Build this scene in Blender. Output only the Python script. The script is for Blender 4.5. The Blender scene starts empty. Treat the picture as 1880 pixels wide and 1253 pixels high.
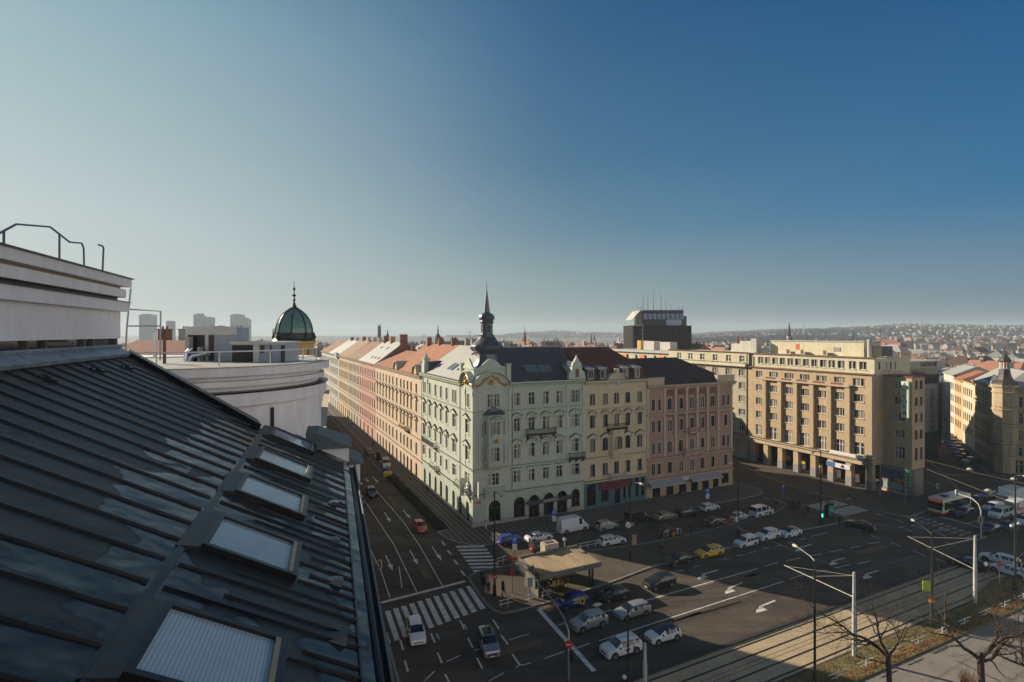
import bpy, bmesh, math, random
from mathutils import Vector, Matrix
R = math.radians
sc = bpy.context.scene
C = sc.collection
# ------------------------------------------------------------------ camera, sky, sun, exposure
CAM_H = 34.0
F, CX, HY = 1000.0, 940.0, 612.0                 # focal length, centre and horizon in photo pixels (1880 x 1253)
cd = bpy.data.cameras.new('camera'); cam = bpy.data.objects.new('camera', cd); C.objects.link(cam)
cam.location = (0, 0, CAM_H); cam.rotation_euler = (R(90), 0, 0)
cd.sensor_width = 36; cd.lens = F / 1880 * 36; cd.shift_y = -14.5 / 1880
cd.clip_start = 0.1; cd.clip_end = 30000
sc.camera = cam
SUN_EL, SUN_AZ = R(22.0), math.atan2(-.864, .503)  # azimuth clockwise from +Y
wd = bpy.data.worlds.new('World'); sc.world = wd; wd.use_nodes = True
nt = wd.node_tree; bg = nt.nodes['Background']
sky = nt.nodes.new('ShaderNodeTexSky'); sky.sky_type = 'NISHITA'; sky.sun_disc = False
sky.sun_elevation = SUN_EL; sky.sun_rotation = SUN_AZ
sky.altitude = 300; sky.air_density = 1.0; sky.dust_density = 2.0; sky.ozone_density = 3.0
def wn(k, **kw):
    n = nt.nodes.new('ShaderNode' + k)
    for a, b in kw.items(): setattr(n, a, b)
    return n
def wramp(stops, fac):
    r = wn('ValToRGB'); e = r.color_ramp.elements
    while len(e) < len(stops): e.new(.5)
    for q, (p, c) in zip(e, stops): q.position = p; q.color = (*c, 1)
    nt.links.new(fac, r.inputs[0]); return r.outputs[0]
def wmix(fac, a, b):
    m = wn('Mix', data_type='RGBA'); nt.links.new(fac, m.inputs['Factor']); nt.links.new(a, m.inputs['A']); nt.links.new(b, m.inputs['B']); return m.outputs['Result']
def wrange(v, a, b, k='SMOOTHSTEP'):
    r = wn('MapRange', interpolation_type=k); r.inputs['From Min'].default_value = a; r.inputs['From Max'].default_value = b; nt.links.new(v, r.inputs['Value']); return r.outputs[0]
tc = wn('TexCoord'); sx = wn('SeparateXYZ'); nt.links.new(tc.outputs['Generated'], sx.inputs[0])
ab = wn('Math', operation='MAXIMUM'); nt.links.new(sx.outputs[2], ab.inputs[0]); ab.inputs[1].default_value = 0
hz = wn('Vector' + 'Math', operation='MULTIPLY'); nt.links.new(tc.outputs['Generated'], hz.inputs[0]); hz.inputs[1].default_value = (1, 1, 0)
hn = wn('VectorMath', operation='NORMALIZE'); nt.links.new(hz.outputs[0], hn.inputs[0])
dt = wn('VectorMath', operation='DOT_PRODUCT'); nt.links.new(hn.outputs[0], dt.inputs[0]); dt.inputs[1].default_value = (-.864, .503, 0)
cs = dt.outputs['Value']; el = ab.outputs[0]
sT = wramp([(0, (.60, .655, .625)), (.17, (.56, .65, .64)), (.3, (.44, .57, .585)), (.45, (.30, .475, .54)), (.6, (.12, .26, .36)), (1, (.01, .03, .10))], el)
sC = wramp([(0, (.30, .378, .355)), (.1, (.225, .33, .35)), (.18, (.12, .245, .33)), (.3, (.054, .166, .29)), (.5, (.022, .11, .248)), (.62, (.018, .09, .20)), (1, (.008, .03, .10))], el)
sA = wramp([(0, (.150, .215, .24)), (.08, (.12, .23, .32)), (.19, (.028, .165, .335)), (.5, (.0, .074, .225)), (.62, (.0, .06, .19)), (1, (.006, .03, .10))], el)
sB = wramp([(0, (1.5, 1.42, 1.28)), (.22, (1.4, 1.34, 1.24)), (.42, (.24, .30, .38)), (1, (.01, .04, .12))], el)  # sky behind the camera, brightened to fill the shaded facades
def wmath(op, a, b=None, c=None):
    n = wn('Math', operation=op)
    for i, q in enumerate((a, b, c)):
        if q is None: continue
        if isinstance(q, (int, float)): n.inputs[i].default_value = q
        else: nt.links.new(q, n.inputs[i])
    return n.outputs[0]
xs_ = wmath('MULTIPLY_ADD', cs, 2.0, -1.0)          # soft ramp: no visible knee between the pale and the blue half
soft = wmath('MULTIPLY', wmath('ADD', xs_, wmath('SQRT', wmath('MULTIPLY_ADD', xs_, xs_, .05))), .5)
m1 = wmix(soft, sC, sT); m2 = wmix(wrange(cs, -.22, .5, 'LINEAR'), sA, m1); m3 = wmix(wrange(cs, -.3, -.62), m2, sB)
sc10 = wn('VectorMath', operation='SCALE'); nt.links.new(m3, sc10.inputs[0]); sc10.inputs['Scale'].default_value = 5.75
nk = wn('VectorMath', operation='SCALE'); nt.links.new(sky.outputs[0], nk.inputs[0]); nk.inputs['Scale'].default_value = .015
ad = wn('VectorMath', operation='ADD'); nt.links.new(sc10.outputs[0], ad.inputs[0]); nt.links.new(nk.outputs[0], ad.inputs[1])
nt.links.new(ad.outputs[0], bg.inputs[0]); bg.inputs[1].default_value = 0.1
sl = bpy.data.lights.new('sun', 'SUN'); sl.energy = 5.0; sl.angle = R(0.5); sl.color = (1, .86, .68)
so = bpy.data.objects.new('sun', sl); C.objects.link(so)
so.rotation_euler = Vector((.864 * math.cos(SUN_EL), -.503 * math.cos(SUN_EL), -math.sin(SUN_EL))).to_track_quat('-Z', 'Y').to_euler()
so.location = (-200, 100, 200)
sc.view_settings.view_transform = 'Standard'; sc.view_settings.look = 'None'
sc.view_settings.exposure = 0.70; sc.view_settings.gamma = 1
sc.cycles.max_bounces = 6; sc.cycles.diffuse_bounces = 3; sc.cycles.glossy_bounces = 3; sc.cycles.volume_bounces = 0
sc.cycles.use_denoising = True
# ------------------------------------------------------------------ frames: B = street grid of the corner block
CORNER = Vector((-6.84, 94.97, 0))
D2 = Vector((.9015, .4327, 0)); D1 = Vector((-.4327, .9015, 0)); UP = Vector((0, 0, 1))
BROT = math.atan2(.4327, .9015)
def wB(x, y, z=0): return CORNER + D2 * x + D1 * y + UP * z
def toB(p): q = p - CORNER; return Vector((q.dot(D2), q.dot(D1), p.z))
def at(u, v, Y): return Vector(((u - CX) / F * Y, Y, CAM_H - (v - HY) / F * Y))
def gp(u, v, z=0.0): return at(u, v, (CAM_H - z) * F / (v - HY))
def ray(u, v): return Vector(((u - CX) / F, 1, -(v - HY) / F))
def onpl(u, v, p, n): r = ray(u, v); o = Vector((0, 0, CAM_H)); return o + r * ((p - o).dot(n) / r.dot(n))
rnd = random.Random(7)
# ------------------------------------------------------------------ mesh builder
class MB:
    def __init__(s): s.v = []; s.f = []; s.m = []; s.X = None
    def pt(s, p):
        p = Vector(p)
        if s.X is not None: p = s.X @ p
        s.v.append(p); return len(s.v) - 1
    def poly(s, pts, m=0):
        s.f.append([s.pt(p) for p in pts]); s.m.append(m); return s
    def box(s, x0, x1, y0, y1, z0, z1, m=0):
        i = [s.pt((x, y, z)) for z in (z0, z1) for x, y in ((x0, y0), (x1, y0), (x1, y1), (x0, y1))]
        for a in ((3, 2, 1, 0), (4, 5, 6, 7), (0, 1, 5, 4), (1, 2, 6, 5), (2, 3, 7, 6), (3, 0, 4, 7)):
            s.f.append([i[k] for k in a]); s.m.append(m)
        return s
    def hull(s, a, b, m=0):                       # two loops of equal length joined by sides and caps
        n = len(a); i = [s.pt(p) for p in a]; j = [s.pt(p) for p in b]
        for k in range(n):
            l = (k + 1) % n; s.f.append([i[k], i[l], j[l], j[k]]); s.m.append(m)
        s.f.append(i[::-1]); s.m.append(m); s.f.append(j); s.m.append(m); return s
    def prism(s, pts, z0, z1, m=0): return s.hull([(p[0], p[1], z0) for p in pts], [(p[0], p[1], z1) for p in pts], m)
    def slab(s, pts, t, m=0):                     # a plate: outline pushed by vector t
        return s.hull([Vector(p) for p in pts], [Vector(p) + Vector(t) for p in pts], m)
    def prof(s, pr, t0, t1, m=0):                 # profile of (y, z) run along x
        return s.hull([(t0, p[0], p[1]) for p in pr], [(t1, p[0], p[1]) for p in pr], m)
    def tube(s, pts, r, n=8, m=0, cap=True):
        pts = [Vector(p) for p in pts]; r = r if isinstance(r, (list, tuple)) else [r] * len(pts)
        rings = []; up = None
        for k, p in enumerate(pts):
            d = (pts[min(k + 1, len(pts) - 1)] - pts[max(k - 1, 0)]).normalized()
            if up is None: up = Vector((0, 0, 1)) if abs(d.z) < .9 else Vector((1, 0, 0))
            a = d.cross(up)
            if a.length < 1e-4: a = d.orthogonal()
            a.normalize(); b = a.cross(d).normalized(); up = b
            rings.append([s.pt(p + (a * math.cos(2 * math.pi * q / n) + b * math.sin(2 * math.pi * q / n)) * r[k]) for q in range(n)])
        for k in range(len(rings) - 1):
            for q in range(n):
                w = (q + 1) % n; s.f.append([rings[k][q], rings[k][w], rings[k + 1][w], rings[k + 1][q]]); s.m.append(m)
        if cap: s.f.append(rings[0][::-1]); s.m.append(m); s.f.append(rings[-1]); s.m.append(m)
        return s
    def lathe(s, pr, n=16, c=(0, 0, 0), m=0, sh=None, cap=True):
        c = Vector(c); rings = []
        sh = sh or [(math.cos(2 * math.pi * (q + .5) / n), math.sin(2 * math.pi * (q + .5) / n)) for q in range(n)]
        n = len(sh)
        for r_, z in pr: rings.append([s.pt(c + Vector((r_ * a, r_ * b, z))) for a, b in sh])
        for k in range(len(rings) - 1):
            for q in range(n):
                w = (q + 1) % n; s.f.append([rings[k][q], rings[k][w], rings[k + 1][w], rings[k + 1][q]]); s.m.append(m)
        if cap: s.f.append(rings[0][::-1]); s.m.append(m); s.f.append(rings[-1]); s.m.append(m)
        return s
    def disc(s, c, ax, r, th, n=16, m=0): c = Vector(c); ax = Vector(ax).normalized(); return s.tube([c - ax * th / 2, c + ax * th / 2], r, n, m)
    def mesh(s, name, mats, smooth=False, recalc=False):
        me = bpy.data.meshes.new(name); me.from_pydata([tuple(p) for p in s.v], [], s.f)
        for m in (mats if isinstance(mats, (list, tuple)) else [mats]): me.materials.append(m)
        me.polygons.foreach_set('material_index', s.m)
        if recalc:
            bm = bmesh.new(); bm.from_mesh(me); bmesh.ops.remove_doubles(bm, verts=bm.verts, dist=1e-4)
            bmesh.ops.recalc_face_normals(bm, faces=bm.faces); bm.to_mesh(me); bm.free()
        if smooth: me.polygons.foreach_set('use_smooth', [True] * len(me.polygons))
        if smooth and smooth != 'all': me.set_sharp_from_angle(angle=R(smooth if smooth > 1 else 40))
        me.update(); return me
    def build(s, name, mats, parent=None, smooth=False, recalc=False, loc=None, rz=0):
        return link(name, s.mesh(name, mats, smooth, recalc), parent, loc, rz)
def link(name, me, parent=None, loc=None, rz=0):
    o = bpy.data.objects.new(name, me); C.objects.link(o)
    if parent: o.parent = parent
    if loc is not None: o.location = loc
    if rz: o.rotation_euler = (0, 0, rz)
    return o
def tag(o, label=None, cat=None, group=None, kind=None):
    for k, v in (('label', label), ('category', cat), ('group', group), ('kind', kind)):
        if v: o[k] = v
    return o
def thing(name, label, cat, loc=(0, 0, 0), rz=0, group=None):
    o = bpy.data.objects.new(name, None); C.objects.link(o); o.empty_display_size = .3
    o.location = loc; o.rotation_euler = (0, 0, rz); return tag(o, label, cat, group)
def thB(name, label, cat, x=0, y=0, z=0, rz=0, group=None): return thing(name, label, cat, wB(x, y, z), BROT + rz, group)
def dup(o, parent=None):
    kids = [k for k in o.children]
    c = o.copy(); C.objects.link(c)
    if parent: c.parent = parent
    for k in kids: dup(k, c)
    return c
def lettering(txt, size, mat, parent, loc, rot, depth=.02, name='lettering', al='CENTER'):
    cu = bpy.data.curves.new(name, 'FONT'); cu.body = txt; cu.size = size; cu.extrude = depth; cu.align_x = al; cu.align_y = 'CENTER'
    cu.materials.append(mat); o = bpy.data.objects.new(name, cu); C.objects.link(o); o.parent = parent
    o.location = loc; o.rotation_euler = rot; bpy.context.view_layer.update()
    me = bpy.data.meshes.new_from_object(o); me.name = name; C.objects.unlink(o); bpy.data.objects.remove(o)
    o = link(name, me, parent, loc); o.rotation_euler = rot; return o
# ------------------------------------------------------------------ materials
_M = {}
def N(t, k, **kw):
    n = t.nodes.new('ShaderNode' + k)
    for a, b in kw.items():
        if a in n.inputs: n.inputs[a].default_value = b
        else: setattr(n, a, b)
    return n
def col4(c, f=1.0): return (min(1, c[0] * f), min(1, c[1] * f), min(1, c[2] * f), 1)
def mat(name, c, rough=.8, var=.12, scale=.6, metal=0.0, bump=0.0, bscale=8.0, fine=6.0, stretch=(1, 1, 1), spec=.5, coat=0.0, rand=0.0, world=False):
    if name in _M: return _M[name]
    if any(k in name for k in ('stucco', '_trim', '_render', 'ashlar', '_roof_sheet', 'far_')): c = tuple(q * .84 for q in c)
    if any(k in name for k in ('stucco', '_render', 'sandstone')) and 'far_' not in name: stretch = (1.1, 1.1, .28); var *= 1.35; scale *= 1.6
    m = bpy.data.materials.new(name); _M[name] = m; m.use_nodes = True; t = m.node_tree
    p = t.nodes['Principled BSDF']; L = t.links.new
    p.inputs['Roughness'].default_value = rough; p.inputs['Metallic'].default_value = metal
    p.inputs['Specular IOR Level'].default_value = spec; p.inputs['Coat Weight'].default_value = coat
    src = None
    if var > 0 or bump > 0:
        if world: g = N(t, 'NewGeometry'); co = g.outputs['Position']
        else: g = N(t, 'TexCoord'); co = g.outputs['Object']
        mp = N(t, 'Mapping'); mp.inputs['Scale'].default_value = stretch; L(co, mp.inputs['Vector'])
    if var > 0:
        n1 = N(t, 'TexNoise', Scale=scale, Detail=5.0, Roughness=.6); L(mp.outputs[0], n1.inputs['Vector'])
        n2 = N(t, 'TexNoise', Scale=scale * fine, Detail=3.0); L(mp.outputs[0], n2.inputs['Vector'])
        ad = N(t, 'Math', operation='ADD'); L(n1.outputs['Fac'], ad.inputs[0]); L(n2.outputs['Fac'], ad.inputs[1])
        rp = N(t, 'MapRange'); rp.inputs['From Min'].default_value = .75; rp.inputs['From Max'].default_value = 1.25; L(ad.outputs[0], rp.inputs['Value'])
        mx = N(t, 'Mix', data_type='RGBA'); mx.inputs['A'].default_value = col4(c, 1 - var); mx.inputs['B'].default_value = col4(c, 1 + var)
        L(rp.outputs[0], mx.inputs['Factor']); src = mx.outputs['Result']
    if rand > 0:
        oi = N(t, 'ObjectInfo'); hs = N(t, 'HueSaturation')
        mr = N(t, 'MapRange'); mr.inputs['To Min'].default_value = 1 - rand; mr.inputs['To Max'].default_value = 1 + rand
        L(oi.outputs['Random'], mr.inputs['Value']); L(mr.outputs[0], hs.inputs['Value'])
        if src: L(src, hs.inputs['Color'])
        else: hs.inputs['Color'].default_value = col4(c)
        src = hs.outputs[0]
    if src: L(src, p.inputs['Base Color'])
    else: p.inputs['Base Color'].default_value = col4(c)
    if bump > 0:
        nb = N(t, 'TexNoise', Scale=bscale, Detail=4.0); L(mp.outputs[0], nb.inputs['Vector'])
        b = N(t, 'Bump', Strength=min(1, bump), Distance=.05); L(nb.outputs['Fac'], b.inputs['Height']); L(b.outputs[0], p.inputs['Normal'])
    return m
def bands(m, axis, size, c2, gap=.12, off=0.0):
    """dark joints every `size` metres along an object axis, laid over the material's colour"""
    t = m.node_tree; L = t.links.new; p = t.nodes['Principled BSDF']; lk = p.inputs['Base Color'].links
    g = N(t, 'TexCoord'); sp = N(t, 'SeparateXYZ'); L(g.outputs['Object'], sp.inputs[0])
    a = N(t, 'Math', operation='MULTIPLY_ADD'); L(sp.outputs[axis], a.inputs[0]); a.inputs[1].default_value = 1 / size; a.inputs[2].default_value = off
    fr = N(t, 'Math', operation='FRACT'); L(a.outputs[0], fr.inputs[0])
    lt = N(t, 'Math', operation='LESS_THAN'); L(fr.outputs[0], lt.inputs[0]); lt.inputs[1].default_value = gap
    mx = N(t, 'Mix', data_type='RGBA'); L(lt.outputs[0], mx.inputs['Factor'])
    if lk: L(lk[0].from_socket, mx.inputs['A'])
    else: mx.inputs['A'].default_value = p.inputs['Base Color'].default_value
    mx.inputs['B'].default_value = (*c2, 1); L(mx.outputs['Result'], p.inputs['Base Color'])
    b = N(t, 'Bump', Strength=.6, Distance=.04); iv = N(t, 'Math', operation='SUBTRACT'); iv.inputs[0].default_value = 1; L(lt.outputs[0], iv.inputs[1])
    L(iv.outputs[0], b.inputs['Height']); L(b.outputs[0], p.inputs['Normal'])
    return m
def tiles(name, c, c2, w=.3, h=.35, var=.2, rough=.85):
    """rows of roof tiles: brick texture in object space, uv taken from height and the run along x + y"""
    if name in _M: return _M[name]
    m = mat(name, c, rough, var, .5); t = m.node_tree; L = t.links.new; p = t.nodes['Principled BSDF']
    g = N(t, 'TexCoord'); sp = N(t, 'SeparateXYZ'); L(g.outputs['Object'], sp.inputs[0])
    a = N(t, 'Math', operation='ADD'); L(sp.outputs[0], a.inputs[0]); L(sp.outputs[1], a.inputs[1])
    cb = N(t, 'CombineXYZ'); L(a.outputs[0], cb.inputs[0]); L(sp.outputs[2], cb.inputs[1])
    br = N(t, 'TexBrick'); br.inputs['Scale'].default_value = 1; br.inputs['Brick Width'].default_value = w; br.inputs['Row Height'].default_value = h * .55
    br.inputs['Mortar Size'].default_value = .02; br.inputs['Color1'].default_value = (1, 1, 1, 1); br.inputs['Color2'].default_value = (.78, .78, .78, 1); br.inputs['Mortar'].default_value = (*c2, 1)
    L(cb.outputs[0], br.inputs['Vector'])
    mx = N(t, 'Mix', data_type='RGBA', blend_type='MULTIPLY'); mx.inputs['Factor'].default_value = 1
    L(p.inputs['Base Color'].links[0].from_socket, mx.inputs['A']); L(br.outputs['Color'], mx.inputs['B']); L(mx.outputs['Result'], p.inputs['Base Color'])
    b = N(t, 'Bump', Strength=.5, Distance=.03); L(br.outputs['Fac'], b.inputs['Height']); b.invert = True; L(b.outputs[0], p.inputs['Normal'])
    return m
def glow(name, c, s):
    if name in _M: return _M[name]
    m = mat(name, c, .4, 0); p = m.node_tree.nodes['Principled BSDF']; p.inputs['Emission Color'].default_value = col4(c); p.inputs['Emission Strength'].default_value = s; return m
def glass(name, c=(.015, .018, .022), rough=.06, var=.9, cloth=(.33, .3, .25)):
    """window pane: dark glossy sheet; some panes show a pale blind or curtain just behind"""
    if name in _M: return _M[name]
    m = mat(name, c, rough, 0); t = m.node_tree; L = t.links.new; p = t.nodes['Principled BSDF']; p.inputs['Specular IOR Level'].default_value = .7
    oi = N(t, 'ObjectInfo'); g = N(t, 'TexCoord'); sp = N(t, 'SeparateXYZ'); L(g.outputs['Object'], sp.inputs[0])
    nz = N(t, 'TexNoise', Scale=1.1, Detail=1.0); cb = N(t, 'CombineXYZ'); L(sp.outputs[0], cb.inputs[0])
    z = N(t, 'Math', operation='MULTIPLY'); L(oi.outputs['Random'], z.inputs[0]); z.inputs[1].default_value = 91; L(z.outputs[0], cb.inputs[2]); L(cb.outputs[0], nz.inputs['Vector'])
    rp = N(t, 'ValToRGB'); L(nz.outputs['Fac'], rp.inputs[0]); e = rp.color_ramp.elements
    e[0].position = .45; e[0].color = (0, 0, 0, 1); e[1].position = .58; e[1].color = (1, 1, 1, 1)
    k = N(t, 'Math', operation='MULTIPLY'); L(rp.outputs[0], k.inputs[0]); k.inputs[1].default_value = var
    mx = N(t, 'Mix', data_type='RGBA'); mx.inputs['A'].default_value = col4(c); mx.inputs['B'].default_value = col4(cloth); L(k.outputs[0], mx.inputs['Factor'])
    L(mx.outputs['Result'], p.inputs['Base Color']); return m
GLASS = glass('window_glass'); GLASS_DARK = glass('shop_glass', (.008, .008, .01), .08, .25, (.06, .05, .04))
WHITE = mat('white_frame_paint', (.62, .6, .55), .5, .05); DARKWOOD = mat('dark_wood', (.05, .035, .025), .5, .1)
IRON = mat('black_iron', (.012, .012, .014), .45, .1, 2); ZINC = mat('zinc_sheet', (.22, .23, .24), .5, .15, .8, .3)
STEEL = mat('galvanised_steel', (.26, .265, .27), .4, .1, 1.5, .5); POLEWHITE = mat('grey_white_pole_paint', (.44, .44, .425), .45, .12, 1.2)
DGREEN = mat('dark_green_post_paint', (.015, .025, .022), .4, .1)
GOLD = mat('gilded_stucco', (.62, .36, .06), .4, .15, 3, .4)
RAILW = mat('white_rail_paint', (.6, .6, .57), .4, .08)
# ------------------------------------------------------------------ facade kit
LEAD = mat('dark_lead_flashing', (.035, .036, .036), .6, .25, 2)
def FR(ox, oy, rot, z=0): return Matrix.Translation((ox, oy, z)) @ Matrix.Rotation(R(rot), 4, 'Z')
_WC = {}
def arcpts(w, h, rise, n=10):
    r = w / 2; return [(-r * math.cos(math.pi * k / n), h - rise + rise * math.sin(math.pi * k / n)) for k in range(n + 1)]
def window_meshes(w, h, st, mw, mf, mt, mg):
    key = (round(w, 2), round(h, 2), tuple(sorted(st.items())), mw.name, mf.name, mt.name, mg.name)
    if key in _WC: return _WC[key]
    d = st.get('depth', .22); s = st.get('sur', .14); r = w / 2; fw = st.get('fw', .075); rise = st.get('arch', 0) * w / 2
    b = MB(); g = MB()
    zt = h - rise
    b.poly([(-r, 0, 0), (-r, d, 0), (-r, d, zt), (-r, 0, zt)]); b.poly([(r, 0, 0), (r, 0, zt), (r, d, zt), (r, d, 0)]); b.poly([(-r, 0, 0), (r, 0, 0), (r, d, 0), (-r, d, 0)])
    if rise:
        ap = arcpts(w, h, rise); n = len(ap)
        for k in range(n - 1):
            (x0, z0), (x1, z1) = ap[k], ap[k + 1]
            b.poly([(x0, 0, z0), (x1, 0, z1), (x1, d, z1), (x0, d, z0)])
            cxr = -r if k < n // 2 else r
            b.poly([(cxr, 0, h), (x0, 0, z0), (x1, 0, z1)])
            if s:
                f = 1 + s / r; g0 = (x0 * f, (z0 - zt) * (1 + s / max(rise, .2)) + zt); g1 = (x1 * f, (z1 - zt) * (1 + s / max(rise, .2)) + zt)
                b.hull([(x0, -.05, z0), (x1, -.05, z1), (g1[0], -.05, g1[1]), (g0[0], -.05, g0[1])], [(x0, .01, z0), (x1, .01, z1), (g1[0], .01, g1[1]), (g0[0], .01, g0[1])], 2)
    else: b.poly([(-r, 0, h), (r, 0, h), (r, d, h), (-r, d, h)])
    if s:
        b.box(-r - s, -r, -.05, .01, 0, zt, 2); b.box(r, r + s, -.05, .01, 0, zt, 2)
        if not rise: b.box(-r - s, r + s, -.055, .01, h, h + s, 2)
    if st.get('sill', 1): b.box(-r - s - .05, r + s + .05, -.16, .02, -.14, -.002, 2)
    y0, y1 = d - .07, d + .01
    b.box(-r, -r + fw, y0, y1, 0, h, 1); b.box(r - fw, r, y0, y1, 0, h, 1); b.box(-r + fw, r - fw, y0, y1, 0, fw, 1); b.box(-r + fw, r - fw, y0, y1, h - fw, h, 1)
    mu = st.get('mull', 1)
    for k in range(mu):
        x = -r + w * (k + 1) / (mu + 1); b.box(x - fw * .55, x + fw * .55, y0 - .004, y1, fw, h - fw, 1)
    tr = st.get('trans', .68)
    if tr: b.box(-r + fw, r - fw, y0 - .008, y1, h * tr - fw * .5, h * tr + fw * .5, 1)
    g.poly([(-r, d, 0), (r, d, 0), (r, d, h), (-r, d, h)])
    hm = None; hk = st.get('hood')
    if hk:
        a = MB(); W = r + .42; z = h + s + .12
        if hk in ('tri', 'trio'):
            a.hull([(-W, -.3, z), (W, -.3, z), (0, -.3, z + .62)], [(-W, .01, z), (W, .01, z), (0, .01, z + .62)]); a.box(-W - .08, W + .08, -.36, .01, z - .13, z - .002)
            for q in (-1, 1): a.hull([(q * (W + .12), -.37, z + .02), (0, -.37, z + .66), (0, -.37, z + .8), (q * (W + .12), -.37, z + .12)], [(q * (W + .12), .01, z + .02), (0, .01, z + .66), (0, .01, z + .8), (q * (W + .12), .01, z + .12)], 1)
        elif hk == 'flat': a.box(-W, W, -.26, .01, z, z + .16); a.box(-W - .03, W + .03, -.3, .01, z + .161, z + .2, 1); a.box(-W + .08, W - .08, -.16, .01, z - .16, z - .002)
        else:
            P = [(-W + 2 * W * k / 8, z + .5 * math.sin(math.pi * k / 8) ** .8) for k in range(9)]
            for k in range(8):
                (x0, z0), (x1, z1) = P[k], P[k + 1]
                a.hull([(x0, -.32, z0), (x1, -.32, z1), (x1, -.32, z1 + .15), (x0, -.32, z0 + .15)], [(x0, .01, z0), (x1, .01, z1), (x1, .01, z1 + .15), (x0, .01, z0 + .15)])
                a.hull([(x0, -.36, z0 + .151), (x1, -.36, z1 + .151), (x1, -.36, z1 + .23), (x0, -.36, z0 + .23)], [(x0, .01, z0 + .151), (x1, .01, z1 + .151), (x1, .01, z1 + .23), (x0, .01, z0 + .23)], 1)
            a.box(-W, W, -.12, .01, z - .2, z - .002)
        if hk in ('seg', 'trio', 'orn'):
            for q in (-1, 1): a.box(q * (W - .12) - .1, q * (W - .12) + .1, -.22, .01, z - .62, z - .205)
            a.lathe([(.02, -.2), (.17, -.12), (.2, .05), (.1, .2), (.02, .24)], 8, (0, -.1, z + .05))
        if hk == 'orn':
            for q in (-1, 1): a.lathe([(.02, -.2), (.16, -.1), (.16, .1), (.02, .2)], 6, (q * (W + .1), -.1, z - .1))
        hm = a.mesh('window_hood', [mt, LEAD])
    _WC[key] = (b.mesh('window', [mw, mf, mt]), g.mesh('pane', [mg]), hm); return _WC[key]
def window(parent, X, t, z, w, h, st, mw, mf, mt, mg=GLASS):
    a, g, hd = window_meshes(w, h, st, mw, mf, mt, mg)
    o = link('window', a, parent); o.matrix_basis = X @ Matrix.Translation((t, 0, z)); link('pane', g, o)
    if hd: link('window_hood', hd, o)
    return o
def far_window_mesh(w, h, mt, hood=None, mull=1):
    key = ('far', round(w, 2), round(h, 2), mt.name, hood, mull)
    if key in _WC: return _WC[key]
    b = MB(); r = w / 2; d = .2
    b.poly([(-r, d, 0), (r, d, 0), (r, d, h), (-r, d, h)], 1)
    for a in ([(-r, 0, 0), (-r, d, 0), (-r, d, h), (-r, 0, h)], [(r, 0, 0), (r, 0, h), (r, d, h), (r, d, 0)], [(-r, 0, 0), (r, 0, 0), (r, d, 0), (-r, d, 0)], [(-r, 0, h), (r, 0, h), (r, d, h), (-r, d, h)]): b.poly(a)
    for k in range(mull): x = -r + w * (k + 1) / (mull + 1); b.box(x - .05, x + .05, d - .05, d + .01, 0, h, 2)
    b.box(-r, r, d - .045, d + .01, h * .66, h * .66 + .08, 2)
    b.box(-r - .15, r + .15, -.14, .01, -.14, -.002); b.box(-r - .13, -r, -.05, .01, 0, h); b.box(r, r + .13, -.05, .01, 0, h); b.box(-r - .14, r + .14, -.06, .01, h, h + .16)
    if hood == 'tri': b.hull([(-r - .4, -.3, h + .3), (r + .4, -.3, h + .3), (0, -.3, h + .85)], [(-r - .4, .01, h + .3), (r + .4, .01, h + .3), (0, .01, h + .85)])
    elif hood == 'flat': b.box(-r - .35, r + .35, -.3, .01, h + .3, h + .5)
    _WC[key] = b.mesh('window', [mt, GLASS, WHITE]); return _WC[key]
def wall_with_holes(b, L, z0, z1, holes, m=0, y=0.0):
    ts = sorted({0.0, L} | {q for a in holes for q in (a[0], a[1])}); zs = sorted({z0, z1} | {q for a in holes for q in (a[2], a[3])})
    ts = [q for q in ts if 0 <= q <= L]; zs = [q for q in zs if z0 <= q <= z1]
    for j in range(len(zs) - 1):
        run = None
        for i in range(len(ts) - 1):
            tc, zc = (ts[i] + ts[i + 1]) / 2, (zs[j] + zs[j + 1]) / 2
            hole = any(a[0] < tc < a[1] and a[2] < zc < a[3] for a in holes)
            if not hole and run is None: run = ts[i]
            if run is not None and (hole or i == len(ts) - 2):
                e = ts[i] if hole else ts[i + 1]
                b.poly([(run, y, zs[j]), (e, y, zs[j]), (e, y, zs[j + 1]), (run, y, zs[j + 1])], m); run = None
def facade(parent, X, L, z0, z1, mw, mf, mt, wins, mg=GLASS, name='wall', far=False):
    """wins: (t, z, w, h, style)"""
    b = MB(); b.X = X
    wall_with_holes(b, L, z0, z1, [(round(t - w / 2, 3), round(t + w / 2, 3), round(z, 3), round(z + h, 3)) for t, z, w, h, st in wins])
    b.build(name, [mw], parent)
    for t, z, w, h, st in wins:
        if far:
            o = link('window', far_window_mesh(w, h, mt, st.get('hood'), st.get('mull', 1)), parent); o.matrix_basis = X @ Matrix.Translation((t, 0, z))
        else: window(parent, X, t, z, w, h, st, mw, mf, mt, mg)
def strip(parent, X, name, m, t0, t1, pr, dent=None):
    """moulding run along a facade: profile (out, z); dent = (z0, z1, out, step)"""
    b = MB(); b.X = X
    b.prof([(.01, pr[0][1])] + [(-o, z) for o, z in pr] + [(.01, pr[-1][1])], t0, t1)
    if dent:
        z0, z1, o, stp = dent; n = int((t1 - t0) / stp)
        for k in range(n): t = t0 + (k + .5) * (t1 - t0) / n; b.box(t - stp * .25, t + stp * .25, -o, .004, z0, z1)
    o = max(q for q, z in pr); zt = pr[-1][1]; b.box(t0 + .004, t1 - .004, -o - .03, .006, zt + .001, zt + .035 + .02 * (o > .6), 1)
    return b.build(name, [m, LEAD], parent)
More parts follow.
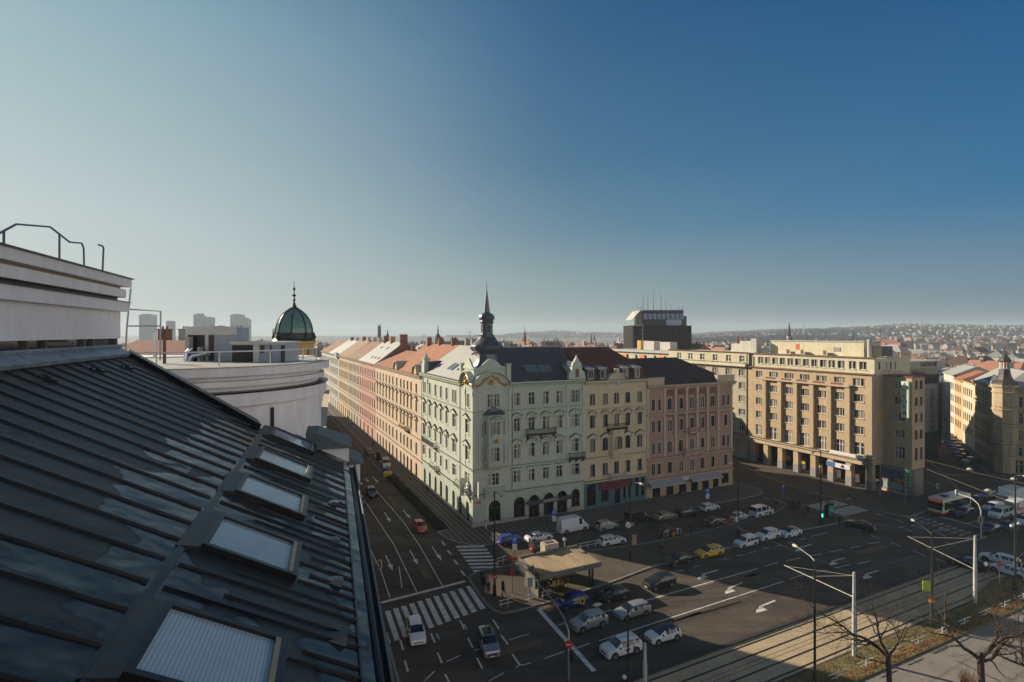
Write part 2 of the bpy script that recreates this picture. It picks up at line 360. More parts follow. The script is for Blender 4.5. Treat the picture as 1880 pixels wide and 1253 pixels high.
def balcony(parent, X, t0, t1, z, dep, mslab, mrail=IRON, stone=False, name='balcony'):
    b = MB(); b.X = X; b.box(t0, t1, -dep, .01, z - .2, z)
    for t in (t0 + .25, (t0 + t1) / 2, t1 - .25): b.hull([(t - .1, 0, z - .9), (t + .1, 0, z - .9), (t + .1, -.15, z - .9), (t - .1, -.15, z - .9)], [(t - .1, 0, z - .21), (t + .1, 0, z - .21), (t + .1, -dep + .15, z - .21), (t - .1, -dep + .15, z - .21)])
    o = b.build(name, [mslab], parent)
    r = MB(); r.X = X; e = .06
    rails = [((t0 + e, -dep + e), (t1 - e, -dep + e)), ((t0 + e, 0), (t0 + e, -dep + e)), ((t1 - e, 0), (t1 - e, -dep + e))]
    for a, c in rails:
        a, c = Vector((*a, 0)), Vector((*c, 0)); n = max(2, int((c - a).length / (.3 if stone else .13)))
        for k in range(n + 1):
            p = a.lerp(c, k / n); w = .07 if stone else .016
            if stone: r.lathe([(.05, 0), (.09, .3), (.05, .7), (.08, .78)], 6, (p.x, p.y, z))
            else: r.tube([(p.x, p.y, z), (p.x, p.y, z + .95)], w, 4)
        r.box(min(a.x, c.x) - e * .9, max(a.x, c.x) + e * .9, min(a.y, c.y) - e * .9, max(a.y, c.y) + e * .9, z + (.79 if stone else .93), z + (.95 if stone else 1.0))
    r.build('railing', [mslab if stone else mrail], o); return o
def chimney(parent, x, y, z0, z1, m, w=.9, d=.6, pots=2):
    b = MB(); b.box(x - w / 2, x + w / 2, y - d / 2, y + d / 2, z0, z1); b.box(x - w / 2 - .08, x + w / 2 + .08, y - d / 2 - .08, y + d / 2 + .08, z1 + .002, z1 + .14)
    for k in range(pots): b.lathe([(.13, z1 + .14), (.11, z1 + .5)], 8, (x - w / 2 + w * (k + .5) / pots, y, 0))
    return b.build('chimney', [m], parent)
def skylight(parent, P, U, V, w, h, mframe, mglass, lift=.1, name='skylight'):
    """roof window on a plane: P centre of the top edge, U along the eave, V down the slope (unit vectors)"""
    U, V = Vector(U).normalized(), Vector(V).normalized(); n = U.cross(V).normalized()
    if n.z < 0: n = -n
    P = Vector(P); b = MB(); t = .09
    def q(a0, a1, b0, b1, lo, hi): return [P + U * a + V * c + n * lo for a, c in ((a0, b0), (a1, b0), (a1, b1), (a0, b1))], [P + U * a + V * c + n * hi for a, c in ((a0, b0), (a1, b0), (a1, b1), (a0, b1))]
    for a0, a1, b0, b1 in ((-w / 2, w / 2, 0, t), (-w / 2, w / 2, h - t, h), (-w / 2, -w / 2 + t, t, h - t), (w / 2 - t, w / 2, t, h - t)): b.hull(*q(a0, a1, b0, b1, -.05, lift))
    o = b.build(name, [mframe], parent)
    g = MB(); g.poly(q(-w / 2 + t, w / 2 - t, t, h - t, lift * .6, 0)[0]); g.build('pane', [mglass], o); return o
SKYGLASS = mat('roof_window_glass', (.1, .13, .16), .05, 0, spec=.9)
BRICKRED = mat('red_brick', (.2, .09, .062), .9, .2, 1); RENDER_GREY = mat('grey_render', (.34, .33, .3), .9, .15, .4)
PALE = mat('pale_render', (.55, .52, .45), .9, .12, .3); OCHRE = mat('ochre_render', (.52, .3, .1), .9, .12, .3)
TILE_OR = tiles('orange_roof_tiles', (.46, .19, .09), (.25, .09, .05)); TILE_RED = tiles('red_brown_roof_tiles', (.14, .035, .022), (.07, .03, .025))
TILE_DK = tiles('dark_brown_roof_tiles', (.045, .028, .024), (.015, .012, .012)); SLATE = tiles('blue_grey_slates', (.07, .075, .09), (.03, .03, .04), .35, .3)
TILE_TAN = tiles('tan_roof_tiles', (.38, .26, .15), (.2, .14, .08)); TILE_OB = tiles('faded_orange_roof_tiles', (.36, .18, .1), (.2, .1, .07))
SHEET = mat('pale_grey_roof_sheet', (.36, .36, .335), .6, .08, .3, .15); SHEET2 = mat('light_roof_sheet', (.41, .405, .37), .6, .08, .3, .1)
# ------------------------------------------------------------------ the pale green corner house
GR = mat('pale_green_stucco', (.49, .53, .44), .9, .09, .25, fine=12); GRT = mat('green_white_trim', (.52, .58, .47), .9, .08, .4)
GRB = bands(mat('pale_green_rusticated_stucco', (.46, .51, .425), .9, .09, .25), 2, .48, (.2, .24, .19), .1); PLINTH = mat('pinkish_stone_plinth', (.36, .31, .28), .85, .15, .8)
SPIRE = mat('lead_grey_spire_sheet', (.1, .105, .115), .42, .15, .7, .55)
def green_house():
    o = thB('corner_house', 'pale green ornate corner house with a dark grey spire and gilded gables', 'building')
    XR, XL = FR(0, 0, 0), FR(0, 31.1, -90)
    W = dict(mull=1, trans=.68, sur=.16); hd = lambda k, **q: dict(W, hood=k, **q)
    F5, F4, F3, F2 = (20.8, 2.4), (16.1, 2.5), (11.3, 2.6), (6.9, 2.2)
    wr = []
    for x, w in ((3.3, .95), (4.6, .95), (8.6, 1.25), (11.6, 1.25), (14.6, 1.25), (17.5, 1.25), (20.4, .95), (21.6, .95)): wr.append((x, F5[0], w, F5[1], dict(W, arch=.35)))
    for x in (8.6, 11.6, 14.6, 17.5, 21): wr.append((x, F4[0], 1.3 if x < 20 else 1.9, F4[1], hd('seg'))); wr.append((x, F3[0], 1.3 if x < 20 else 1.7, F3[1], hd('orn' if x < 20 else 'trio', arch=.7))); wr.append((x, F2[0], 1.3 if x < 20 else 1.9, F2[1], hd('flat') if x < 20 else W))
    wr.append((4.0, F2[0], 2.1, F2[1], dict(W, mull=2)))
    facade(o, XR, 22.95, 5.4, 25, GR, WHITE, GRT, wr)
    gr = []
    for x, w in ((4.2, 2.3), (9.1, 2.3), (12.1, 2.2), (15.2, 2.2), (18.1, 2.2), (21.1, 1.9)): gr.append((x, .55 if x in (4.2, 9.1, 21.1) else .05, w, 3.7 if x in (4.2, 9.1, 21.1) else 4.2, dict(mull=1, trans=.62, sur=0, sill=0, arch=1.0, depth=.4)))
    facade(o, XR, 22.95, 0, 5.4, GRB, DARKWOOD, GRT, gr, GLASS_DARK, 'ground_floor_wall')
    wl = []
    ys = (29.4, 25.2, 21.2, 17.6, 14, 9.6, 2.9)
    for y in ys:
        t = 31.1 - y; big = y in (9.6, 2.9, 29.4); w = 1.25
        if big: wl += [(t - .65, F5[0], .95, F5[1], W), (t + .65, F5[0], .95, F5[1], W)]
        else: wl.append((t, F5[0], w, F5[1], W))
        wl.append((t, F4[0], 2.0 if big else w, F4[1], hd('tri'))); wl.append((t, F3[0], 2.0 if big else w, F3[1], hd('trio', arch=.6 if not big else .4)))
        wl.append((t, F2[0], 2.0 if big else w, F2[1], W))
    facade(o, XL, 31.1, 5.4, 25, GR, WHITE, GRT, wl)
    gl = [(31.1 - y, .05, 1.5, 3.9, dict(mull=1, trans=.7, sur=0, sill=0, arch=1.0, depth=.4)) for y in (29, 25.2, 21.2, 17.6, 14, 10, 6.4, 2.6)]
    facade(o, XL, 31.1, 0, 5.4, GRB, DARKWOOD, GRT, gl, GLASS_DARK, 'ground_floor_wall')
    for X, L, e in ((XR, 22.95, 0), (XL, 31.1, .003)):
        a = -.55 if e == 0 else 0; bb = L if e == 0 else L - .001
        strip(o, X, 'cornice', GRT, 6.95 if e == 0 else a, bb if e == 0 else 25.95, [(.1, 24.3 + e), (.2, 24.5), (.25, 24.72), (.75, 24.95), (.8, 25.2 + e)], (24.45, 24.78, .5, .55))
        strip(o, X, 'string_course', GRT, a + .3, bb, [(.12, 5.3 + e), (.3, 5.45), (.32, 5.62 + e)]); strip(o, X, 'string_course', GRT, a + .35, bb, [(.1, 9.75 + e), (.24, 9.9), (.26, 10.12 + e)])
        strip(o, X, 'string_course', GRT, a + .42, bb, [(.08, 19.95 + e), (.14, 20.15 + e)])
        strip(o, X, 'plinth', PLINTH, a + .4, bb, [(.12, -.02 - e), (.14, .8 + e)]) if e else None
        for t in ((.02, 6.9, 19.0, 22.6) if e == 0 else (.3, 3.9, 27.0, 30.7)):
            b = MB(); b.X = X; b.box(t, t + .55, -.09, .01, 10.13, 24.29); b.box(t - .08, t + .63, -.2, .005, 23.0, 23.9); b.build('pilaster', [GRT], o)
    for a, c in ((-.12, 3), (5.4, 7.9), (10.3, 10.95), (13.25, 14.05), (16.35, 16.95), (19.25, 22.9)): MB().box(a, c, -.14, .01, -.02, .9).build('plinth', [PLINTH], o)
    # shop canopy with its lettering
    b = MB(); b.X = XR; b.box(10.2, 19.7, -1.0, -.02, 2.95, 3.05); b.box(10.2, 19.7, -1.05, -1.001, 2.8, 3.55)
    cn = b.build('shop_canopy', [mat('canopy_navy', (.03, .035, .05), .5, .1)], o)
    lettering('LE PATIKYS', .62, WHITE, cn, (15.1, -1.07, 3.18), (R(90), 0, 0))
    # oriel over the corner bay
    P = lambda z, d=1.0, g=0.0: [(2.0 - g, .05, z), (2.6 - g * .5, -d - g, z), (5.4 + g * .5, -d - g, z), (6.0 + g, .05, z)]
    b = MB()
    b.hull(P(9.8, .5), P(10.6, 1.0)); b.hull(P(10.61, 1, .1), P(10.85, 1, .1)); b.hull(P(10.86), P(19.3)); b.hull(P(14.6, 1, .12), P(15.3, 1, .06)); b.hull(P(19.301, 1, .15), P(19.6, 1, .25))
    orl = b.build('oriel', [GR], o)
    b = MB(); b.hull(P(19.61, 1, .3), P(20.2, .55, -.3)); b.hull(P(20.2, .55, -.3), [(3.7, .04, 20.95), (3.9, -.2, 20.95), (4.1, -.2, 20.95), (4.3, .04, 20.95)]); b.build('oriel_roof', [SPIRE], orl)
    for z, h in ((11.4, 2.5), (16.1, 2.4)):
        window(o, Matrix.Translation((0, -1.22, 0)), 4.0, z, 1.3, h, dict(mull=1, trans=.68, sur=.13, arch=.6, hood='seg' if z > 14 else None), GR, WHITE, GRT)
        for sx, rz in ((2.3, -60), (5.7, 60)): window(o, Matrix.Translation((sx + (-.21 if rz < 0 else .21), -.58, 0)) @ Matrix.Rotation(R(rz), 4, 'Z'), 0, z, .6, h, dict(mull=0, trans=.68, sur=.06, depth=.2), GR, WHITE, GRT)
    MB().lathe([(.02, -.42), (.4, -.2), (.42, .15), (.02, .42)], 12, (4.0, -1.25, 15.0)).build('gilded_cartouche', [GOLD], o, smooth=True)
    balcony(o, XR, 2.1, 6.0, 5.75, .9, GRT, stone=True); balcony(o, XR, 10.4, 16.4, 15.5, 1.0, IRON); balcony(o, XR, 19.4, 22.8, 10.3, 1.0, IRON)
    balcony(o, XL, 2.6, 11.2, 10.3, 1.0, PLINTH); balcony(o, XL, 23.4, 30.0, 5.75, .9, GRT, stone=True); balcony(o, XL, 8, 12, 5.75, .9, GRT, stone=True)
    # curved gables with gilding on both sides of the corner
    for X, t0, t1 in ((XR, .05, 6.9), (XL, 26.0, 31.05)):
        tc, hw = (t0 + t1) / 2, (t1 - t0) / 2; b = MB(); b.X = X
        arc = [(tc - hw * math.cos(math.pi * k / 16) * (1 if 0 < k < 16 else 1), 25.2 + 1.9 * math.sin(math.pi * k / 16) ** 1.3) for k in range(17)]
        b.slab([(t, -.12, z) for t, z in arc] + [(t1, -.12, 24.2), (t0, -.12, 24.2)], (0, .5, 0)); b.build('curved_gable', [GR], o)
        b = MB(); b.X = X
        for k in range(16):
            (a0, z0), (a1, z1) = arc[k], arc[k + 1]
            b.hull([(a0, -.75, z0), (a1, -.75, z1), (a1, -.75, z1 + .22), (a0, -.75, z0 + .22)], [(a0, .5, z0), (a1, .5, z1), (a1, .5, z1 + .22), (a0, .5, z0 + .22)])
        b.build('gable_moulding', [GRT], o)
        b = MB(); b.X = X; r2 = random.Random(4)
        b.lathe([(.02, -.5), (.42, -.3), (.5, .1), (.3, .4), (.02, .5)], 10, (tc, -.2, 25.3))
        for q in (-1, 1):
            for k in range(9):
                u = k / 8; x = tc + q * (.7 + u * (hw - 1.1)); z = 25.95 - u * 1.25 + .28 * math.sin(u * 7)
                b.lathe([(.02, -.2), (.2 + .07 * r2.random(), 0), (.02, .22)], 6, (x, -.17, z))
            b.tube([(tc + q * (.5 + .3 * k), -.2, 26.15 - .22 * k + .2 * math.sin(k * 1.3)) for k in range(9)], [.13] * 4 + [.1] * 5, 6)
        b.tube([(tc - .9 + .15 * k, -.22, 25.7 + .75 * math.sin(math.pi * k / 12)) for k in range(13)], .13, 6)
        b.build('gilded_ornament', [GOLD], o, smooth=True)
    # attic block under the spire
    b = MB(); b.box(.35, 7.2, .35, 6.4, 25, 27.6); b.box(.15, 7.4, .15, 6.6, 27.601, 27.85)
    for x, y in ((6.6, -.02), (-.02, 5.8)): b.box(x - .1, x + .75, y - .1, y + .75, 25.1, 28.3); b.box(x - .2, x + .85, y - .2, y + .85, 28.301, 28.5)
    for X, tc in ((XR, 3.6), (XL, 28.2)):
        b.X = X; b.slab([(tc - 3 + .25 * k, .2, 27.85 + 1.6 * max(0, math.sin(math.pi * k / 24)) ** 2.4) for k in range(25)], (0, .35, 0)); b.X = None
    b.build('attic', [GRT], o)
    sq = [(1, .45), (.45, 1), (-.45, 1), (-1, .45), (-1, -.45), (-.45, -1), (.45, -1), (1, -.45)]
    pr = [(2.3, 27.8), (2.2, 27.95), (1.65, 28.9), (1.55, 30.2), (1.7, 30.5), (2.25, 30.75), (2.5, 31.2), (2.52, 31.6), (2.3, 32.0), (1.7, 32.5), (1.32, 33.2), (1.2, 33.35), (1.22, 33.6), (.98, 33.75), (.92, 34), (.9, 35.7), (1.0, 35.8), (1.05, 36.1), (.95, 36.3), (1.15, 36.5), (1.22, 36.9), (1.05, 37.35), (.6, 37.65), (.5, 37.75), (.06, 42.0), (.03, 43.4)]
    sp = MB().lathe(pr, 8, (4.0, 3.2, 0), 0, [(a * 1.1, c * 1.1) for a, c in sq]).build('spire', [SPIRE], o, smooth=30)
    b = MB()
    for k in range(4):
        b.X = Matrix.Translation((4.0, 3.2, 0)) @ Matrix.Rotation(k * math.pi / 2, 4, 'Z'); b.box(-.3, .3, -1.02, -.98, 34.15, 35.45)
    b.build('lantern_louvre', [IRON], sp); MB().lathe([(.02, -.16), (.16, 0), (.02, .16)], 10, (4.0, 3.2, 42.2)).build('finial_ball', [GOLD], sp, smooth='all')
    # roofs
    e, rz, rx = 25.22, 31.2, 9.0
    b = MB(); b.poly([(.2, -.1, e), (22.95, -.1, e), (22.95, rx, rz), (rx, rx, rz)]); b.poly([(22.95, -.1, e), (22.95, 18, e), (22.95, rx, rz)]); b.poly([(rx, rx, rz), (22.95, rx, rz), (22.95, 18, e), (18, 18, e)])
    ro = b.build('slate_roof', [SLATE], o)
    b = MB(); b.poly([(-.1, .2, e), (rx, rx, rz), (rx, 31.1, rz), (-.1, 31.1, e)]); b.poly([(rx, rx, rz), (18, 18, e), (18, 31.1, e), (rx, 31.1, rz)]); b.poly([(-.1, 31.1, e), (rx, 31.1, rz), (18, 31.1, e)])
    rl = b.build('sheet_roof', [SHEET2], o)
    MB().box(rx - .1, 23, rx - .15, rx + .15, rz - .05, rz + .12).build('ridge_cap', [SHEET], ro)
    V = Vector((0, -9.1, -5.98)).normalized()
    for x in (13.0, 15.9): skylight(ro, (x, 3.7, e + 3.8 * .657), (1, 0, 0), V, 2.6, 1.9, ZINC, SKYGLASS, .18)
    V = Vector((-9.1, 0, -5.98)).normalized()
    for y, dx in ((10.6, 7.6), (12.6, 7.6), (14.6, 7.6), (16.6, 7.6)): skylight(rl, (dx, y, e + (dx + .1) * .657), (0, 1, 0), V, .8, 1.5, IRON, SKYGLASS, .15)
    skylight(rl, (3.6, 17.5, e + 3.7 * .657), (0, 1, 0), V, 3.0, 2.2, ZINC, SKYGLASS, .2)
    for y in (10.2, 13.4): skylight(rl, (3.4, y, e + 3.5 * .657), (0, 1, 0), V, .7, 1.6, IRON, SKYGLASS, .15)
    # right gable dormer
    b = MB(); prf = [(-1.9, 25.2), (-1.9, 25.8), (-1.6, 26.6), (-1.15, 26.9), (-1.05, 27.8), (-.85, 28.4), (-.5, 28.6), (-.4, 29.0), (0, 29.4)]
    prf = prf + [(-x, z) for x, z in prf[-2::-1]]
    b.slab([(21.2 + x, -.35, z) for x, z in prf], (0, .6, 0)); b.lathe([(.03, 29.3), (.28, 29.5), (.03, 29.9)], 8, (21.2, -.05, 0)); b.box(20.2, 22.2, .25, 4.2, 25.2, 27.7)
    dm = b.build('gable_dormer', [GRT], o); b = MB(); b.hull([(19.95, .26, 27.7), (22.45, .26, 27.7), (21.2, .26, 28.6)], [(19.95, 4.6, 27.7), (22.45, 4.6, 27.7), (21.2, 4.6, 28.6)]); b.build('dormer_roof', [SPIRE], dm)
    MB().box(20.8, 21.6, -.372, -.351, 25.6, 27.2).build('dormer_window', [mat('brown_shutter', (.12, .06, .04), .6, .1)], dm)
    # far dormer on the street side: stepped stone pier and dark ribbed roof
    b = MB(); b.box(-.35, 1.2, 28.3, 30.4, 25.1, 27.2); b.box(-.2, 1.0, 28.6, 30.1, 27.2, 28.3); b.box(-.4, 1.2, 28.4, 30.3, 28.301, 28.5); b.lathe([(.4, 28.5), (.45, 28.9), (.1, 29.3), (.03, 29.8)], 8, (.4, 29.35, 0))
    dm = b.build('gable_dormer', [GRT], o); b = MB(); b.hull([(.6, 28.2, 25.4), (.6, 30.5, 25.4), (.6, 30.5, 27.6), (.6, 28.2, 27.6)], [(5.5, 28.2, 27.6), (5.5, 30.5, 27.6), (5.5, 30.5, 27.9), (5.5, 28.2, 27.9)]); b.build('dormer_roof', [mat('navy_sheet', (.03, .035, .05), .5, .1)], dm)
    for x, y, z in ((12, 12, 31), (20, 11, 30.6), (9, 22, 31.8), (9.5, 27, 31.8)): chimney(ro, x, y, z - 2, z + .8, RENDER_GREY, 1.4, .8, 3)
    # banners and street plate
    b = MB(); b.X = XL; b.box(28.3, 28.34, -1.4, -.25, 5.0, 8.2); bn = b.build('banner', [WHITE], o)
    b = MB(); b.X = XL; b.tube([(28.3 + .02 * 0 - .01, -.82, 7.5), (28.29, -.82, 7.5)], .5, 20); b.build('red_ring', [mat('sign_red', (.5, .02, .02), .4, 0)], bn)
    b = MB(); b.X = XL; b.tube([(28.285, -.82, 7.5), (28.28, -.82, 7.5)], .36, 20); b.build('ring_centre', [WHITE], bn)
    b = MB(); b.X = XR; b.box(.55, .59, -1.3, -.2, 5.4, 8.2); b.build('banner', [WHITE], o)
    b = MB(); b.X = XR; b.box(.7, 1.5, -.03, .005, 4.1, 4.5); b.build('street_plate', [mat('sign_red', (.5, .02, .02), .4, 0)], o)
    for X, t in ((XL, .1), (XL, 24.9), (XR, 7.6)):
        b = MB(); b.X = X; b.tube([(t, -.12, 5.7), (t, -.12, 24.2)], .07, 6); b.build('downpipe', [ZINC], o)
    # body behind the fronts
    b = MB(); b.box(.45, 22.9, .45, 17.9, 0, 25.15); b.box(.45, 17.9, 17.95, 31.05, 0, 25.15); b.build('rear_wall', [PALE], o)
    return o
green_house()
# ------------------------------------------------------------------ cream house
CRM = mat('cream_stucco', (.64, .53, .33), .9, .09, .3); CRT = mat('cream_trim', (.62, .56, .42), .9, .08, .4)
TEAL = mat('teal_shop_front', (.06, .12, .15), .5, .15, .8)
def cream_house():
    o = thB('cream_house', 'cream stuccoed house with red brown roof, between the green and the pink house', 'building', 22.95)
    L = 15.15; X = FR(0, 0, 0); W = dict(mull=1, trans=.68, sur=.15); xs = (1.95, 4.95, 7.65, 10.4, 13.4); w_ = []
    for i, x in enumerate(xs):
        mid = i == 2
        w_ += [(x, 20.0, 1.2, 2.2, dict(W, arch=.5)), (x, 15.5, 1.2, 2.5, dict(W, hood='orn' if mid else 'seg')), (x, 10.9, 1.3, 2.6, dict(W, arch=.7, hood=None if mid else 'trio')), (x, 6.1, 1.2, 2.4, W)]
    facade(o, X, L, 5.0, 24.6, CRM, DARKWOOD, CRT, w_)
    facade(o, X, L, 0, 5.0, TEAL, IRON, TEAL, [(1.6, .5, 2.3, 4.1, dict(mull=0, trans=.7, sur=0, sill=0)), (4.9, .9, 1.9, 2.3, dict(mull=0, trans=0, sur=0, sill=0)), (7.6, .05, 2.0, 3.1, dict(mull=1, trans=.7, sur=0, sill=0)), (10.3, .9, 1.9, 2.3, dict(mull=0, trans=0, sur=0, sill=0)), (13.4, .9, 2.2, 3.7, dict(mull=0, trans=.6, sur=0, sill=0))], GLASS_DARK, 'shop_front')
    strip(o, X, 'cornice', CRT, 0.001, L - .001, [(.1, 23.9), (.2, 24.1), (.7, 24.5), (.75, 24.75)], (24.05, 24.4, .45, .6)); strip(o, X, 'string_course', CRT, 0, L, [(.1, 4.9), (.4, 5.05), (.42, 5.3)])
    strip(o, X, 'string_course', CRT, 0, L, [(.1, 9.5), (.22, 9.62), (.24, 9.8)]); strip(o, X, 'string_course', CRT, 0, L, [(.06, 19.0), (.12, 19.2)])
    arc = [(7.65 - 2.4 * math.cos(math.pi * k / 14), 24.7 + 1.3 * math.sin(math.pi * k / 14)) for k in range(15)]
    b = MB(); b.slab([(t, -.1, z) for t, z in arc] + [(10.05, -.1, 23), (5.25, -.1, 23)], (0, .5, 0))
    for k in range(14): (a0, z0), (a1, z1) = arc[k], arc[k + 1]; b.hull([(a0, -.7, z0), (a1, -.7, z1), (a1, -.7, z1 + .2), (a0, -.7, z0 + .2)], [(a0, .5, z0), (a1, .5, z1), (a1, .5, z1 + .2), (a0, .5, z0 + .2)])
    b.lathe([(.1, -.5), (.6, -.3), (.7, .2), (.1, .6)], 10, (7.65, -.1, 24.3)); b.lathe([(.5, 26.2), (.6, 26.5), (.5, 27)], 8, (7.65, 0, 0)); b.build('arched_gable', [CRT], o)
    balcony(o, X, 5.3, 9.9, 15.2, 1.0, IRON); balcony(o, X, 5.7, 9.6, 5.4, 1.0, CRT, stone=True)
    b = MB(); P = lambda z, g=0: [(5.8 - g, .04, z), (6.3 - g, -.8 - g, z), (9.0 + g, -.8 - g, z), (9.5 + g, .04, z)]
    b.hull(P(9.2, -.1), P(10.5)); b.hull(P(10.501, .12), P(10.75, .12)); b.hull(P(10.751), P(14.7)); b.hull(P(14.701, .12), P(14.95, .15)); ba = b.build('bay', [CRM], o)
    window(o, Matrix.Translation((0, -1.02, 0)), 7.65, 11.2, 1.3, 2.5, dict(W, arch=.7), CRM, DARKWOOD, CRT)
    b = MB(); e, rz = 24.76, 31.0; b.poly([(0, -.1, e), (L, -.1, e), (L, 1.6, 27.2), (0, 1.6, 27.2)], 1); b.poly([(0, 1.6, 27.2), (L, 1.6, 27.2), (L - 3.2, 9, rz), (0, 9, rz)]); b.poly([(0, 9, rz), (L - 3.2, 9, rz), (L, 18, e), (0, 18, e)]); b.poly([(L, -.1, e), (L, 18, e), (L - 3.2, 9, rz), (L, 1.6, 27.2)])
    ro = b.build('roof', [TILE_RED, TILE_RED], o); MB().box(0, L - 3.2, 8.85, 9.15, rz - .03, rz + .15).build('ridge_cap', [SHEET2], ro)
    for x in (1.6, 4.5, 9.9, 12.8):
        b = MB(); b.box(x - .7, x + .7, -.02, 2.2, 24.9, 27.0); b.hull([(x - .95, -.25, 27.0), (x + .95, -.25, 27.0), (x + .95, -.25, 27.12), (x - .95, -.25, 27.12)], [(x - .95, 3.2, 27.6), (x + .95, 3.2, 27.6), (x + .95, 3.2, 27.7), (x - .95, 3.2, 27.7)])
        d = b.build('dormer', [ZINC], o); MB().box(x - .5, x + .5, -.035, -.021, 25.3, 26.7).build('dormer_window', [GLASS], d)
    b = MB(); b.X = X; b.box(3.4, 11.2, -.35, -.2, 3.3, 4.75); b.build('shop_sign', [mat('dark_red_sign', (.1, .008, .01), .5, .1)], o)
    for k in range(5): MB().box(3.27 * k, .65 + 3.27 * k, -.1, .01, 0, 4.89).build('shop_pier', [TEAL], o)
    b = MB(); b.box(.05, L - .05, .4, 17.9, 0, 24.7); b.build('rear_wall', [PALE], o)
cream_house()
# ------------------------------------------------------------------ pink-brown house at the far end of the block
PNK = mat('pinkish_brown_stucco', (.42, .27, .19), .9, .09, .3); PNR = mat('red_brown_panel', (.17, .075, .06), .9, .12, .6); PNT = mat('pinkish_trim', (.60, .44, .33), .9, .08, .4); SAND = bands(mat('sandy_ashlar', (.5, .38, .23), .9, .1, .5), 2, .6, (.3, .23, .15), .07)
def pink_house():
    o = thB('pinkish_brown_house', 'pinkish brown house with dark hipped roof and long shop awning at the block end', 'building', 38.1)
    L = 24.3; X = FR(0, 0, 0); W = dict(mull=1, trans=.68, sur=.14); A = dict(W, arch=.6); w_ = []
    for x in (6.1, 9.2, 12.2, 15.2, 18.2): w_ += [(x, 18.0, 1.15, 2.3, A), (x, 13.5, 1.15, 2.4, A), (x, 9.0, 1.15, 2.4, dict(W, arch=1.0)), (x, 4.7, 1.15, 2.3, W)]
    for x in (1.75, 3.3): w_ += [(x, 18.0, .85, 2.3, W), (x, 13.5, .85, 2.4, W), (x, 9.0, .85, 2.4, dict(W, arch=1.0)), (x, 4.7, .85, 2.3, W)]
    for x in (21.5, 22.8): w_ += [(x, 18.0, .8, 2.3, W), (x, 9.0, .8, 2.4, dict(W, arch=1.0))]
    w_ += [(22.1, 13.5, .95, 2.4, W), (22.1, 4.7, 1.1, 2.3, W)]
    facade(o, X, L, 3.7, 23, PNK, DARKWOOD, PNT, w_)
    facade(o, X, L, 0, 3.7, SAND, IRON, SAND, [(2.6, .05, 2.0, 3.0, dict(mull=1, trans=.8, sur=0, sill=0)), (6.2, .05, 1.9, 3.0, dict(mull=0, trans=.8, sur=0, sill=0)), (9.7, .05, 2.0, 3.0, dict(mull=1, trans=.8, sur=0, sill=0)), (13.0, .05, 1.9, 3.0, dict(mull=0, trans=.8, sur=0, sill=0)), (16.2, .05, 1.9, 3.0, dict(mull=0, trans=.8, sur=0, sill=0)), (19.2, .05, 1.6, 3.0, dict(mull=0, trans=.8, sur=0, sill=0)), (22.0, .7, 2.2, 2.2, dict(mull=1, trans=0, sur=0, sill=0))], GLASS_DARK, 'ground_floor_wall')
    b = MB(); b.X = X
    for x in (6.1, 9.2, 12.2, 15.2, 18.2): [b.box(x + q - .34 if q < 0 else x + q, x + q if q < 0 else x + q + .34, -.02, .004, z0, z1) for q in (-.76, .76) for z0, z1 in ((17.6, 22.2), (12.6, 17.0))]; [b.box(x - .75, x + .75, -.02, .004, z0, z1) for z0, z1 in ((20.9, 22.2), (16.5, 17.0))]
    b.build('red_panel', [PNR], o)
    for x in (.05, 4.55, 7.5, 10.55, 13.55, 16.55, 19.6, 23.6): MB().box(x, x + .6, -.1, .003, 8.3, 22.5).box(x - .08, x + .68, -.16, .003, 22.0, 22.49).build('pilaster', [PNT], o)
    strip(o, X, 'cornice', PNT, -.0, L + .5, [(.12, 22.5), (.2, 22.7), (.7, 23.0), (.75, 23.25)], (22.6, 22.95, .45, .5))
    for z in (17.1, 8.0): strip(o, X, 'string_course', PNT, 0, L + .2, [(.1, z - .2), (.28, z), (.3, z + .2)])
    strip(o, X, 'string_course', PNT, 0, L + .2, [(.1, 3.6), (.3, 3.7), (.3, 3.9)])
    balcony(o, X, 10.9, 13.5, 12.9, .8, PNT, stone=True); balcony(o, X, 9.6, 14.8, 8.5, .9, PNT, stone=True)
    for t0, t1 in ((.3, 9.2), (11.1, 19.9)):
        b = MB(); b.X = X; b.hull([(t0, -.05, 3.45), (t1, -.05, 3.45), (t1, -.05, 3.5), (t0, -.05, 3.5)], [(t0, -1.5, 2.75), (t1, -1.5, 2.75), (t1, -1.5, 2.8), (t0, -1.5, 2.8)]); b.box(t0, t1, -1.52, -1.5, 2.5, 2.8); b.build('awning', [mat('grey_awning_cloth', (.3, .3, .33), .8, .1)], o)
    b = MB(); b.X = X; b.box(9.25, 11.05, -.5, -.35, 2.8, 3.6); b.build('shop_sign', [mat('pale_sign', (.5, .48, .42), .6, .3, 6)], o)
    # return side and rear
    XE = FR(L, 0, 90); we = []
    for t in (2.5, 5.5, 8.5, 11.5, 14.5): we += [(t, 18, 1.1, 2.3, W), (t, 13.5, 1.1, 2.4, W), (t, 9, 1.1, 2.4, W), (t, 4.7, 1.1, 2.3, W)]
    facade(o, XE, 17.9, 0, 23, PNK, DARKWOOD, PNT, we); MB().box(.05, L - .35, .4, 17.9, 0, 23.1).build('rear_wall', [PALE], o)
    b = MB(); e, rz = 23.27, 28.4; b.poly([(0, -.2, e), (L + .3, -.2, e), (L - 8.2, 9, rz), (0, 9, rz)]); b.poly([(L + .3, -.2, e), (L + .3, 18, e), (L - 8.2, 9, rz)]); b.poly([(0, 9, rz), (L - 8.2, 9, rz), (L + .3, 18, e), (0, 18, e)]); b.build('roof', [TILE_DK], o)
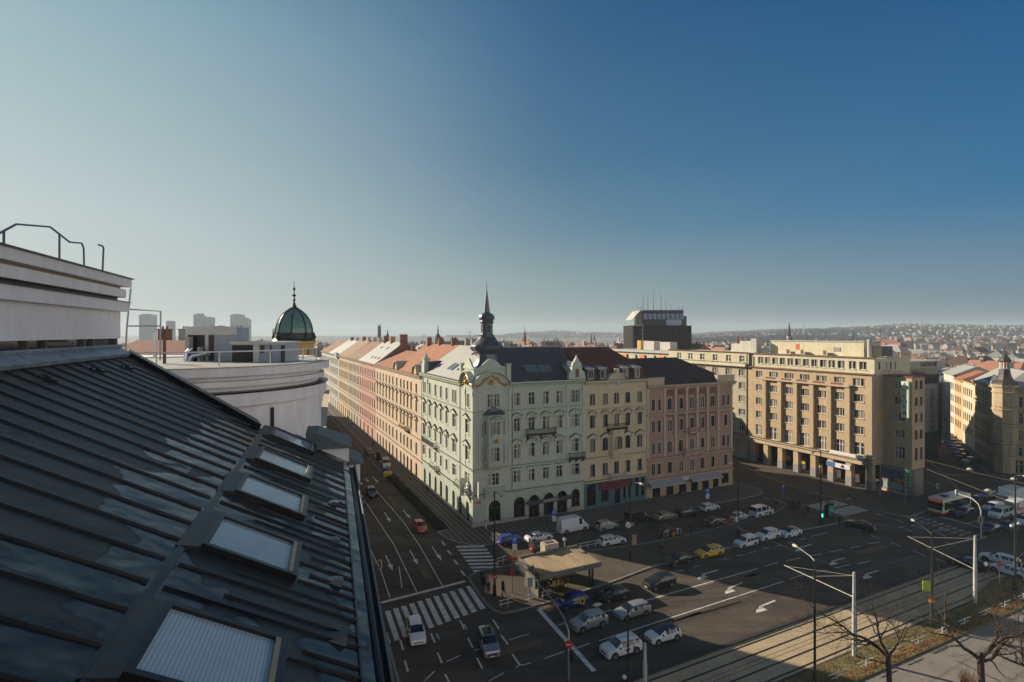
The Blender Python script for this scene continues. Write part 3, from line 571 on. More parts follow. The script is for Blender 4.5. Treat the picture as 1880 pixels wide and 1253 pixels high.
    for t0, t1 in ((.1, 4.4), (19.4, 24.5)):
        b = MB(); b.box(t0, t1, -.35, .5, 23.25, 24.6); b.box(t0 - .1, t1 + .1, -.45, .6, 24.601, 24.8); b.box(t0 + .4, t1 - .4, -.37, -.34, 23.6, 24.3); b.build('attic_block', [PNT], o)
pink_house()
# ------------------------------------------------------------------ the sunlit row along the street on the left
def townhouse(name, label, y0, y1, mw, mt, mroof, ts, rows, ridge, near=False, frame=DARKWOOD, gable=None, x0=0.0, cz=24.2, gf=None, rx=9.0):
    o = thB(name, label, 'building', x0, y0); L = y1 - y0; X = FR(0, L, -90); ws = []
    for z, h, hood in rows:
        for t in ts: ws.append((t, z, 1.2, h, dict(mull=1, trans=.68, sur=.14, hood=hood) if near else dict(hood='tri' if hood in ('tri', 'trio') else ('flat' if hood else None))))
    facade(o, X, L, 4.6, cz, mw, frame, mt, ws, far=not near)
    gw = [(t, .1, 1.6, 3.6, dict(mull=1, trans=.7, sur=0, sill=0, arch=.9 if near else 0, depth=.35)) for t in ts[::1 if len(ts) < 8 else 2]]
    facade(o, X, L, 0, 4.6, gf or mw, DARKWOOD, mt, gw, GLASS_DARK, 'ground_floor_wall', far=not near)
    strip(o, X, 'cornice', mt, 0.002, L - .002, [(.1, cz - .7), (.25, cz - .4), (.8, cz - .05), (.85, cz + .15)], (cz - .55, cz - .15, .5, .7 if near else 1.2))
    for z in (4.55, 9.4, 14.6, 19.3): strip(o, X, 'string_course', mt, 0, L, [(.08, z), (.24, z + .1), (.26, z + .28)])
    b = MB(); b.box(.4, 16, .02, L - .02, 0, cz + .1); b.build('rear_wall', [mw], o)
    e = cz + .17; b = MB(); b.hull([(-.5, .05, e), (rx, .05, ridge), (2 * rx, .05, e)], [(-.5, L - .05, e), (rx, L - .05, ridge), (2 * rx, L - .05, e)]); ro = b.build('roof', [mroof], o)
    if gable: MB().slab([(.3, -.02, e - .5), (rx, -.02, ridge + .35), (2 * rx, -.02, e - .5)], (0, .28, 0)).build('gable_wall', [gable], o)
    return o, ro, L, e, rx, ridge
def roofpt(e, rx, ridge, x): return e + (x + .5) * (ridge - e) / (rx + .5)
PCH = mat('peach_stucco', (.60, .47, .34), .9, .08, .3); PCT = mat('peach_trim', (.62, .48, .34), .9, .08, .4); PC2 = mat('apricot_stucco', (.58, .45, .32), .9, .08, .3)
RSE = mat('rose_stucco', (.50, .29, .22), .9, .1, .3); RST = mat('rose_trim', (.58, .36, .27), .9, .08, .4)
GBE = mat('grey_beige_stucco', (.45, .38, .29), .9, .1, .3); GBT = mat('grey_beige_trim', (.52, .45, .35), .9, .1, .4); YLW = mat('yellow_stucco', (.55, .43, .25), .9, .1, .3)
PGY = mat('pale_grey_stucco', (.5, .48, .42), .9, .1, .3)
NR = ((20.0, 2.2, None), (15.6, 2.7, 'tri'), (10.8, 3.0, 'trio'), (5.7, 2.7, None)); FRW = ((20.0, 2.3, None), (15.5, 2.6, 'flat'), (10.6, 2.7, None), (5.7, 2.5, None))
lean = Vector((-9.5, 0, -6.6)).normalized()
o, ro, L, e, rx, rg = townhouse('peach_house', 'peach house with two curved dormer gables, next to the pale green house', 31.1, 56.8, PCH, PCT, TILE_OR, (2.0, 6.3, 9.6, 13.0, 16.4, 20.9), NR, 31.2, True)
for t0 in (.6, 19.2):
    b = MB(); b.X = FR(0, L, -90); arc = [(t0 + 2 - 2 * math.cos(math.pi * k / 12), 24.3 + 2.2 * math.sin(math.pi * k / 12)) for k in range(13)]
    b.slab([(t, -.3, z) for t, z in arc], (0, .5, 0))
    for k in range(12): (a, z), (c, q) = arc[k], arc[k + 1]; b.hull([(a, -.7, z), (c, -.7, q), (c, -.7, q + .25), (a, -.7, z + .25)], [(a, 2.6, z), (c, 2.6, q), (c, 2.6, q + .25), (a, 2.6, z + .25)])
    b.build('curved_gable', [PCT], o)
balcony(o, FR(0, L, -90), 8.4, 14.4, 10.3, 1.1, PCT, stone=True)
for y in (1.8, 4.6, 8.4): skylight(ro, (3.4, y + 1, roofpt(e, rx, rg, 3.4)), (0, 1, 0), lean, 2.0, 2.2, SHEET2, SKYGLASS, .2)
for x, y in ((9, 4), (9, 14), (8.4, 22)): chimney(ro, x, y, rg - 1, rg + 1.4, BRICKRED, 1.2, .7, 3)
o, ro, L, e, rx, rg = townhouse('apricot_house', 'apricot house with a low plain orange roof, right of the rose red house', 56.8, 81.5, PC2, PCT, TILE_OR, (2.3, 6.3, 10.3, 14.3, 18.3, 22.3), NR, 28.6, True)
chimney(ro, 9, 6, rg - .6, rg + 1.2, PALE, 2.2, .8, 2); chimney(ro, 10, 18, rg - 1, rg + 1.2, BRICKRED, 1.2, .7, 3)
o, ro, L, e, rx, rg = townhouse('rose_house', 'rose red house under a pale grey sheet roof with a brick gable end', 81.5, 109.6, RSE, RST, SHEET, [1.9 + 3.45 * k for k in range(8)], FRW, 31.2, gable=BRICKRED)
for x, y in ((2.2, 4), (2.2, 9), (2.2, 14), (6.4, 10), (6.4, 19)): skylight(ro, (x, y, roofpt(e, rx, rg, x)), (0, 1, 0), lean, .9, 1.1, IRON, SKYGLASS, .12)
chimney(ro, 9, 1.2, rg - 1, rg + 2.2, BRICKRED, 2.4, .8, 2); chimney(ro, 8.5, 14, rg - 1, rg + 1.4, OCHRE, 1.6, .8, 3); chimney(ro, 8.5, 24, rg - 1, rg + 1.6, BRICKRED, 1.6, .8, 3)
o, ro, L, e, rx, rg = townhouse('grey_beige_house', 'grey beige house with many windows under a faded orange roof', 109.6, 133.4, GBE, GBT, TILE_OB, [1.7 + 2.9 * k for k in range(8)], FRW, 30.8)
for y in (3, 6, 9, 12, 15): skylight(ro, (2.0, y, roofpt(e, rx, rg, 2.0)), (0, 1, 0), lean, 1.5, 1.2, SHEET2, SHEET2, .12)
chimney(ro, 9, 8, rg - 1, rg + 1.2, PALE, 1.4, .8, 3); chimney(ro, 9, 18, rg - 1, rg + 1.3, PALE, 1.4, .8, 3)
o, ro, L, e, rx, rg = townhouse('yellow_house', 'yellow street house with a tan tiled roof, far along the left row', 133.4, 160, YLW, GBT, TILE_TAN, [1.7 + 2.9 * k for k in range(9)], FRW, 30.9, gable=mat('dark_gable_render', (.1, .075, .07), .9, .15))
chimney(ro, 9, 5, rg - 1, rg + 1.2, PALE, 1.4, .8, 3); chimney(ro, 9, 16, rg - 1, rg + 1.3, BRICKRED, 1.4, .8, 3)
o, ro, L, e, rx, rg = townhouse('pale_grey_house', 'pale grey street house with light sheet roof, beyond the yellow house', 160, 190, PGY, PALE, SHEET2, [1.7 + 3.1 * k for k in range(9)], FRW, 30.6)
b = MB(); b.box(-1.1, -.4, -.5, 6, 23.2, 25.4); b.build('roof_box', [mat('blue_grey_panel', (.3, .36, .42), .5, .1)], o)
chimney(ro, 9, 6, rg - 1, rg + 1.2, PALE, 1.4, .8, 3); chimney(ro, 9, 20, rg - 1, rg + 1.2, BRICKRED, 1.4, .8, 3)
townhouse('brown_roofed_house', 'pale street house with brown roof and dormers, farthest of the left row', 190, 224, PALE, PGY, TILE_OB, [1.7 + 3.3 * k for k in range(10)], FRW, 30.2)
# ------------------------------------------------------------------ yellow dome house on our side of the street (behind the white drum)
def dome_house():
    o = thB('domed_corner_house', 'ochre yellow corner house under a ribbed green glass and copper dome', 'building')
    M = lambda X, Y: toB(Vector((X, Y, 0)))
    YO = mat('ochre_yellow_stucco', (.58, .36, .1), .9, .1, .3)
    a, c = M(-16.0, 44), M(-29.8, 86.5); d = (c - a).normalized(); n = Vector((-d.y, d.x, 0))
    b = MB(); b.hull([a, c, c + n * 14, a + n * 14], [p + UP * 24.4 for p in (a, c, c + n * 14, a + n * 14)]); b.build('wall', [YO], o)
    b = MB(); q = lambda g, z: [p + UP * z for p in (a - n * -g * -1 - d * g, c - n * g + d * g, c + n * (14 + g) + d * g, a + n * (14 + g) - d * g)]
    b.hull(q(.7, 24.41), q(.8, 24.9)); b.build('cornice', [PCT], o)
    b = MB(); b.hull([a, c, c + n * 14, a + n * 14], [p + UP * .1 for p in (a, c, c + n * 14, a + n * 14)]) if 0 else None
    b = MB(); p4 = [a + UP * 24.91, c + UP * 24.91, c + n * 14 + UP * 24.91, a + n * 14 + UP * 24.91]; m0, m1 = a + n * 7 + UP * 27.2, c + n * 7 - d * 5 + UP * 27.2
    b.poly([p4[0], p4[1], m1, m0]); b.poly([p4[1], p4[2], m1]); b.poly([p4[2], p4[3], m0, m1]); b.poly([p4[3], p4[0], m0]); b.build('roof', [SHEET2], o)
    ctr = toB(Vector((-36.0, 90.0, 0))); k = ctr
    MB().lathe([(3.1, 20), (3.1, 32.2), (3.4, 32.3), (3.45, 32.7)], 24, k).build('drum', [YO], o, smooth=30)
    for q in range(8):
        b = MB(); b.X = Matrix.Translation(k) @ Matrix.Rotation(q * math.pi / 4, 4, 'Z'); b.box(3.05, 3.18, -.45, .45, 29.6, 31.4); b.build('drum_window', [GLASS], o)
    cp = mat('green_copper', (.1, .17, .13), .6, .2, 1.2, .2); dk = mat('dark_copper', (.03, .04, .035), .5, .2, 1.5, .4); gp_ = mat('green_dome_glass', (.1, .2, .17), .15, .1, 1)
    prof = [(2.85, 34.0), (2.8, 34.8), (2.6, 35.6), (2.25, 36.4), (1.75, 37.1), (1.2, 37.6), (.65, 37.95), (.5, 38.0)]
    MB().lathe([(3.35, 32.71), (3.2, 33.0), (3.0, 33.2), (2.95, 33.9), (3.05, 34.0)], 24, k).build('dome_base', [dk], o, smooth=30)
    dm = MB().lathe(prof, 16, k).build('dome', [gp_], o)
    for q in range(8):
        an = 2 * math.pi * (q + .5) / 8 + .2; b = MB(); b.tube([k + Vector((math.cos(an) * (r_ + .03), math.sin(an) * (r_ + .03), z)) for r_, z in prof], .13, 6); b.build('dome_rib', [dk], dm)
    MB().lathe([(.7, 37.95), (.8, 38.1), (.42, 38.3), (.28, 38.7), (.16, 39.1), (.12, 39.3), (.26, 39.5), (.12, 39.75), (.09, 40), (.4, 40.2), (.09, 40.45), (.06, 41), (.28, 41.3), (.05, 41.6), (.03, 42.7)], 10, k).build('finial', [dk], o, smooth=35)
    b = MB()
    for q in range(8):
        an = 2 * math.pi * (q + .5) / 8 + .2; b.lathe([(.3, 33.0), (.36, 33.4), (.2, 33.8), (.05, 34.2)], 6, k + Vector((math.cos(an) * 3.1, math.sin(an) * 3.1, 0)))
    b.build('scroll_ornament', [dk], dm)
dome_house()

# lower houses on our own side of the street, beyond the domed corner house
a_, c_ = Vector((-36.0, 104.0, 0)), None; dn = D1.copy()
for i, (t0, t1, m, lb) in enumerate(((0, 46, PC2, 'apricot house just past the domed corner house on the near side'), (46, 98, PGY, 'pale grey house in the middle of the near side row'), (98, 150, YLW, 'yellow house far along the near side row'))):
    p = a_ + dn * t0; o = thing('street_house', lb, 'building', p, math.atan2(dn.y, dn.x)); L = t1 - t0 - .05
    MB().box(0, L, 0, 13, 0, 16.4).build('wall', [m], o); b = MB(); b.hull([(0, -.5, 16.41), (0, 6.5, 20.6), (0, 13.5, 16.41)], [(L, -.5, 16.41), (L, 6.5, 20.6), (L, 13.5, 16.41)]); b.build('roof', [TILE_OB], o)

o = thing('shade_house', 'tall grey shading house added unseen behind the domed corner house', 'building', (-58, 103, 0), R(90)); MB().box(0, 27, 0, 18, 0, 25.6).build('wall', [PGY], o); b = MB(); b.hull([(0, -.4, 25.61), (0, 9, 26.6), (0, 18.4, 25.61)], [(27, -.4, 25.61), (27, 9, 26.6), (27, 18.4, 25.61)]); b.build('roof', [TILE_OB], o)  # unseen house, added to keep sun off the road by the zebra crossing
# ------------------------------------------------------------------ tan block with the arcade, across the side street
TAN = mat('tan_render', (.48, .36, .22), .9, .12, .35, fine=8); TANT = mat('tan_trim', (.53, .41, .27), .9, .1, .5); CREAMR = mat('cream_render', (.60, .54, .38), .9, .1, .3)
STONE = mat('grey_granite', (.24, .23, .22), .8, .15, 2); REDM = mat('rust_red_metal', (.16, .05, .035), .6, .15); CONC = mat('pale_concrete', (.34, .31, .28), .9, .12, .4)
def tan_block():
    o = thB('arcaded_office_block', 'tan office block with street arcade and a corner tower with a vertical sign', 'building', 85, -16.8)
    L = 32.3; X = FR(0, L, -90); T = lambda y: L - (y + 16.8)
    W3 = dict(mull=2, trans=0, sur=.05, depth=.25); W4 = dict(mull=3, trans=.66, sur=.05, depth=.25, fw=.1); ws = []
    cols = (12.0, 7.6, 3.2, -1.0, -5.3, -9.6, -13.9)
    for i, y in enumerate(cols):
        w = 1.8 if i == 0 else 2.4
        for z, h in ((22.4, 1.7), (18.95, 1.7), (15.35, 1.8), (11.85, 1.8)): ws.append((T(y), z, w, h, dict(W3, mull=3) if 0 < i < 6 else W3))
        ws.append((T(y), 6.9 if 0 < i < 6 else 7.4, 2.9 if 0 < i < 6 else w, 3.1 if 0 < i < 6 else 2.7, W4 if 0 < i < 6 else dict(W4, mull=2)))
    facade(o, X, L, 5.6, 25, TAN, WHITE, TANT, ws)
    for y in (9.95, 5.45, 1.1, -3.2, -7.5, -11.8): MB().box(-.65, .003, y + 16.8 - .55, y + 16.8 + .55, 7.2, 21.99).build('pier', [TAN], o)
    for y in (9.9, 5.5, 1.1, -3.3, -7.6):
        pass
    MB().box(-.95, .004, 16.8 - 12.4, 16.8 + 10.6, 21.991, 22.35).box(-.97, -.8, 16.8 - 12.42, 16.8 + 10.62, 22.351, 22.95).build('ledge', [TANT], o)
    for y in (7.6, 3.2, -1.0, -5.3, -9.6): MB().box(-1.02, -.975, y + 16.8 - 1.4, y + 16.8 + 1.4, 22.45, 22.85).build('ledge_panel', [REDM], o)
    strip(o, X, 'arcade_fascia', TANT, -.003, L + .5, [(.35, 5.35), (.4, 6.3), (.8, 6.45), (.8, 6.7), (.2, 6.75)])
    for y in (14.1, 9.9, 5.7, 1.3, -3.2, -7.5, -11.7, -16.1):
        MB().box(.0, 1.3, y + 16.8 - .65, y + 16.8 + .65, .0, 5.4).build('arcade_pier', [TAN], o).children
        MB().box(-.04, 1.34, y + 16.8 - .69, y + 16.8 + .69, 0, 2.1).build('pier_base', [STONE], o)
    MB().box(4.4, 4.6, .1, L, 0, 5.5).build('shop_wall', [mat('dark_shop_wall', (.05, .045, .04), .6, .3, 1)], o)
    for y, m in ((3.5, 'b'), (-1, 'b'), (7.8, 'b')):
        MB().box(4.3, 4.395, y + 16.8 - 1.7, y + 16.8 + 1.7, 2.6, 3.7).build('blue_panel', [mat('blue_panel', (.03, .1, .25), .5, .1)], o)
        MB().box(4.3, 4.395, y + 16.8 - 1.7, y + 16.8 + 1.7, 1.4, 2.59).build('yellow_panel', [mat('yellow_panel', (.5, .35, .03), .5, .1)], o)
    b = MB(); b.X = X; b.box(T(-6.8), T(-12.2), -.25, -.05, 3.6, 4.6); bn = b.build('shop_banner', [mat('banner_white', (.6, .62, .66), .5, .1)], o)
    b = MB(); b.X = X; b.box(T(-6.85), T(-8.8), -.27, -.251, 3.62, 4.58); b.build('blue_field', [mat('banner_blue', (.04, .14, .36), .5, .3, 3)], bn)
    b = MB(); b.X = X; b.lathe([(.02, -.35), (.3, -.2), (.42, .05), (.25, .3), (.02, .4)], 7, (T(-10.4), -.2, 4.1)); b.build('red_flower', [mat('sign_red', (.5, .02, .02), .4, 0)], bn)
    b = MB(); b.X = X; b.box(T(-8), T(-15.5), -1.0, -.82, 6.75, 7.5); b.build('fascia_sign', [WHITE], o)
    MB().box(-.9, -.2, .05, .75, 4.6, 7.9).build('corner_sign', [STEEL], o)
    # attic storey set back, then the plant penthouse
    XA = FR(.9, L, -90); wa = [(T(y), 26.0, 1.5, 1.75, dict(mull=1, trans=0, sur=.04)) for y in (12.2, 10.1, 7.9, 5.7, 3.5, 1.4, -.7, -2.9, -5.1, -7.2, -9.4, -12.0, -14.3)]
    facade(o, XA, L, 25, 28.5, CREAMR, WHITE, CREAMR, wa, name='attic_wall')
    strip(o, X, 'cornice', mat('rust_brown_coping', (.22, .13, .09), .8, .1), 0, L + .6, [(.1, 24.85), (.45, 25.0), (.45, 25.2), (-.3, 25.22)])
    strip(o, XA, 'roof_edge', mat('rust_brown_coping', (.2, .12, .09), .8, .1), 0, L + .4, [(.1, 28.4), (.35, 28.55), (.35, 28.75)])
    MB().box(7, 13, 6, 30.8, 28.4, 31.9).build('penthouse', [CREAMR], o); MB().box(6.94, 6.99, 22.3, 23.3, 28.75, 31.2).build('red_door', [mat('red_door', (.5, .08, .04), .5, .05)], o)
    MB().box(6.9, 6.995, 11.5, 13.2, 29.6, 30.6).build('penthouse_window', [GLASS], o); MB().box(6.8, 13.2, 5.8, 31, 31.901, 32.1).build('penthouse_roof', [SHEET2], o)
    MB().lathe([(.5, 28.6), (.5, 32.6)], 12, (3.2, 2.4, 0)).build('vent_stack', [SHEET2], o, smooth=30)
    MB().box(8, 12, 2.6, 5.6, 28.7, 31.0).build('plant_box', [IRON], o)
    for y in (3, 9, 16, 21, 27): MB().tube([(8, y, 31.5), (8, y, 34.2 + (y % 4) * .3)], .05, 5).build('antenna', [IRON], o)
    for y in (24.5, 20.5, 14.5): MB().box(5.0, 6.2, y, y + 1.5, 28.7, 29.8).build('roof_box', [CREAMR], o)
    MB().box(.5, 14, .02, L, 5.62, 25.1).box(4.65, 14, .02, L, 0, 5.6).build('core_wall', [TAN], o); MB().box(1.4, 14, .02, L, 25.101, 28.4).build('attic_core', [CREAMR], o)
    # side wall, link and corner tower
    XS = FR(0, 0, 0); facade(o, XS, 4.0, 5.6, 25, TAN, WHITE, TANT, [], name='side_wall'); MB().box(.9, 14, -.003, .02, 25.1, 28.5).build('attic_side', [CREAMR], o)
    for x in (2.3, 4.9, 6.4, 8.0): MB().box(x, x + .55, -.03, -.004, 26.1, 27.7).build('attic_window', [GLASS], o)
    TX = FR(4.0, 0, -90); wt = [(3.3, z, 2.1, h, dict(W3, mull=2) if h < 2 else dict(W4, mull=2)) for z, h in ((22.2, 1.7), (18.8, 1.7), (15.3, 1.8), (11.8, 1.8), (7.4, 2.6))]
    facade(o, TX, 5.7, 5.6, 24.7, TAN, WHITE, TANT, wt, name='tower_wall'); TS = FR(4.0, -5.7, 0)
    facade(o, TS, 4.6, 5.6, 24.7, TAN, DARKWOOD, TANT, [(x, z, .9, h, dict(W3, mull=0)) for x in (1.5, 3.3) for z, h in ((22.2, 1.8), (18.8, 1.8), (15.3, 1.9), (11.8, 1.9), (7.4, 2.6))], name='tower_wall')
    b = MB(); b.box(4.4, 8.58, -5.3, -.02, 0, 24.6); b.build('tower_core', [TAN], o); MB().box(3.8, 8.8, -5.9, .01, 24.701, 24.95).build('tower_coping', [REDM], o)
    b = MB()
    for p, q in (((3.9, 0), (3.9, -5.8)), ((3.9, -5.8), (8.6, -5.8))):
        b.tube([(*p, 25.9), (*q, 25.9)], .05, 5); b.tube([(*p, 25.4), (*q, 25.4)], .035, 5)
        for k in range(6): b.tube([(p[0] + (q[0] - p[0]) * k / 5, p[1] + (q[1] - p[1]) * k / 5, 24.9), (p[0] + (q[0] - p[0]) * k / 5, p[1] + (q[1] - p[1]) * k / 5, 25.9)], .04, 5)
    b.build('terrace_railing', [REDM], o)
    MB().box(3.4, 3.98, -5.35, -3.9, 16.3, 23.9).build('vertical_sign', [mat('pale_green_sign', (.5, .55, .44), .6, .1)], o)
    for k, ch in enumerate('ANKORA'): lettering(ch, 1.25, IRON, o, (3.385, -4.6, 23.1 - k * 1.15), (R(90), 0, R(-90)))
    # ground floor of the tower: shop with blue windows, lottery balls, green sign
    b = MB(); b.hull([(3.2, -.02, 0), (3.2, -5.2, 0), (4.2, -6.2, 0), (7.2, -6.2, 0), (8.5, -5.2, 0), (8.5, -.02, 0)], [(3.2, -.02, 5.59), (3.2, -5.2, 5.59), (4.2, -6.2, 5.59), (7.2, -6.2, 5.59), (8.5, -5.2, 5.59), (8.5, -.02, 5.59)]); b.build('ground_floor_wall', [mat('brown_stone', (.2, .16, .13), .85, .15, 1)], o)
    for y in (-1.3, -2.5, -3.7): MB().box(3.14, 3.19, y - .52, y + .52, 3.5, 5.0).build('shop_window', [mat('blue_shop_window', (.04, .1, .2), .2, .5, 2)], o)
    MB().box(3.12, 3.19, -4.3, -.5, .9, 2.3).build('shop_window', [mat('grey_shop_window', (.3, .34, .35), .3, .2, 1)], o)
    MB().box(3.1, 3.19, -5.1, -.2, .05, .6).build('shop_step', [TANT], o)
    sb = MB().box(2.95, 3.15, -5.0, -1.9, 2.75, 3.4).build('round_letter_sign', [IRON], o)
    for k, (ch, cc) in enumerate((('N', (.02, .02, .06)), ('E', (.45, .03, .02)), ('O', (.55, .28, .02)), ('N', (.5, .12, .05)))):
        y = -2.3 - .72 * k; MB().disc((2.9, y, 3.08), (1, 0, 0), .38, .1, 16).build('letter_disc', [mat('disc_%d_paint' % k, cc, .4, 0)], sb); lettering(ch, .5, WHITE, sb, (2.84, y, 3.08), (R(90), 0, R(-90)))
    MB().box(2.75, 3.1, -5.9, -5.0, 1.8, 5.5).build('green_sign', [mat('sign_green', (.01, .2, .1), .4, .05)], o)
    for k, ch in enumerate('HERNA'): lettering(ch, .6, mat('pale_green_letter', (.3, .6, .45), .5, 0), o, (2.73, -5.45, 5.1 - k * .68), (R(90), 0, R(-90)))
    return o
tan_block()
def beige_block():
    o = thB('beige_modern_block', 'grey beige modernist block with white upper storey, behind the dark hipped roof', 'building', 85, 15.55)
    L = 31; X = FR(0, L, -90); GB = mat('greenish_beige_render', (.45, .40, .29), .9, .1, .3); ws = []
    for y in (1.95, 6.5, 11.3, 16.2, 21, 25.8):
        for z, h in ((22.4, 1.8), (18.9, 1.8), (15.4, 1.7), (11.8, 1.7), (7.3, 2.6)): ws.append((L - y, z, 2.0, h, dict(mull=2, trans=0 if h < 2 else .66, sur=.05)))
    facade(o, X, L, 5.6, 24.8, GB, WHITE, GB, ws)
    XA = FR(.4, L, -90); facade(o, XA, L, 25.1, 28.6, CREAMR, WHITE, CREAMR, [(L - y, 26.1, 1.6, 1.8, dict(mull=1, trans=.6, sur=.04, fw=.12)) for y in (2.3, 6.9, 11.8, 16.7, 21.5, 26.3)], name='attic_wall')
    strip(o, X, 'ledge', CREAMR, 0, L, [(.1, 24.8), (1.0, 25.0), (1.0, 25.25), (.9, 25.9), (.6, 25.9)]); strip(o, XA, 'roof_edge', REDM, 0, L, [(.1, 28.5), (.3, 28.7), (.3, 28.85)])
    strip(o, X, 'arcade_fascia', TANT, 0, L, [(.3, 5.3), (.4, 6.3), (.8, 6.45), (.8, 6.7)]); MB().box(.45, 14, .01, L - .01, 0, 25).build('core_wall', [GB], o); MB().box(.9, 14, .01, L - .01, 25.001, 28.55).build('attic_core', [CREAMR], o)
    MB().box(-.12, .02, .0, .3, 5.6, 28.4).build('downpipe', [IRON], o)
    for y0, y1, x, z in ((3, 7, 5, 31.8), (7.2, 11, 6, 31.0)): MB().box(x, x + 3, y0, y1, 28.6, z).build('penthouse', [PALE], o)
    MB().box(4, 6, .6, 2.4, 28.6, 32.5).build('lift_house', [SHEET2], o)
beige_block()
def sign_building():
    o = thB('concrete_sign_building', 'pale concrete building with large relief letters down its windowless front', 'building', 130, -3.8)
    MB().box(0, 6.4, 0, 14, 7.0, 20).build('wall', [CONC], o)
    b = MB()
    for k in range(1, 9): b.box(0, 6.4, -.012, .001, 7 + k * 1.45, 7.04 + k * 1.45)
    b.build('panel_joints', [IRON], o)
    for k, ch in enumerate('ANKORA'): lettering(ch, 2.5, mat('steel_letter', (.3, .3, .31), .4, .1, 2, .6), o, (3.3, -.1, 17.9 - k * 1.9), (R(90), 0, 0), .12)
    MB().box(.0, 6.3, -.02, 13, 0, 6.98).build('glass_base', [mat('greenish_glass', (.05, .07, .06), .1, .3, 1)], o)
    MB().box(6.42, 9.4, .6, 14, 2.5, 19.9).build('mural_wall', [mat('dark_mural', (.09, .1, .06), .8, .8, .8, fine=3)], o); MB().box(9.42, 12.2, -.2, 14, 4.2, 20.2).build('white_pier', [PALE], o)
    MB().box(-8, 9.6, 1.5, 14, 20.01, 24.4).build('upper_storey', [mat('greenish_glass', (.05, .07, .06), .1, .3, 1)], o)
    pb = MB().box(-8, 11.8, .7, 13.8, 24.41, 26.4).build('parapet', [CONC], o); lettering('LAZNI DIL', 1.7, IRON, pb, (3.5, .62, 25.4), (R(90), 0, 0), .08)
    MB().box(-8, 9.5, 1.3, 1.49, 20.3, 22.5).build('planting', [mat('dark_creeper', (.03, .035, .02), .9, .6, 2)], o)
    MB().box(-10, -.02, 2, 14, 0, 20).build('side_wall', [CONC], o)
sign_building()
o = thB('shade_block', 'tall plain shading block added unseen behind the tan corner tower', 'building', 100, 6); MB().box(0, 31, 0, 42, 0, 26).build('wall', [CONC], o); MB().box(-.3, 31.3, -.3, 42.3, 26.001, 26.6).build('roof_edge', [SHEET], o); MB().box(6, 14, 8, 16, 26.601, 28.6).build('penthouse', [PALE], o)  # unseen mass, added to shade the lower fronts of the far right row
def corner_tower_house():
    a = gp(1840, 868); dx = (gp(1742, 793) - a).normalized(); rz = math.atan2(dx.y, dx.x)
    o = thing('sandstone_corner_house', 'sandstone corner house with a dark onion turret on the far right', 'building', a, rz)
    TUR = mat('dark_brown_turret_sheet', (.05, .042, .034), .6, .2, 1)
    SST = mat('sandstone', (.40, .31, .19), .9, .14, .4); L = 27; X = FR(L, 0, 180); W = dict(hood=None)
    fl = ((16.2, 2.4), (12.2, 2.5), (8.0, 2.5), (4.4, 2.0)); ws = [(t, z, 1.2, h, W) for t in [1.5 + 2.65 * k for k in range(10)] for z, h in fl]
    facade(o, X, L, 3.8, 20.4, SST, WHITE, SST, ws, far=True); facade(o, X, L, 0, 3.8, SAND, DARKWOOD, SST, [(t, .3, 1.4, 2.8, W) for t in [1.5 + 2.65 * k for k in range(10)]], name='ground_floor_wall', far=True)
    X2 = FR(0, -34, 90); XF = FR(0, 0, -90)
    ws = [(t, z, 1.5, h, W) for t in [3.0 + 3.4 * k for k in range(9)] for z, h in fl]
    facade(o, XF, 34, 3.8, 20.4, SST, WHITE, SST, ws, far=True); facade(o, XF, 34, 0, 3.8, SAND, DARKWOOD, SST, [(t, .3, 1.7, 3, W) for t in [3.0 + 3.4 * k for k in range(9)]], name='ground_floor_wall', far=True)
    for XX, LL in ((X, L), (XF, 34)):
        strip(o, XX, 'cornice', SST, 0, LL, [(.1, 19.6), (.3, 20), (.9, 20.3), (.9, 20.6)], (19.8, 20.25, .6, .8)); strip(o, XX, 'string_course', SST, 0, LL, [(.1, 15.0), (.35, 15.2), (.35, 15.5)]); strip(o, XX, 'string_course', SST, 0, LL, [(.1, 7), (.3, 7.1), (.3, 7.3)])
    MB().box(.4, L, -33.9, -.4, 0, 20.4).build('core_wall', [SST], o)
    b = MB(); b.hull([(-.3, .5, 20.61), (L, .5, 20.61), (L, -12, 20.61), (-.3, -12, 20.61)], [(5, -5.6, 24.6), (L, -5.6, 24.6), (L, -6.2, 24.6), (5, -6.2, 24.6)]); ro = b.build('roof', [SHEET2], o)
    b = MB(); b.hull([(-.3, -12.01, 20.61), (12, -12.01, 20.61), (12, -34, 20.61), (-.3, -34, 20.61)], [(5.6, -12.01, 24.4), (6.2, -12.01, 24.4), (6.2, -34, 24.4), (5.6, -34, 24.4)]); b.build('roof', [SHEET2], o)
    for x in (9, 12, 15, 18): skylight(ro, (x, -2.6, 22.65), (1, 0, 0), Vector((0, 6.1, -4)), 1.2, 2.4, IRON, SKYGLASS, .15)
    for x, y in ((7, -6.5), (20, -6.3), (8.5, -18), (9.5, -22), (9.5, -26)): chimney(ro, x, y, 22, 26, SST if x < 9 else PALE, .8, .8, 1)
    t = MB().lathe([(2.0, 0), (2.0, 7), (2.4, 7.3), (2.4, 20.7), (2.7, 20.9), (2.7, 21.5)], 8, (.6, -.6, 0)).build('turret', [SST], o)
    for an in (-157.5, -112.5, 157.5, 112.5):
        for z, h_ in fl: b = MB(); b.X = Matrix.Translation((.6, -.6, 0)) @ Matrix.Rotation(R(an), 4, 'Z'); rr_ = (2.4 if z > 6 else 2.0) * math.cos(math.pi / 8); b.box(rr_ - .05, rr_ + .02, -.4, .4, z, z + h_); b.box(rr_, rr_ + .12, -.6, .6, z - .2, z - .05); b.build('turret_window', [GLASS], o)
    for z in (7.1, 11.3, 15.2, 19.4): MB().lathe([(2.42, z), (2.6, z + .1), (2.6, z + .35), (2.42, z + .4)], 8, (.6, -.6, 0)).build('turret_band', [SST], o)
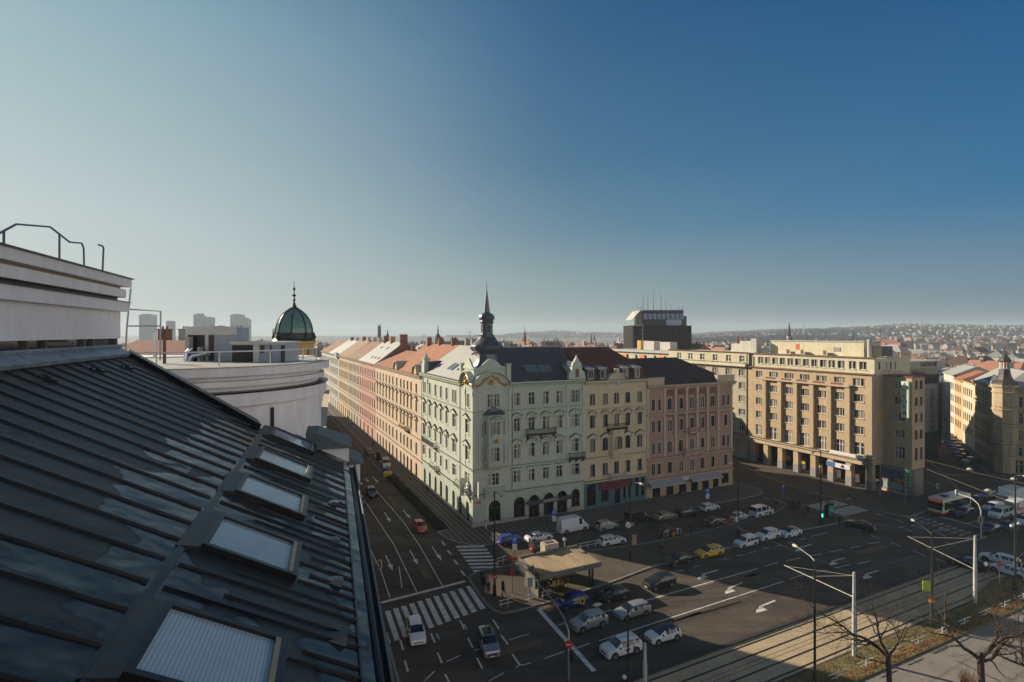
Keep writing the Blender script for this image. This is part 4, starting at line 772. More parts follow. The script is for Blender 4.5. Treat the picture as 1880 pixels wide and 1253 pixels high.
    MB().lathe([(2.65, 21.51), (2.5, 21.8), (1.7, 22.6), (1.2, 23.8), (1.0, 25.2)], 8, (.6, -.6, 0)).build('turret_roof', [TUR], o)
    for k in range(8): an = 2 * math.pi * (k + .5) / 8; MB().tube([(.6 + .9 * math.cos(an), -.6 + .9 * math.sin(an), 25.2), (.6 + .9 * math.cos(an), -.6 + .9 * math.sin(an), 27)], .13, 5).build('lantern_post', [PALE], o)
    MB().lathe([(1.25, 27.01), (1.3, 27.3), (1.0, 27.9), (.5, 28.5), (.12, 29), (.06, 31)], 8, (.6, -.6, 0)).build('lantern_cap', [TUR], o)
    # three more fronts of the same row, going away
    for nm, lb, x0, x1, m, mr, cz in (('white_ochre_house', 'ochre and white street house with flat brown roof edge, beyond the sandstone corner house', 27, 42, mat('warm_white_stucco', (.6, .5, .36), .9, .1, .3), TILE_RED, 19.4), ('orange_house', 'orange and cream street house, third in the far right row', 42, 54, mat('orange_cream_stucco', (.58, .38, .2), .9, .12, .3), TILE_OR, 19.0), ('white_gabled_house', 'white street house at the far end of the right row', 54, 72, PALE, SHEET2, 20.0)):
        h = thing(nm, lb, 'building', a + dx * x0, rz); LL = x1 - x0; XX = FR(LL, 0, 180)
        facade(h, XX, LL, 0, cz, m, WHITE, m, [(t, z, 1.1, 2.2, W) for t in [1.5 + 2.4 * k for k in range(int((LL - 1) / 2.4))] for z in (15.2, 11.4, 7.6, 3.8)], far=True)
        strip(h, XX, 'cornice', m, 0, LL, [(.1, cz - .5), (.5, cz - .1), (.55, cz + .1)]); MB().box(.02, LL - .02, -12, -.4, 0, cz).build('core_wall', [m], h)
        b = MB(); b.hull([(0, .4, cz + .11), (LL, .4, cz + .11), (LL, -12, cz + .11), (0, -12, cz + .11)], [(.4, -5.5, cz + 3), (LL - .4, -5.5, cz + 3), (LL - .4, -6.5, cz + 3), (.4, -6.5, cz + 3)]); b.build('roof', [mr], h)
corner_tower_house()
def dark_tower():
    p = at(1163, 640, 330); o = thing('dark_ribbed_tower', 'dark ribbed high block with slanted metal roof panels and masts', 'building', (p.x, p.y, 0), R(-2))
    DK = mat('dark_cladding', (.0045, .0048, .0055), .6, .15, .3, spec=.15); TNP = mat('sunlit_bronze_cladding', (.1, .085, .07), .5, .2, .5, .2); SLV = mat('silver_roof_panel', (.45, .48, .53), .35, .1, .3, .6); CRP = mat('cream_roof_panel', (.55, .52, .44), .6, .1)  # side cladding is a lighter copy: sunlight on that face put into its colour
    Wd, Dp, T = 34.8, 34, 38.4; MB().box(0, Wd, 0, Dp, 0, T).build('tower_body', [DK], o)
    for k in range(18): x = .3 + k * 1.95; MB().box(x, x + .7, -.6, -.004, 4, T + .4).build('front_rib', [DK], o)
    for k in range(11): y = .8 + k * 3.1; MB().box(-.6, -.004, y, y + .9, 4, T + .4).build('side_rib', [TNP], o)
    MB().box(-.02, .01, .3, Dp - .3, 4, T).build('side_wall', [TNP], o)
    MB().box(6, Wd - 4, 3, Dp - 4, T + .01, T + 9.6).build('plant_storey', [mat('plant_brown', (.03, .025, .022), .7, .2)], o)
    for k in range(9):
        x = 6.5 + k * 2.75; b = MB(); b.hull([(x, .6, T + 4), (x + 2.2, .6, T + 4), (x + 2.2, .9, T + 3.9), (x, .9, T + 3.9)], [(x + .4, 4.6, T + 9.8), (x + 2.4, 4.6, T + 9.8), (x + 2.4, 4.9, T + 9.7), (x + .4, 4.9, T + 9.7)]); b.build('slanted_panel', [SLV], o)
    for k in range(6):
        y = 3.0 + k * 4.2; b = MB(); b.hull([(-.5, y, T + 3.8), (-.5, y + 3.2, T + 3.8), (-.2, y + 3.2, T + 3.7), (-.2, y, T + 3.7)], [(4.6, y + .4, T + 9.6), (4.6, y + 3.6, T + 9.6), (4.9, y + 3.6, T + 9.5), (4.9, y + .4, T + 9.5)]); b.build('slanted_panel', [CRP], o)
    MB().box(20, 29, .5, 4, T + .2, T + 3.7).build('grey_box', [mat('blue_grey_panel', (.3, .36, .42), .5, .1)], o)
    MB().box(31, 33, 4, 8, T, T + 6).build('lattice_mast', [IRON], o)
    for x, h in ((7, 19), (10, 20), (13.4, 22.5), (18, 20.5), (21, 16), (31.5, 12), (4, 12), (24, 13), (28.5, 12.5), (30.3, 11.5), (2.5, 9), (5.5, 12.5)): MB().tube([(x, 6, T + 8 if x > 5 else T), (x, 6, T + h)], [.22, .1], 5).build('antenna', [IRON], o)
dark_tower()
# ------------------------------------------------------------------ the building we stand on: seamed roof, penthouse, round terrace
TH, DR = R(27), 2.8
RE = Vector((-.3134, .9496, 0)); RH = Vector((.9496, .3134, 0)); RS = RH * math.cos(TH) - UP * math.sin(TH); RN = RH * math.sin(TH) + UP * math.cos(TH)
RO = onpl(690, 1253, Vector((0, 0, CAM_H)) - RN * DR, RN)
def frame(ex, ey, ez, o): m = Matrix.Identity(4); [m.__setitem__(i, (ex[i], ey[i], ez[i], o[i])) for i in range(3)]; return m
def roof_metal():
    m = mat('dark_standing_seam_zinc', (.03, .034, .035), .4, 0, bump=.0, metal=.35); t = m.node_tree; L = t.links.new; p = t.nodes['Principled BSDF']
    g = N(t, 'TexCoord'); n1 = N(t, 'TexNoise', Scale=.8, Detail=2.5, Roughness=.45, Distortion=.5)
    s0 = N(t, 'SeparateXYZ'); L(g.outputs['Object'], s0.inputs[0]); fl = N(t, 'Math', operation='MULTIPLY_ADD'); L(s0.outputs[0], fl.inputs[0]); fl.inputs[1].default_value = 1 / .545; fl.inputs[2].default_value = 12.11
    f2 = N(t, 'Math', operation='FLOOR'); L(fl.outputs[0], f2.inputs[0]); wn_ = N(t, 'TexWhiteNoise', noise_dimensions='1D'); L(f2.outputs[0], wn_.inputs['W'])
    yo = N(t, 'Math', operation='MULTIPLY_ADD'); L(wn_.outputs['Value'], yo.inputs[0]); yo.inputs[1].default_value = .55; L(s0.outputs[1], yo.inputs[2]); ym = N(t, 'Math', operation='MULTIPLY'); L(yo.outputs[0], ym.inputs[0]); ym.inputs[1].default_value = .75
    cv = N(t, 'CombineXYZ'); L(s0.outputs[0], cv.inputs[0]); L(ym.outputs[0], cv.inputs[1]); L(cv.outputs[0], n1.inputs['Vector'])
    sp = N(t, 'SeparateXYZ'); L(g.outputs['Object'], sp.inputs[0])
    # water lies above the cross joint and above the eave
    def bump1(c, w):
        a = N(t, 'Math', operation='SUBTRACT'); L(sp.outputs[1], a.inputs[0]); a.inputs[1].default_value = c
        b = N(t, 'Math', operation='ABSOLUTE'); L(a.outputs[0], b.inputs[0]); r = N(t, 'MapRange'); r.inputs['From Max'].default_value = w; r.inputs['To Min'].default_value = .25; r.inputs['To Max'].default_value = -.12; L(b.outputs[0], r.inputs['Value']); return r.outputs[0]
    mxm = N(t, 'Math', operation='MAXIMUM'); L(bump1(-2.5, 1.5), mxm.inputs[0]); L(bump1(-.1, .8), mxm.inputs[1])
    ad = N(t, 'Math', operation='ADD'); L(n1.outputs['Fac'], ad.inputs[0]); L(mxm.outputs[0], ad.inputs[1])
    cr = N(t, 'ValToRGB'); L(ad.outputs[0], cr.inputs[0]); cr.color_ramp.elements[0].position = .585; cr.color_ramp.elements[1].position = .60
    ln = N(t, 'ValToRGB'); L(ad.outputs[0], ln.inputs[0]); ln.color_ramp.elements[0].position = .57; ln.color_ramp.elements[1].position = .585
    e = ln.color_ramp.elements.new(.605); e.color = (0, 0, 0, 1); ln.color_ramp.elements[1].color = (1, 1, 1, 1)
    n2 = N(t, 'TexNoise', Scale=2.2, Detail=4); mp = N(t, 'Mapping'); mp.inputs['Scale'].default_value = (1.6, .35, 1); L(g.outputs['Object'], mp.inputs[0]); L(mp.outputs[0], n2.inputs['Vector'])
    dry = N(t, 'Mix', data_type='RGBA'); dry.inputs['A'].default_value = (.028, .029, .027, 1); dry.inputs['B'].default_value = (.062, .063, .057, 1); L(n2.outputs['Fac'], dry.inputs['Factor'])
    w = N(t, 'Mix', data_type='RGBA'); L(dry.outputs['Result'], w.inputs['A']); w.inputs['B'].default_value = (.034, .038, .042, 1); L(cr.outputs[0], w.inputs['Factor'])
    o = N(t, 'Mix', data_type='RGBA'); L(w.outputs['Result'], o.inputs['A']); o.inputs['B'].default_value = (.012, .013, .014, 1); L(ln.outputs[0], o.inputs['Factor']); L(o.outputs['Result'], p.inputs['Base Color'])
    rr = N(t, 'MapRange'); rr.inputs['To Min'].default_value = .48; rr.inputs['To Max'].default_value = .14; L(cr.outputs[0], rr.inputs['Value']); L(rr.outputs[0], p.inputs['Roughness'])
    nb = N(t, 'TexNoise', Scale=1.7, Detail=2.0); L(g.outputs['Object'], nb.inputs['Vector']); nc = N(t, 'TexNoise', Scale=14, Detail=2.0); L(g.outputs['Object'], nc.inputs['Vector'])
    k = N(t, 'Math', operation='MULTIPLY_ADD'); L(nc.outputs['Fac'], k.inputs[0]); k.inputs[1].default_value = .05; L(nb.outputs['Fac'], k.inputs[2])
    b = N(t, 'Bump', Strength=.34, Distance=.12); L(k.outputs[0], b.inputs['Height']); L(b.outputs[0], p.inputs['Normal']); return m
def near_building():
    root = Vector((-9, 8, 0)); o = thing('near_building', 'near building with dark seamed metal roof, white penthouse and round white terrace wall', 'building', root)
    TR = Matrix.Translation(-root); M = TR @ frame(RE, RS, RN, RO); ZM = roof_metal(); FL = mat('blackened_flashing', (.018, .019, .021), .35, .2, 2, .4)
    MX = {}
    def part(b, name, ms, parent=o, smooth=False, mx=M):
        q = b.build(name, ms, parent, smooth)
        q.matrix_basis = mx if parent is o else MX[parent].inverted() @ mx
        MX[q] = mx; return q
    out = [(-7, -6.05), (5.1, -6.05), (11.1, -6.15), (10.5, -5.0), (8.95, -2.3), (10.2, -1.4), (9.4, 0), (-7, 0)]
    b = MB(); nx = 60
    b.slab([(x, y, -.08) for x, y in out], (0, 0, .08)); roof = part(b, 'metal_roof', [ZM])
    a_ = -6.6; k = 0; jit = random.Random(3)
    while a_ < 10.9:
        ye = -.15 if a_ < 9.2 else -5.2; top = -6.0
        if a_ > 8.95: ye = -2.3 - (a_ - 8.95) * 1.75
        b = MB(); w = .010
        for y0, y1 in ((top, min(ye, -2.27)), (-2.13, ye)):
            if y1 - y0 < .2: continue
            if y0 > -2.2 and any(c - .12 < a_ < c + 1.06 for c in (-.9, 1.5, 3.72, 5.95, 8.45)): y0 = -.88
            b.hull([(a_ - w, y0, 0), (a_ + w, y0, 0), (a_ + w * .7, y0, .028), (a_ - w * .7, y0, .028)], [(a_ - w + .015, y1, 0), (a_ + w + .015, y1, 0), (a_ + w * .7 + .015, y1, .028), (a_ - w * .7 + .015, y1, .028)])
        if b.v: part(b, 'roof_seam', [FL])
        a_ += .545 if a_ < 5 else .5; k += 1
    # closer seams between the roof windows and the eave
    for q in [.13 + .57 * i for i in range(16)]:
        b = MB(); b.hull([(q - .012, -.75 if i_ok(q) else -1.6, 0), (q + .012, -.75 if i_ok(q) else -1.6, 0), (q + .008, -.75 if i_ok(q) else -1.6, .025), (q - .008, -.75 if i_ok(q) else -1.6, .025)], [(q - .012, -.17, 0), (q + .012, -.17, 0), (q + .008, -.17, .025), (q - .008, -.17, .025)]); part(b, 'roof_seam', [FL])
    b = MB().box(-7, 8.9, -2.24, -2.16, .001, .022); part(b, 'cross_joint', [FL])
    b = MB().box(-7, 9.2, -.165, -.14, .001, .02); part(b, 'cross_joint', [FL])
    b = MB().box(-7, 11.2, -6.32, -6.02, .02, .1).box(-7, 11.25, -6.4, -6.33, -.2, .16); part(b, 'ridge_flashing', [mat('weathered_white_blue_flashing', (.22, .27, .32), .5, .35, 3, .2)])
    b = MB(); b.hull([(11.1, -6.1, -.1), (11.45, -6.2, -.1), (11.45, -6.2, .12), (11.1, -6.1, .12)], [(8.75, -2.3, -.1), (9.2, -2.45, -.1), (9.2, -2.45, .14), (8.75, -2.3, .14)]); part(b, 'hip_flashing', [FL])
    for i, x in enumerate((-.88, 1.54, 3.74, 5.96, 8.5)):
        w, h = .94, .98; X = M @ Matrix.Translation((x + w / 2, -1.48, 0))
        b = MB(); t = .065; z1 = .095
        for x0, x1, y0, y1 in ((-w / 2 - t, w / 2 + t, -h / 2 - t, -h / 2), (-w / 2 - t, w / 2 + t, h / 2, h / 2 + t), (-w / 2 - t, -w / 2, -h / 2, h / 2), (w / 2, w / 2 + t, -h / 2, h / 2)): b.box(x0, x1, y0, y1, .001, z1)
        sk = part(b, 'roof_window', [FL], mx=X)
        b = MB(); b.hull([(-w / 2 - .12, -h / 2 - .3, .003), (w / 2 + .12, -h / 2 - .3, .003), (w / 2 + .1, -h / 2 - t - .001, .003), (-w / 2 - .1, -h / 2 - t - .001, .003)], [(-w / 2 - .12, -h / 2 - .3, .012), (w / 2 + .12, -h / 2 - .3, .012), (w / 2 + .1, -h / 2 - t - .001, .07), (-w / 2 - .1, -h / 2 - t - .001, .07)]); part(b, 'head_flashing', [mat('dark_zinc_flashing', (.03, .032, .033), .45, .3, 2, .3)], sk, mx=X)
        b = MB().box(-w / 2, w / 2, h / 2 - .05, h / 2 - .002, .05, .102); part(b, 'brass_edge', [mat('brass_edge', (.35, .27, .16), .4, .2, 4, .5)], sk, mx=X)
        pm = bands(mat('pleated_blind_glass', (.42, .48, .52), .12, .05, spec=.8), 1, .034, (.30, .36, .41), .35) if i == 0 else mat('pale_blue_glass', (.28, .34, .38), .08, .1, .6, spec=.9)  # pale pane colour stands for a white blind behind the glass
        b = MB().poly([(-w / 2, -h / 2, .062), (w / 2, -h / 2, .062), (w / 2, h / 2 - .05, .062), (-w / 2, h / 2 - .05, .062)]); part(b, 'pane', [pm], sk, mx=X)
    for px in ((75, 697), (170, 680), (225, 675)):
        c = M.inverted() @ (TR @ onpl(*px, RO, RN)); b = MB(); b.tube([(c.x - .12, c.y, .05), (c.x, c.y, .09), (c.x + .14, c.y + .06, .05)], .025, 6); b.box(c.x + .05, c.x + .2, c.y + .02, c.y + .16, .001, .06); part(b, 'roof_hook', [IRON])
    for a0, b0 in ((3.3, -.45), (1.9, -.42), (.55, -.4), (5.2, -.45)):
        b = MB(); b.hull([(a0 - .09, b0 - .1, .001), (a0 + .09, b0 - .1, .001), (a0 + .09, b0 + .1, .001), (a0 - .09, b0 + .1, .001)], [(a0 - .06, b0 + .04, .07), (a0 + .06, b0 + .04, .07), (a0 + .06, b0 + .09, .07), (a0 - .06, b0 + .09, .07)]); part(b, 'roof_vent', [ZM])
    # gutter, coping edge and street wall
    G0 = TR @ frame(RE, RH, UP, RO)
    b = MB(); pr = [(0 + .075 - .075 * math.cos(math.pi * k / 8), -.06 - .09 * math.sin(math.pi * k / 8)) for k in range(9)]
    for (y0, z0), (y1, z1) in zip(pr, pr[1:]): b.hull([(-7, y0, z0), (-7, y1, z1), (-7, y1 * 1.0, z1 - .015), (-7, y0, z0 - .015)], [(9.4, y0, z0), (9.4, y1, z1), (9.4, y1, z1 - .015), (9.4, y0, z0 - .015)])
    part(b, 'gutter', [FL], mx=G0)
    b = MB().tube([(-7, .16, -.05), (9.4, .16, -.05)], .018, 6); part(b, 'gutter_rim', [mat('grey_gutter_rim', (.12, .125, .13), .45, .2, 2, .4)], mx=G0)
    b = MB().box(-7, 9.3, -6, -.25, -30.6, -.2); part(b, 'street_wall', [PALE], mx=G0); b = MB().box(-7, 9.3, -.25, .02, -.45, -.16); part(b, 'eaves_board', [PALE], mx=G0)
    # white end block at the eave with copper caps
    W2 = mat('parapet_white_render', (.85, .81, .83), .85, .08, .6); CU = mat('grey_green_copper', (.11, .125, .105), .6, .3, 3, .15)  # plain white render for the end block
    b = MB().box(9.45, 10.9, -.95, .02, -.35, .38); blk = part(b, 'parapet_block', [W2], mx=G0)
    b = MB(); b.hull([(9.3, -1.0, .381), (11.05, -1.0, .381), (11.05, .1, .381), (9.3, .1, .381)], [(9.6, -1.05, .74), (10.9, -1.05, .74), (10.9, -.75, .74), (9.6, -.75, .74)]); part(b, 'copper_cap', [CU], blk, mx=G0)
    b = MB().box(9.5, 10.6, .021, .3, -.55, -.08); bl2 = part(b, 'parapet_block', [W2], mx=G0); b = MB(); b.hull([(9.4, .0, -.079), (10.75, .0, -.079), (10.75, .4, -.079), (9.4, .4, -.079)], [(9.5, .0, .1), (10.6, .0, .1), (10.6, .06, .1), (9.5, .06, .1)]); part(b, 'copper_cap', [CU], bl2, mx=G0)
    # penthouse
    K = Vector((-10.45, 15.0, 0)) - RH * .22 - RE * .2; P = TR @ frame(RE, -RH, UP, K); WP = mat('white_penthouse_render', (.86, .83, .85), .85, .06, .5)
    for z0, z1, pr_, nm, m in ((33.86, 34.58, 0, 'penthouse_wall', WP), (34.58, 34.835, .16, 'penthouse_band', WP), (34.84, 34.96, -.05, 'shadow_groove', DARKWOOD), (34.96, 35.185, .1, 'penthouse_band', WP), (35.19, 35.25, .0, 'penthouse_wall', PCT), (35.25, 35.47, .2, 'penthouse_band', WP)):
        part(MB().box(-16, pr_, -pr_, 6, z0, z1), nm, [m], mx=P)
    part(MB().box(-16, .25, -.25, 6, 35.471, 35.5), 'roof_edge', [FL], mx=P); part(MB().box(-16, .2, -.2, 3, 34.836, 34.85), 'roof_edge', [FL], mx=P)
    gz = part(MB().box(-16, -.02, .12, 3, 33.3, 33.859), 'glazing', [glass('penthouse_glass', (.03, .022, .018), .03, .5, (.1, .075, .05))], mx=P)
    for x in (-.1, -1.6, -2.1, -3.9, -4.6, -6.4): part(MB().box(x - .05, x + .05, .05, .14, 33.3, 33.858), 'mullion', [mat('brown_mullion', (.09, .075, .06), .5, .15)], gz, mx=P)
    hp = lambda u, v: TR @ onpl(u, v, K - RH * .5, RH)
    b = MB(); b.tube([hp(*q) for q in ((-30, 440), (0, 428), (30, 412), (92, 417), (128, 445), (150, 447), (153.5, 456), (154.5, 494))], .022, 6); b.tube([hp(181, 450), hp(188, 452), hp(190, 456), hp(188, 502)], .025, 6)
    for q in ((7, 425, 452), (109, 431, 480)): b.tube([hp(q[0], q[1]), hp(q[0], q[2])], .022, 6)
    b.build('roof_ladder_rail', [mat('blue_grey_rail', (.09, .1, .14), .4, .1)], o)
    # round terrace
    c = Vector((-11.0, 18.56, 0)) - root; WD = mat('white_terrace_render', (.88, .83, .85), .85, .07, .4, bump=.05)
    MB().lathe([(4.22, 27), (4.25, 31.86), (4.42, 31.9), (4.42, 32.26), (4.46, 32.27)], 64, c).build('round_wall', [WD], o, smooth=30)
    MB().lathe([(4.48, 32.275), (4.5, 32.31), (4.2, 32.33)], 64, c).build('zinc_ledge', [FL], o, smooth=30)
    MB().lathe([(4.16, 32.331), (4.16, 32.45), (4.36, 32.47), (4.36, 32.62), (4.18, 32.64), (4.18, 32.74), (4.52, 32.78), (4.52, 33.02)], 64, c).build('round_cornice', [WD], o, smooth=30)
    MB().lathe([(4.55, 33.022), (4.55, 33.05), (4.2, 33.06), (4.2, 32.9), (.01, 32.9)], 64, c).build('terrace_coping', [SHEET2], o, smooth=30)
    MB().box(c.x - 9, c.x + 1.0, c.y - 1.5, c.y + 9, 26, 32.88).build('rear_wall', [WD], o)
    r = ray(500, 740); cc = Vector((-11.0, 18.56)); dd = Vector((r.x, r.y)).normalized(); bq = cc.dot(dd); tt = bq - math.sqrt(4.27 ** 2 - (cc.length_squared - bq * bq)); pp = dd * tt
    MB().tube([Vector((pp.x, pp.y, 28)) - root, Vector((pp.x, pp.y, 31.75)) - root], .055, 8).build('downpipe', [IRON], o)
    b = MB(); b.box(-1.15, 2.2, -4.9, -1.2, -31, -.4); bb = part(b, 'roof_deck', [FL], mx=G0 @ Matrix.Translation((9.4, 0, 0)))
    return o
def i_ok(q): return any(c - .12 < q < c + 1.06 for c in (-.9, 1.5, 3.72, 5.95, 8.45))
near_building()
# things standing on the round terrace
def hvac(name, label, x0, x1, y0, y1, z0, z1, op, rz=0):
    c = Vector(((x0 + x1) / 2, (y0 + y1) / 2, z0)); o = thing(name, label, 'air handler', c, rz); w, d, h = x1 - x0, y1 - y0, z1 - z0
    LG = mat('light_grey_sheet_casing', (.55, .54, .52), .5, .08, 1.5, .2); BG = mat('blue_grey_casing', (.30, .34, .40), .45, .08, 1.2, .2)
    MB().box(-w / 2, w / 2, -d / 2, d / 2, 0, h).build('casing', [BG], o)
    for a0, a1, b0, b1, m, nm in op: MB().box(-w / 2 + a0 * w, -w / 2 + a1 * w, -d / 2 - .03, -d / 2 - .002, b0 * h, b1 * h).build(nm, [{'o': IRON, 'l': LG, 'b': mat('brown_louvre', (.06, .045, .04), .6, .1)}[m]], o)
    MB().box(-w / 2 - .04, w / 2 + .04, -d / 2 - .06, d / 2 + .04, h + .001, h + .05).build('lid', [LG], o); return o
hv = hvac('air_handling_unit', 'tall light grey air handling unit with a black opening on the round terrace', -11.55, -9.75, 19.3, 20.2, 32.92, 34.18, [(0, .035, 0, 1, 'l', 'corner_post'), (.035, .38, .03, .8, 'o', 'opening'), (.38, .45, 0, .8, 'l', 'corner_post'), (.45, .55, .03, .8, 'b', 'louvre'), (.035, 1, .81, 1, 'l', 'top_panel')])
b = MB()
for x, w in ((-.72, .13), (-.3, .08)): b.box(x, x + w, -.8, -.55, 0, .95 if w > .12 else .6)
b.build('duct', [SHEET2], hv); b = MB(); b.tube([(-.5, -.85, 0), (-.5, -.85, .2), (-.4, -.85, .3), (-.2, -.8, .32), (.1, -.8, .4)], .1, 10); b.tube([(-.66, -.9, .0), (-.62, -.9, .4), (-.48, -.8, .55)], .07, 8); b.build('foil_pipe', [mat('foil', (.5, .55, .62), .25, .2, 6, .9)], hv, smooth=60)
hvac('air_handling_unit', 'low wide grey air handling unit with slanted pipe, beside the taller one', -9.6, -7.75, 18.6, 19.8, 32.92, 33.66, [(.03, .42, .05, .9, 'o', 'opening'), (.42, .52, 0, .95, 'l', 'corner_post'), (.55, .62, .55, .9, 'b', 'louvre'), (.73, .75, .05, .9, 'o', 'seam'), (.93, 1, .05, .9, 'b', 'louvre'), (0, 1, .94, 1, 'l', 'top_panel')])
MB().tube([(-8.7, 18.2, 33.15), (-8.62, 18.15, 33.22), (-8.55, 18.1, 33.26), (-7.9, 18.15, 33.34)], .07, 10)
o = thing('terrace_railing', 'white tubular railing round the terrace with the air handlers', 'railing', (-11.0, 18.56, 33.05)); b = MB()
A = [R(-112 + 7 * k) for k in range(21)]
b.tube([(4.1 * math.cos(a), 4.1 * math.sin(a), .42) for a in A], .022, 6); b.build('handrail', [RAILW], o)
for a in A[::3]: MB().tube([(4.1 * math.cos(a), 4.1 * math.sin(a), .0), (4.1 * math.cos(a), 4.1 * math.sin(a), .42)], .02, 6).build('post', [RAILW], o)
o = thing('guard_frame', 'tall grey tubular guard frame at the end of the white penthouse', 'railing', at(293, 662, 17)); b = MB(); q = lambda u, v: at(u, v, 17) - o.location
for pl in (((235, 568), (295, 572), (294, 662)), ((232, 599), (293, 599)), ((240, 530), (233, 600), (230, 655))): b.tube([q(*p) for p in pl], .025, 6)
b.build('frame', [mat('grey_tube', (.3, .29, .28), .5, .1)], o)
o = thing('red_post', 'rusty red pipe post by the railing left of the tall air handler', 'pipe', at(302, 668, 17.5)); MB().tube([(0, 0, 0), (0, 0, .75)], .05, 8).build('pipe', [REDM], o); MB().tube([(-.25, -.1, .2), (-.25, -.1, 1.0)], .05, 8).build('pale_pipe', [RAILW], o)
# ------------------------------------------------------------------ ground, roads, pavements, markings
GA = mat('city_ground', (.10, .095, .085), .95, .3, .01, world=True)
def asphalt(name, c, dark):
    m = mat(name, c, .85, .22, .25, spec=.1, fine=14, world=True, bump=.25, bscale=9); t = m.node_tree; L = t.links.new; p = t.nodes['Principled BSDF']
    g = N(t, 'NewGeometry'); mp = N(t, 'Mapping'); mp.inputs['Rotation'].default_value = (0, 0, -BROT); mp.inputs['Scale'].default_value = (.045, .55, 1); L(g.outputs['Position'], mp.inputs[0])
    n = N(t, 'TexNoise', Scale=1.0, Detail=4.0); L(mp.outputs[0], n.inputs['Vector']); cr = N(t, 'ValToRGB'); L(n.outputs['Fac'], cr.inputs[0]); cr.color_ramp.elements[0].position = .42; cr.color_ramp.elements[1].position = .68
    mx = N(t, 'Mix', data_type='RGBA'); L(p.inputs['Base Color'].links[0].from_socket, mx.inputs['A']); mx.inputs['B'].default_value = (*dark, 1); L(cr.outputs[0], mx.inputs['Factor']); L(mx.outputs['Result'], p.inputs['Base Color']); return m
ROAD = asphalt('asphalt', (.100, .084, .066), (.066, .056, .046)); PAVE = mat('pavement_asphalt', (.10, .084, .064), .88, .2, .4, spec=.1, fine=9, world=True)
KERB = mat('kerb_stone', (.2, .19, .175), .85, .15, 1.5, world=True); MOS = mat('mosaic_paving', (.09, .08, .07), .9, .25, 2, spec=.1, world=True)
def mosaic(m):
    t = m.node_tree; L = t.links.new; p = t.nodes['Principled BSDF']; g = N(t, 'NewGeometry'); mp = N(t, 'Mapping'); mp.inputs['Rotation'].default_value = (0, 0, -BROT + R(45)); L(g.outputs['Position'], mp.inputs[0])
    ck = N(t, 'TexChecker', Scale=1.5); ck.inputs['Color1'].default_value = (.26, .225, .18, 1); ck.inputs['Color2'].default_value = (.06, .055, .05, 1); L(mp.outputs[0], ck.inputs['Vector'])
    mx = N(t, 'Mix', data_type='RGBA'); mx.inputs['Factor'].default_value = .6; L(p.inputs['Base Color'].links[0].from_socket, mx.inputs['A']); L(ck.outputs[0], mx.inputs['B']); L(mx.outputs['Result'], p.inputs['Base Color'])
mosaic(MOS)
def struct(name, b, m): return tag(b.build(name, m), kind='structure')
def PX(*ps): return [gp(*p) for p in ps]
def sheet(name, pts, z, m): return struct(name, MB().poly([(p[0], p[1], z) for p in pts], 0), [m])
def raised(name, pts, h, m, kerb=.22):
    """pavement slab with a real step and a stone kerb round it"""
    pts = [Vector((p[0], p[1], 0)) for p in pts]; b = MB(); b.prism(pts, -.02, h, 0); o = struct(name, b, [m])
    if kerb:
        k = MB(); n = len(pts)
        for i in range(n):
            a, c = pts[i], pts[(i + 1) % n]; d = (c - a)
            if d.length < .05: continue
            d.normalize(); q = Vector((-d.y, d.x, 0)); k.hull([a - q * .06 - UP * .02, c - q * .06 - UP * .02, c + q * kerb - UP * .02, a + q * kerb - UP * .02], [a - q * .06 + UP * (h + .008), c - q * .06 + UP * (h + .008), c + q * kerb + UP * (h + .008), a + q * kerb + UP * (h + .008)])
        struct('kerb', k, [KERB])
    return o
def WBp(*ps): return [wB(*p) for p in ps]
b = MB(); b.poly([(-4800, -300, -.02), (4800, -300, -.02), (4800, 5200, -.02), (-4800, 5200, -.02)]); struct('ground', b, [GA])
sheet('road', WBp((-40, -120), (240, -120), (240, 60), (86, 60), (62, 60), (0, 6), (0, 260), (-40, 260)), 0, ROAD)
CORN = [(-6.2, 1), (-6.1, -1.2), (-5.6, -3.4), (-4.6, -5.4), (-3, -7.1), (-1, -8.0), (1.2, -8.3)]
raised('pavement', WBp(*CORN, (60, -8.3), (63, -7.6), (64.8, -5.5), (65.2, -2), (65.2, 60), (62.3, 60), (62.3, -.05), (-.1, -.05), (-.1, 230), (-3.8, 230), (-3.8, 1)), .13, MOS)
raised('pavement', WBp((-6.2, 44.5), (-3.82, 44.5), (-3.82, 225), (-6.2, 225)), .125, PAVE)
raised('pavement', WBp((-24.5, 200), (-22, 60), (-21.5, 10), (-20.6, -19), (-22.2, -38), (-25, -50), (-45, -45), (-40, 200)), .12, PAVE)
b = MB(); b.X = Matrix.Translation(CORNER) @ Matrix.Rotation(BROT, 4, 'Z'); b.box(-6.0, -3.95, 1.2, 44, -.02, .2); struct('planting_bed', b, [mat('dark_soil', (.022, .02, .014), .95, .4, 1.5)])
isl = PX((858, 1060), (872, 1083), (894, 1113), (905, 1122), (922, 1128), (945, 1124), (1012, 1106), (1129, 1068), (1200, 1041), (1330, 1009), (1480, 973), (1548, 960), (1560, 955), (1545, 947), (1505, 938), (1470, 926), (1440, 930), (1420, 944), (1350, 962), (1250, 986), (1180, 1000), (1100, 1010), (1010, 1022), (930, 1040), (880, 1050))
raised('traffic_island', isl, .13, PAVE)
tsw = PX((1366, 858), (1400, 874), (1440, 890), (1480, 903), (1520, 913), (1565, 926), (1610, 939), (1650, 948), (1672, 949), (1700, 940)) + WBp((97, -29), (128, -6), (128, 40), (85.5, 40), (85.5, 50), (81.5, 50))
raised('pavement', tsw, .13, PAVE)
a = gp(1840, 868); dx = (gp(1742, 793) - a).normalized(); nx_ = Vector((-dx.y, dx.x, 0))
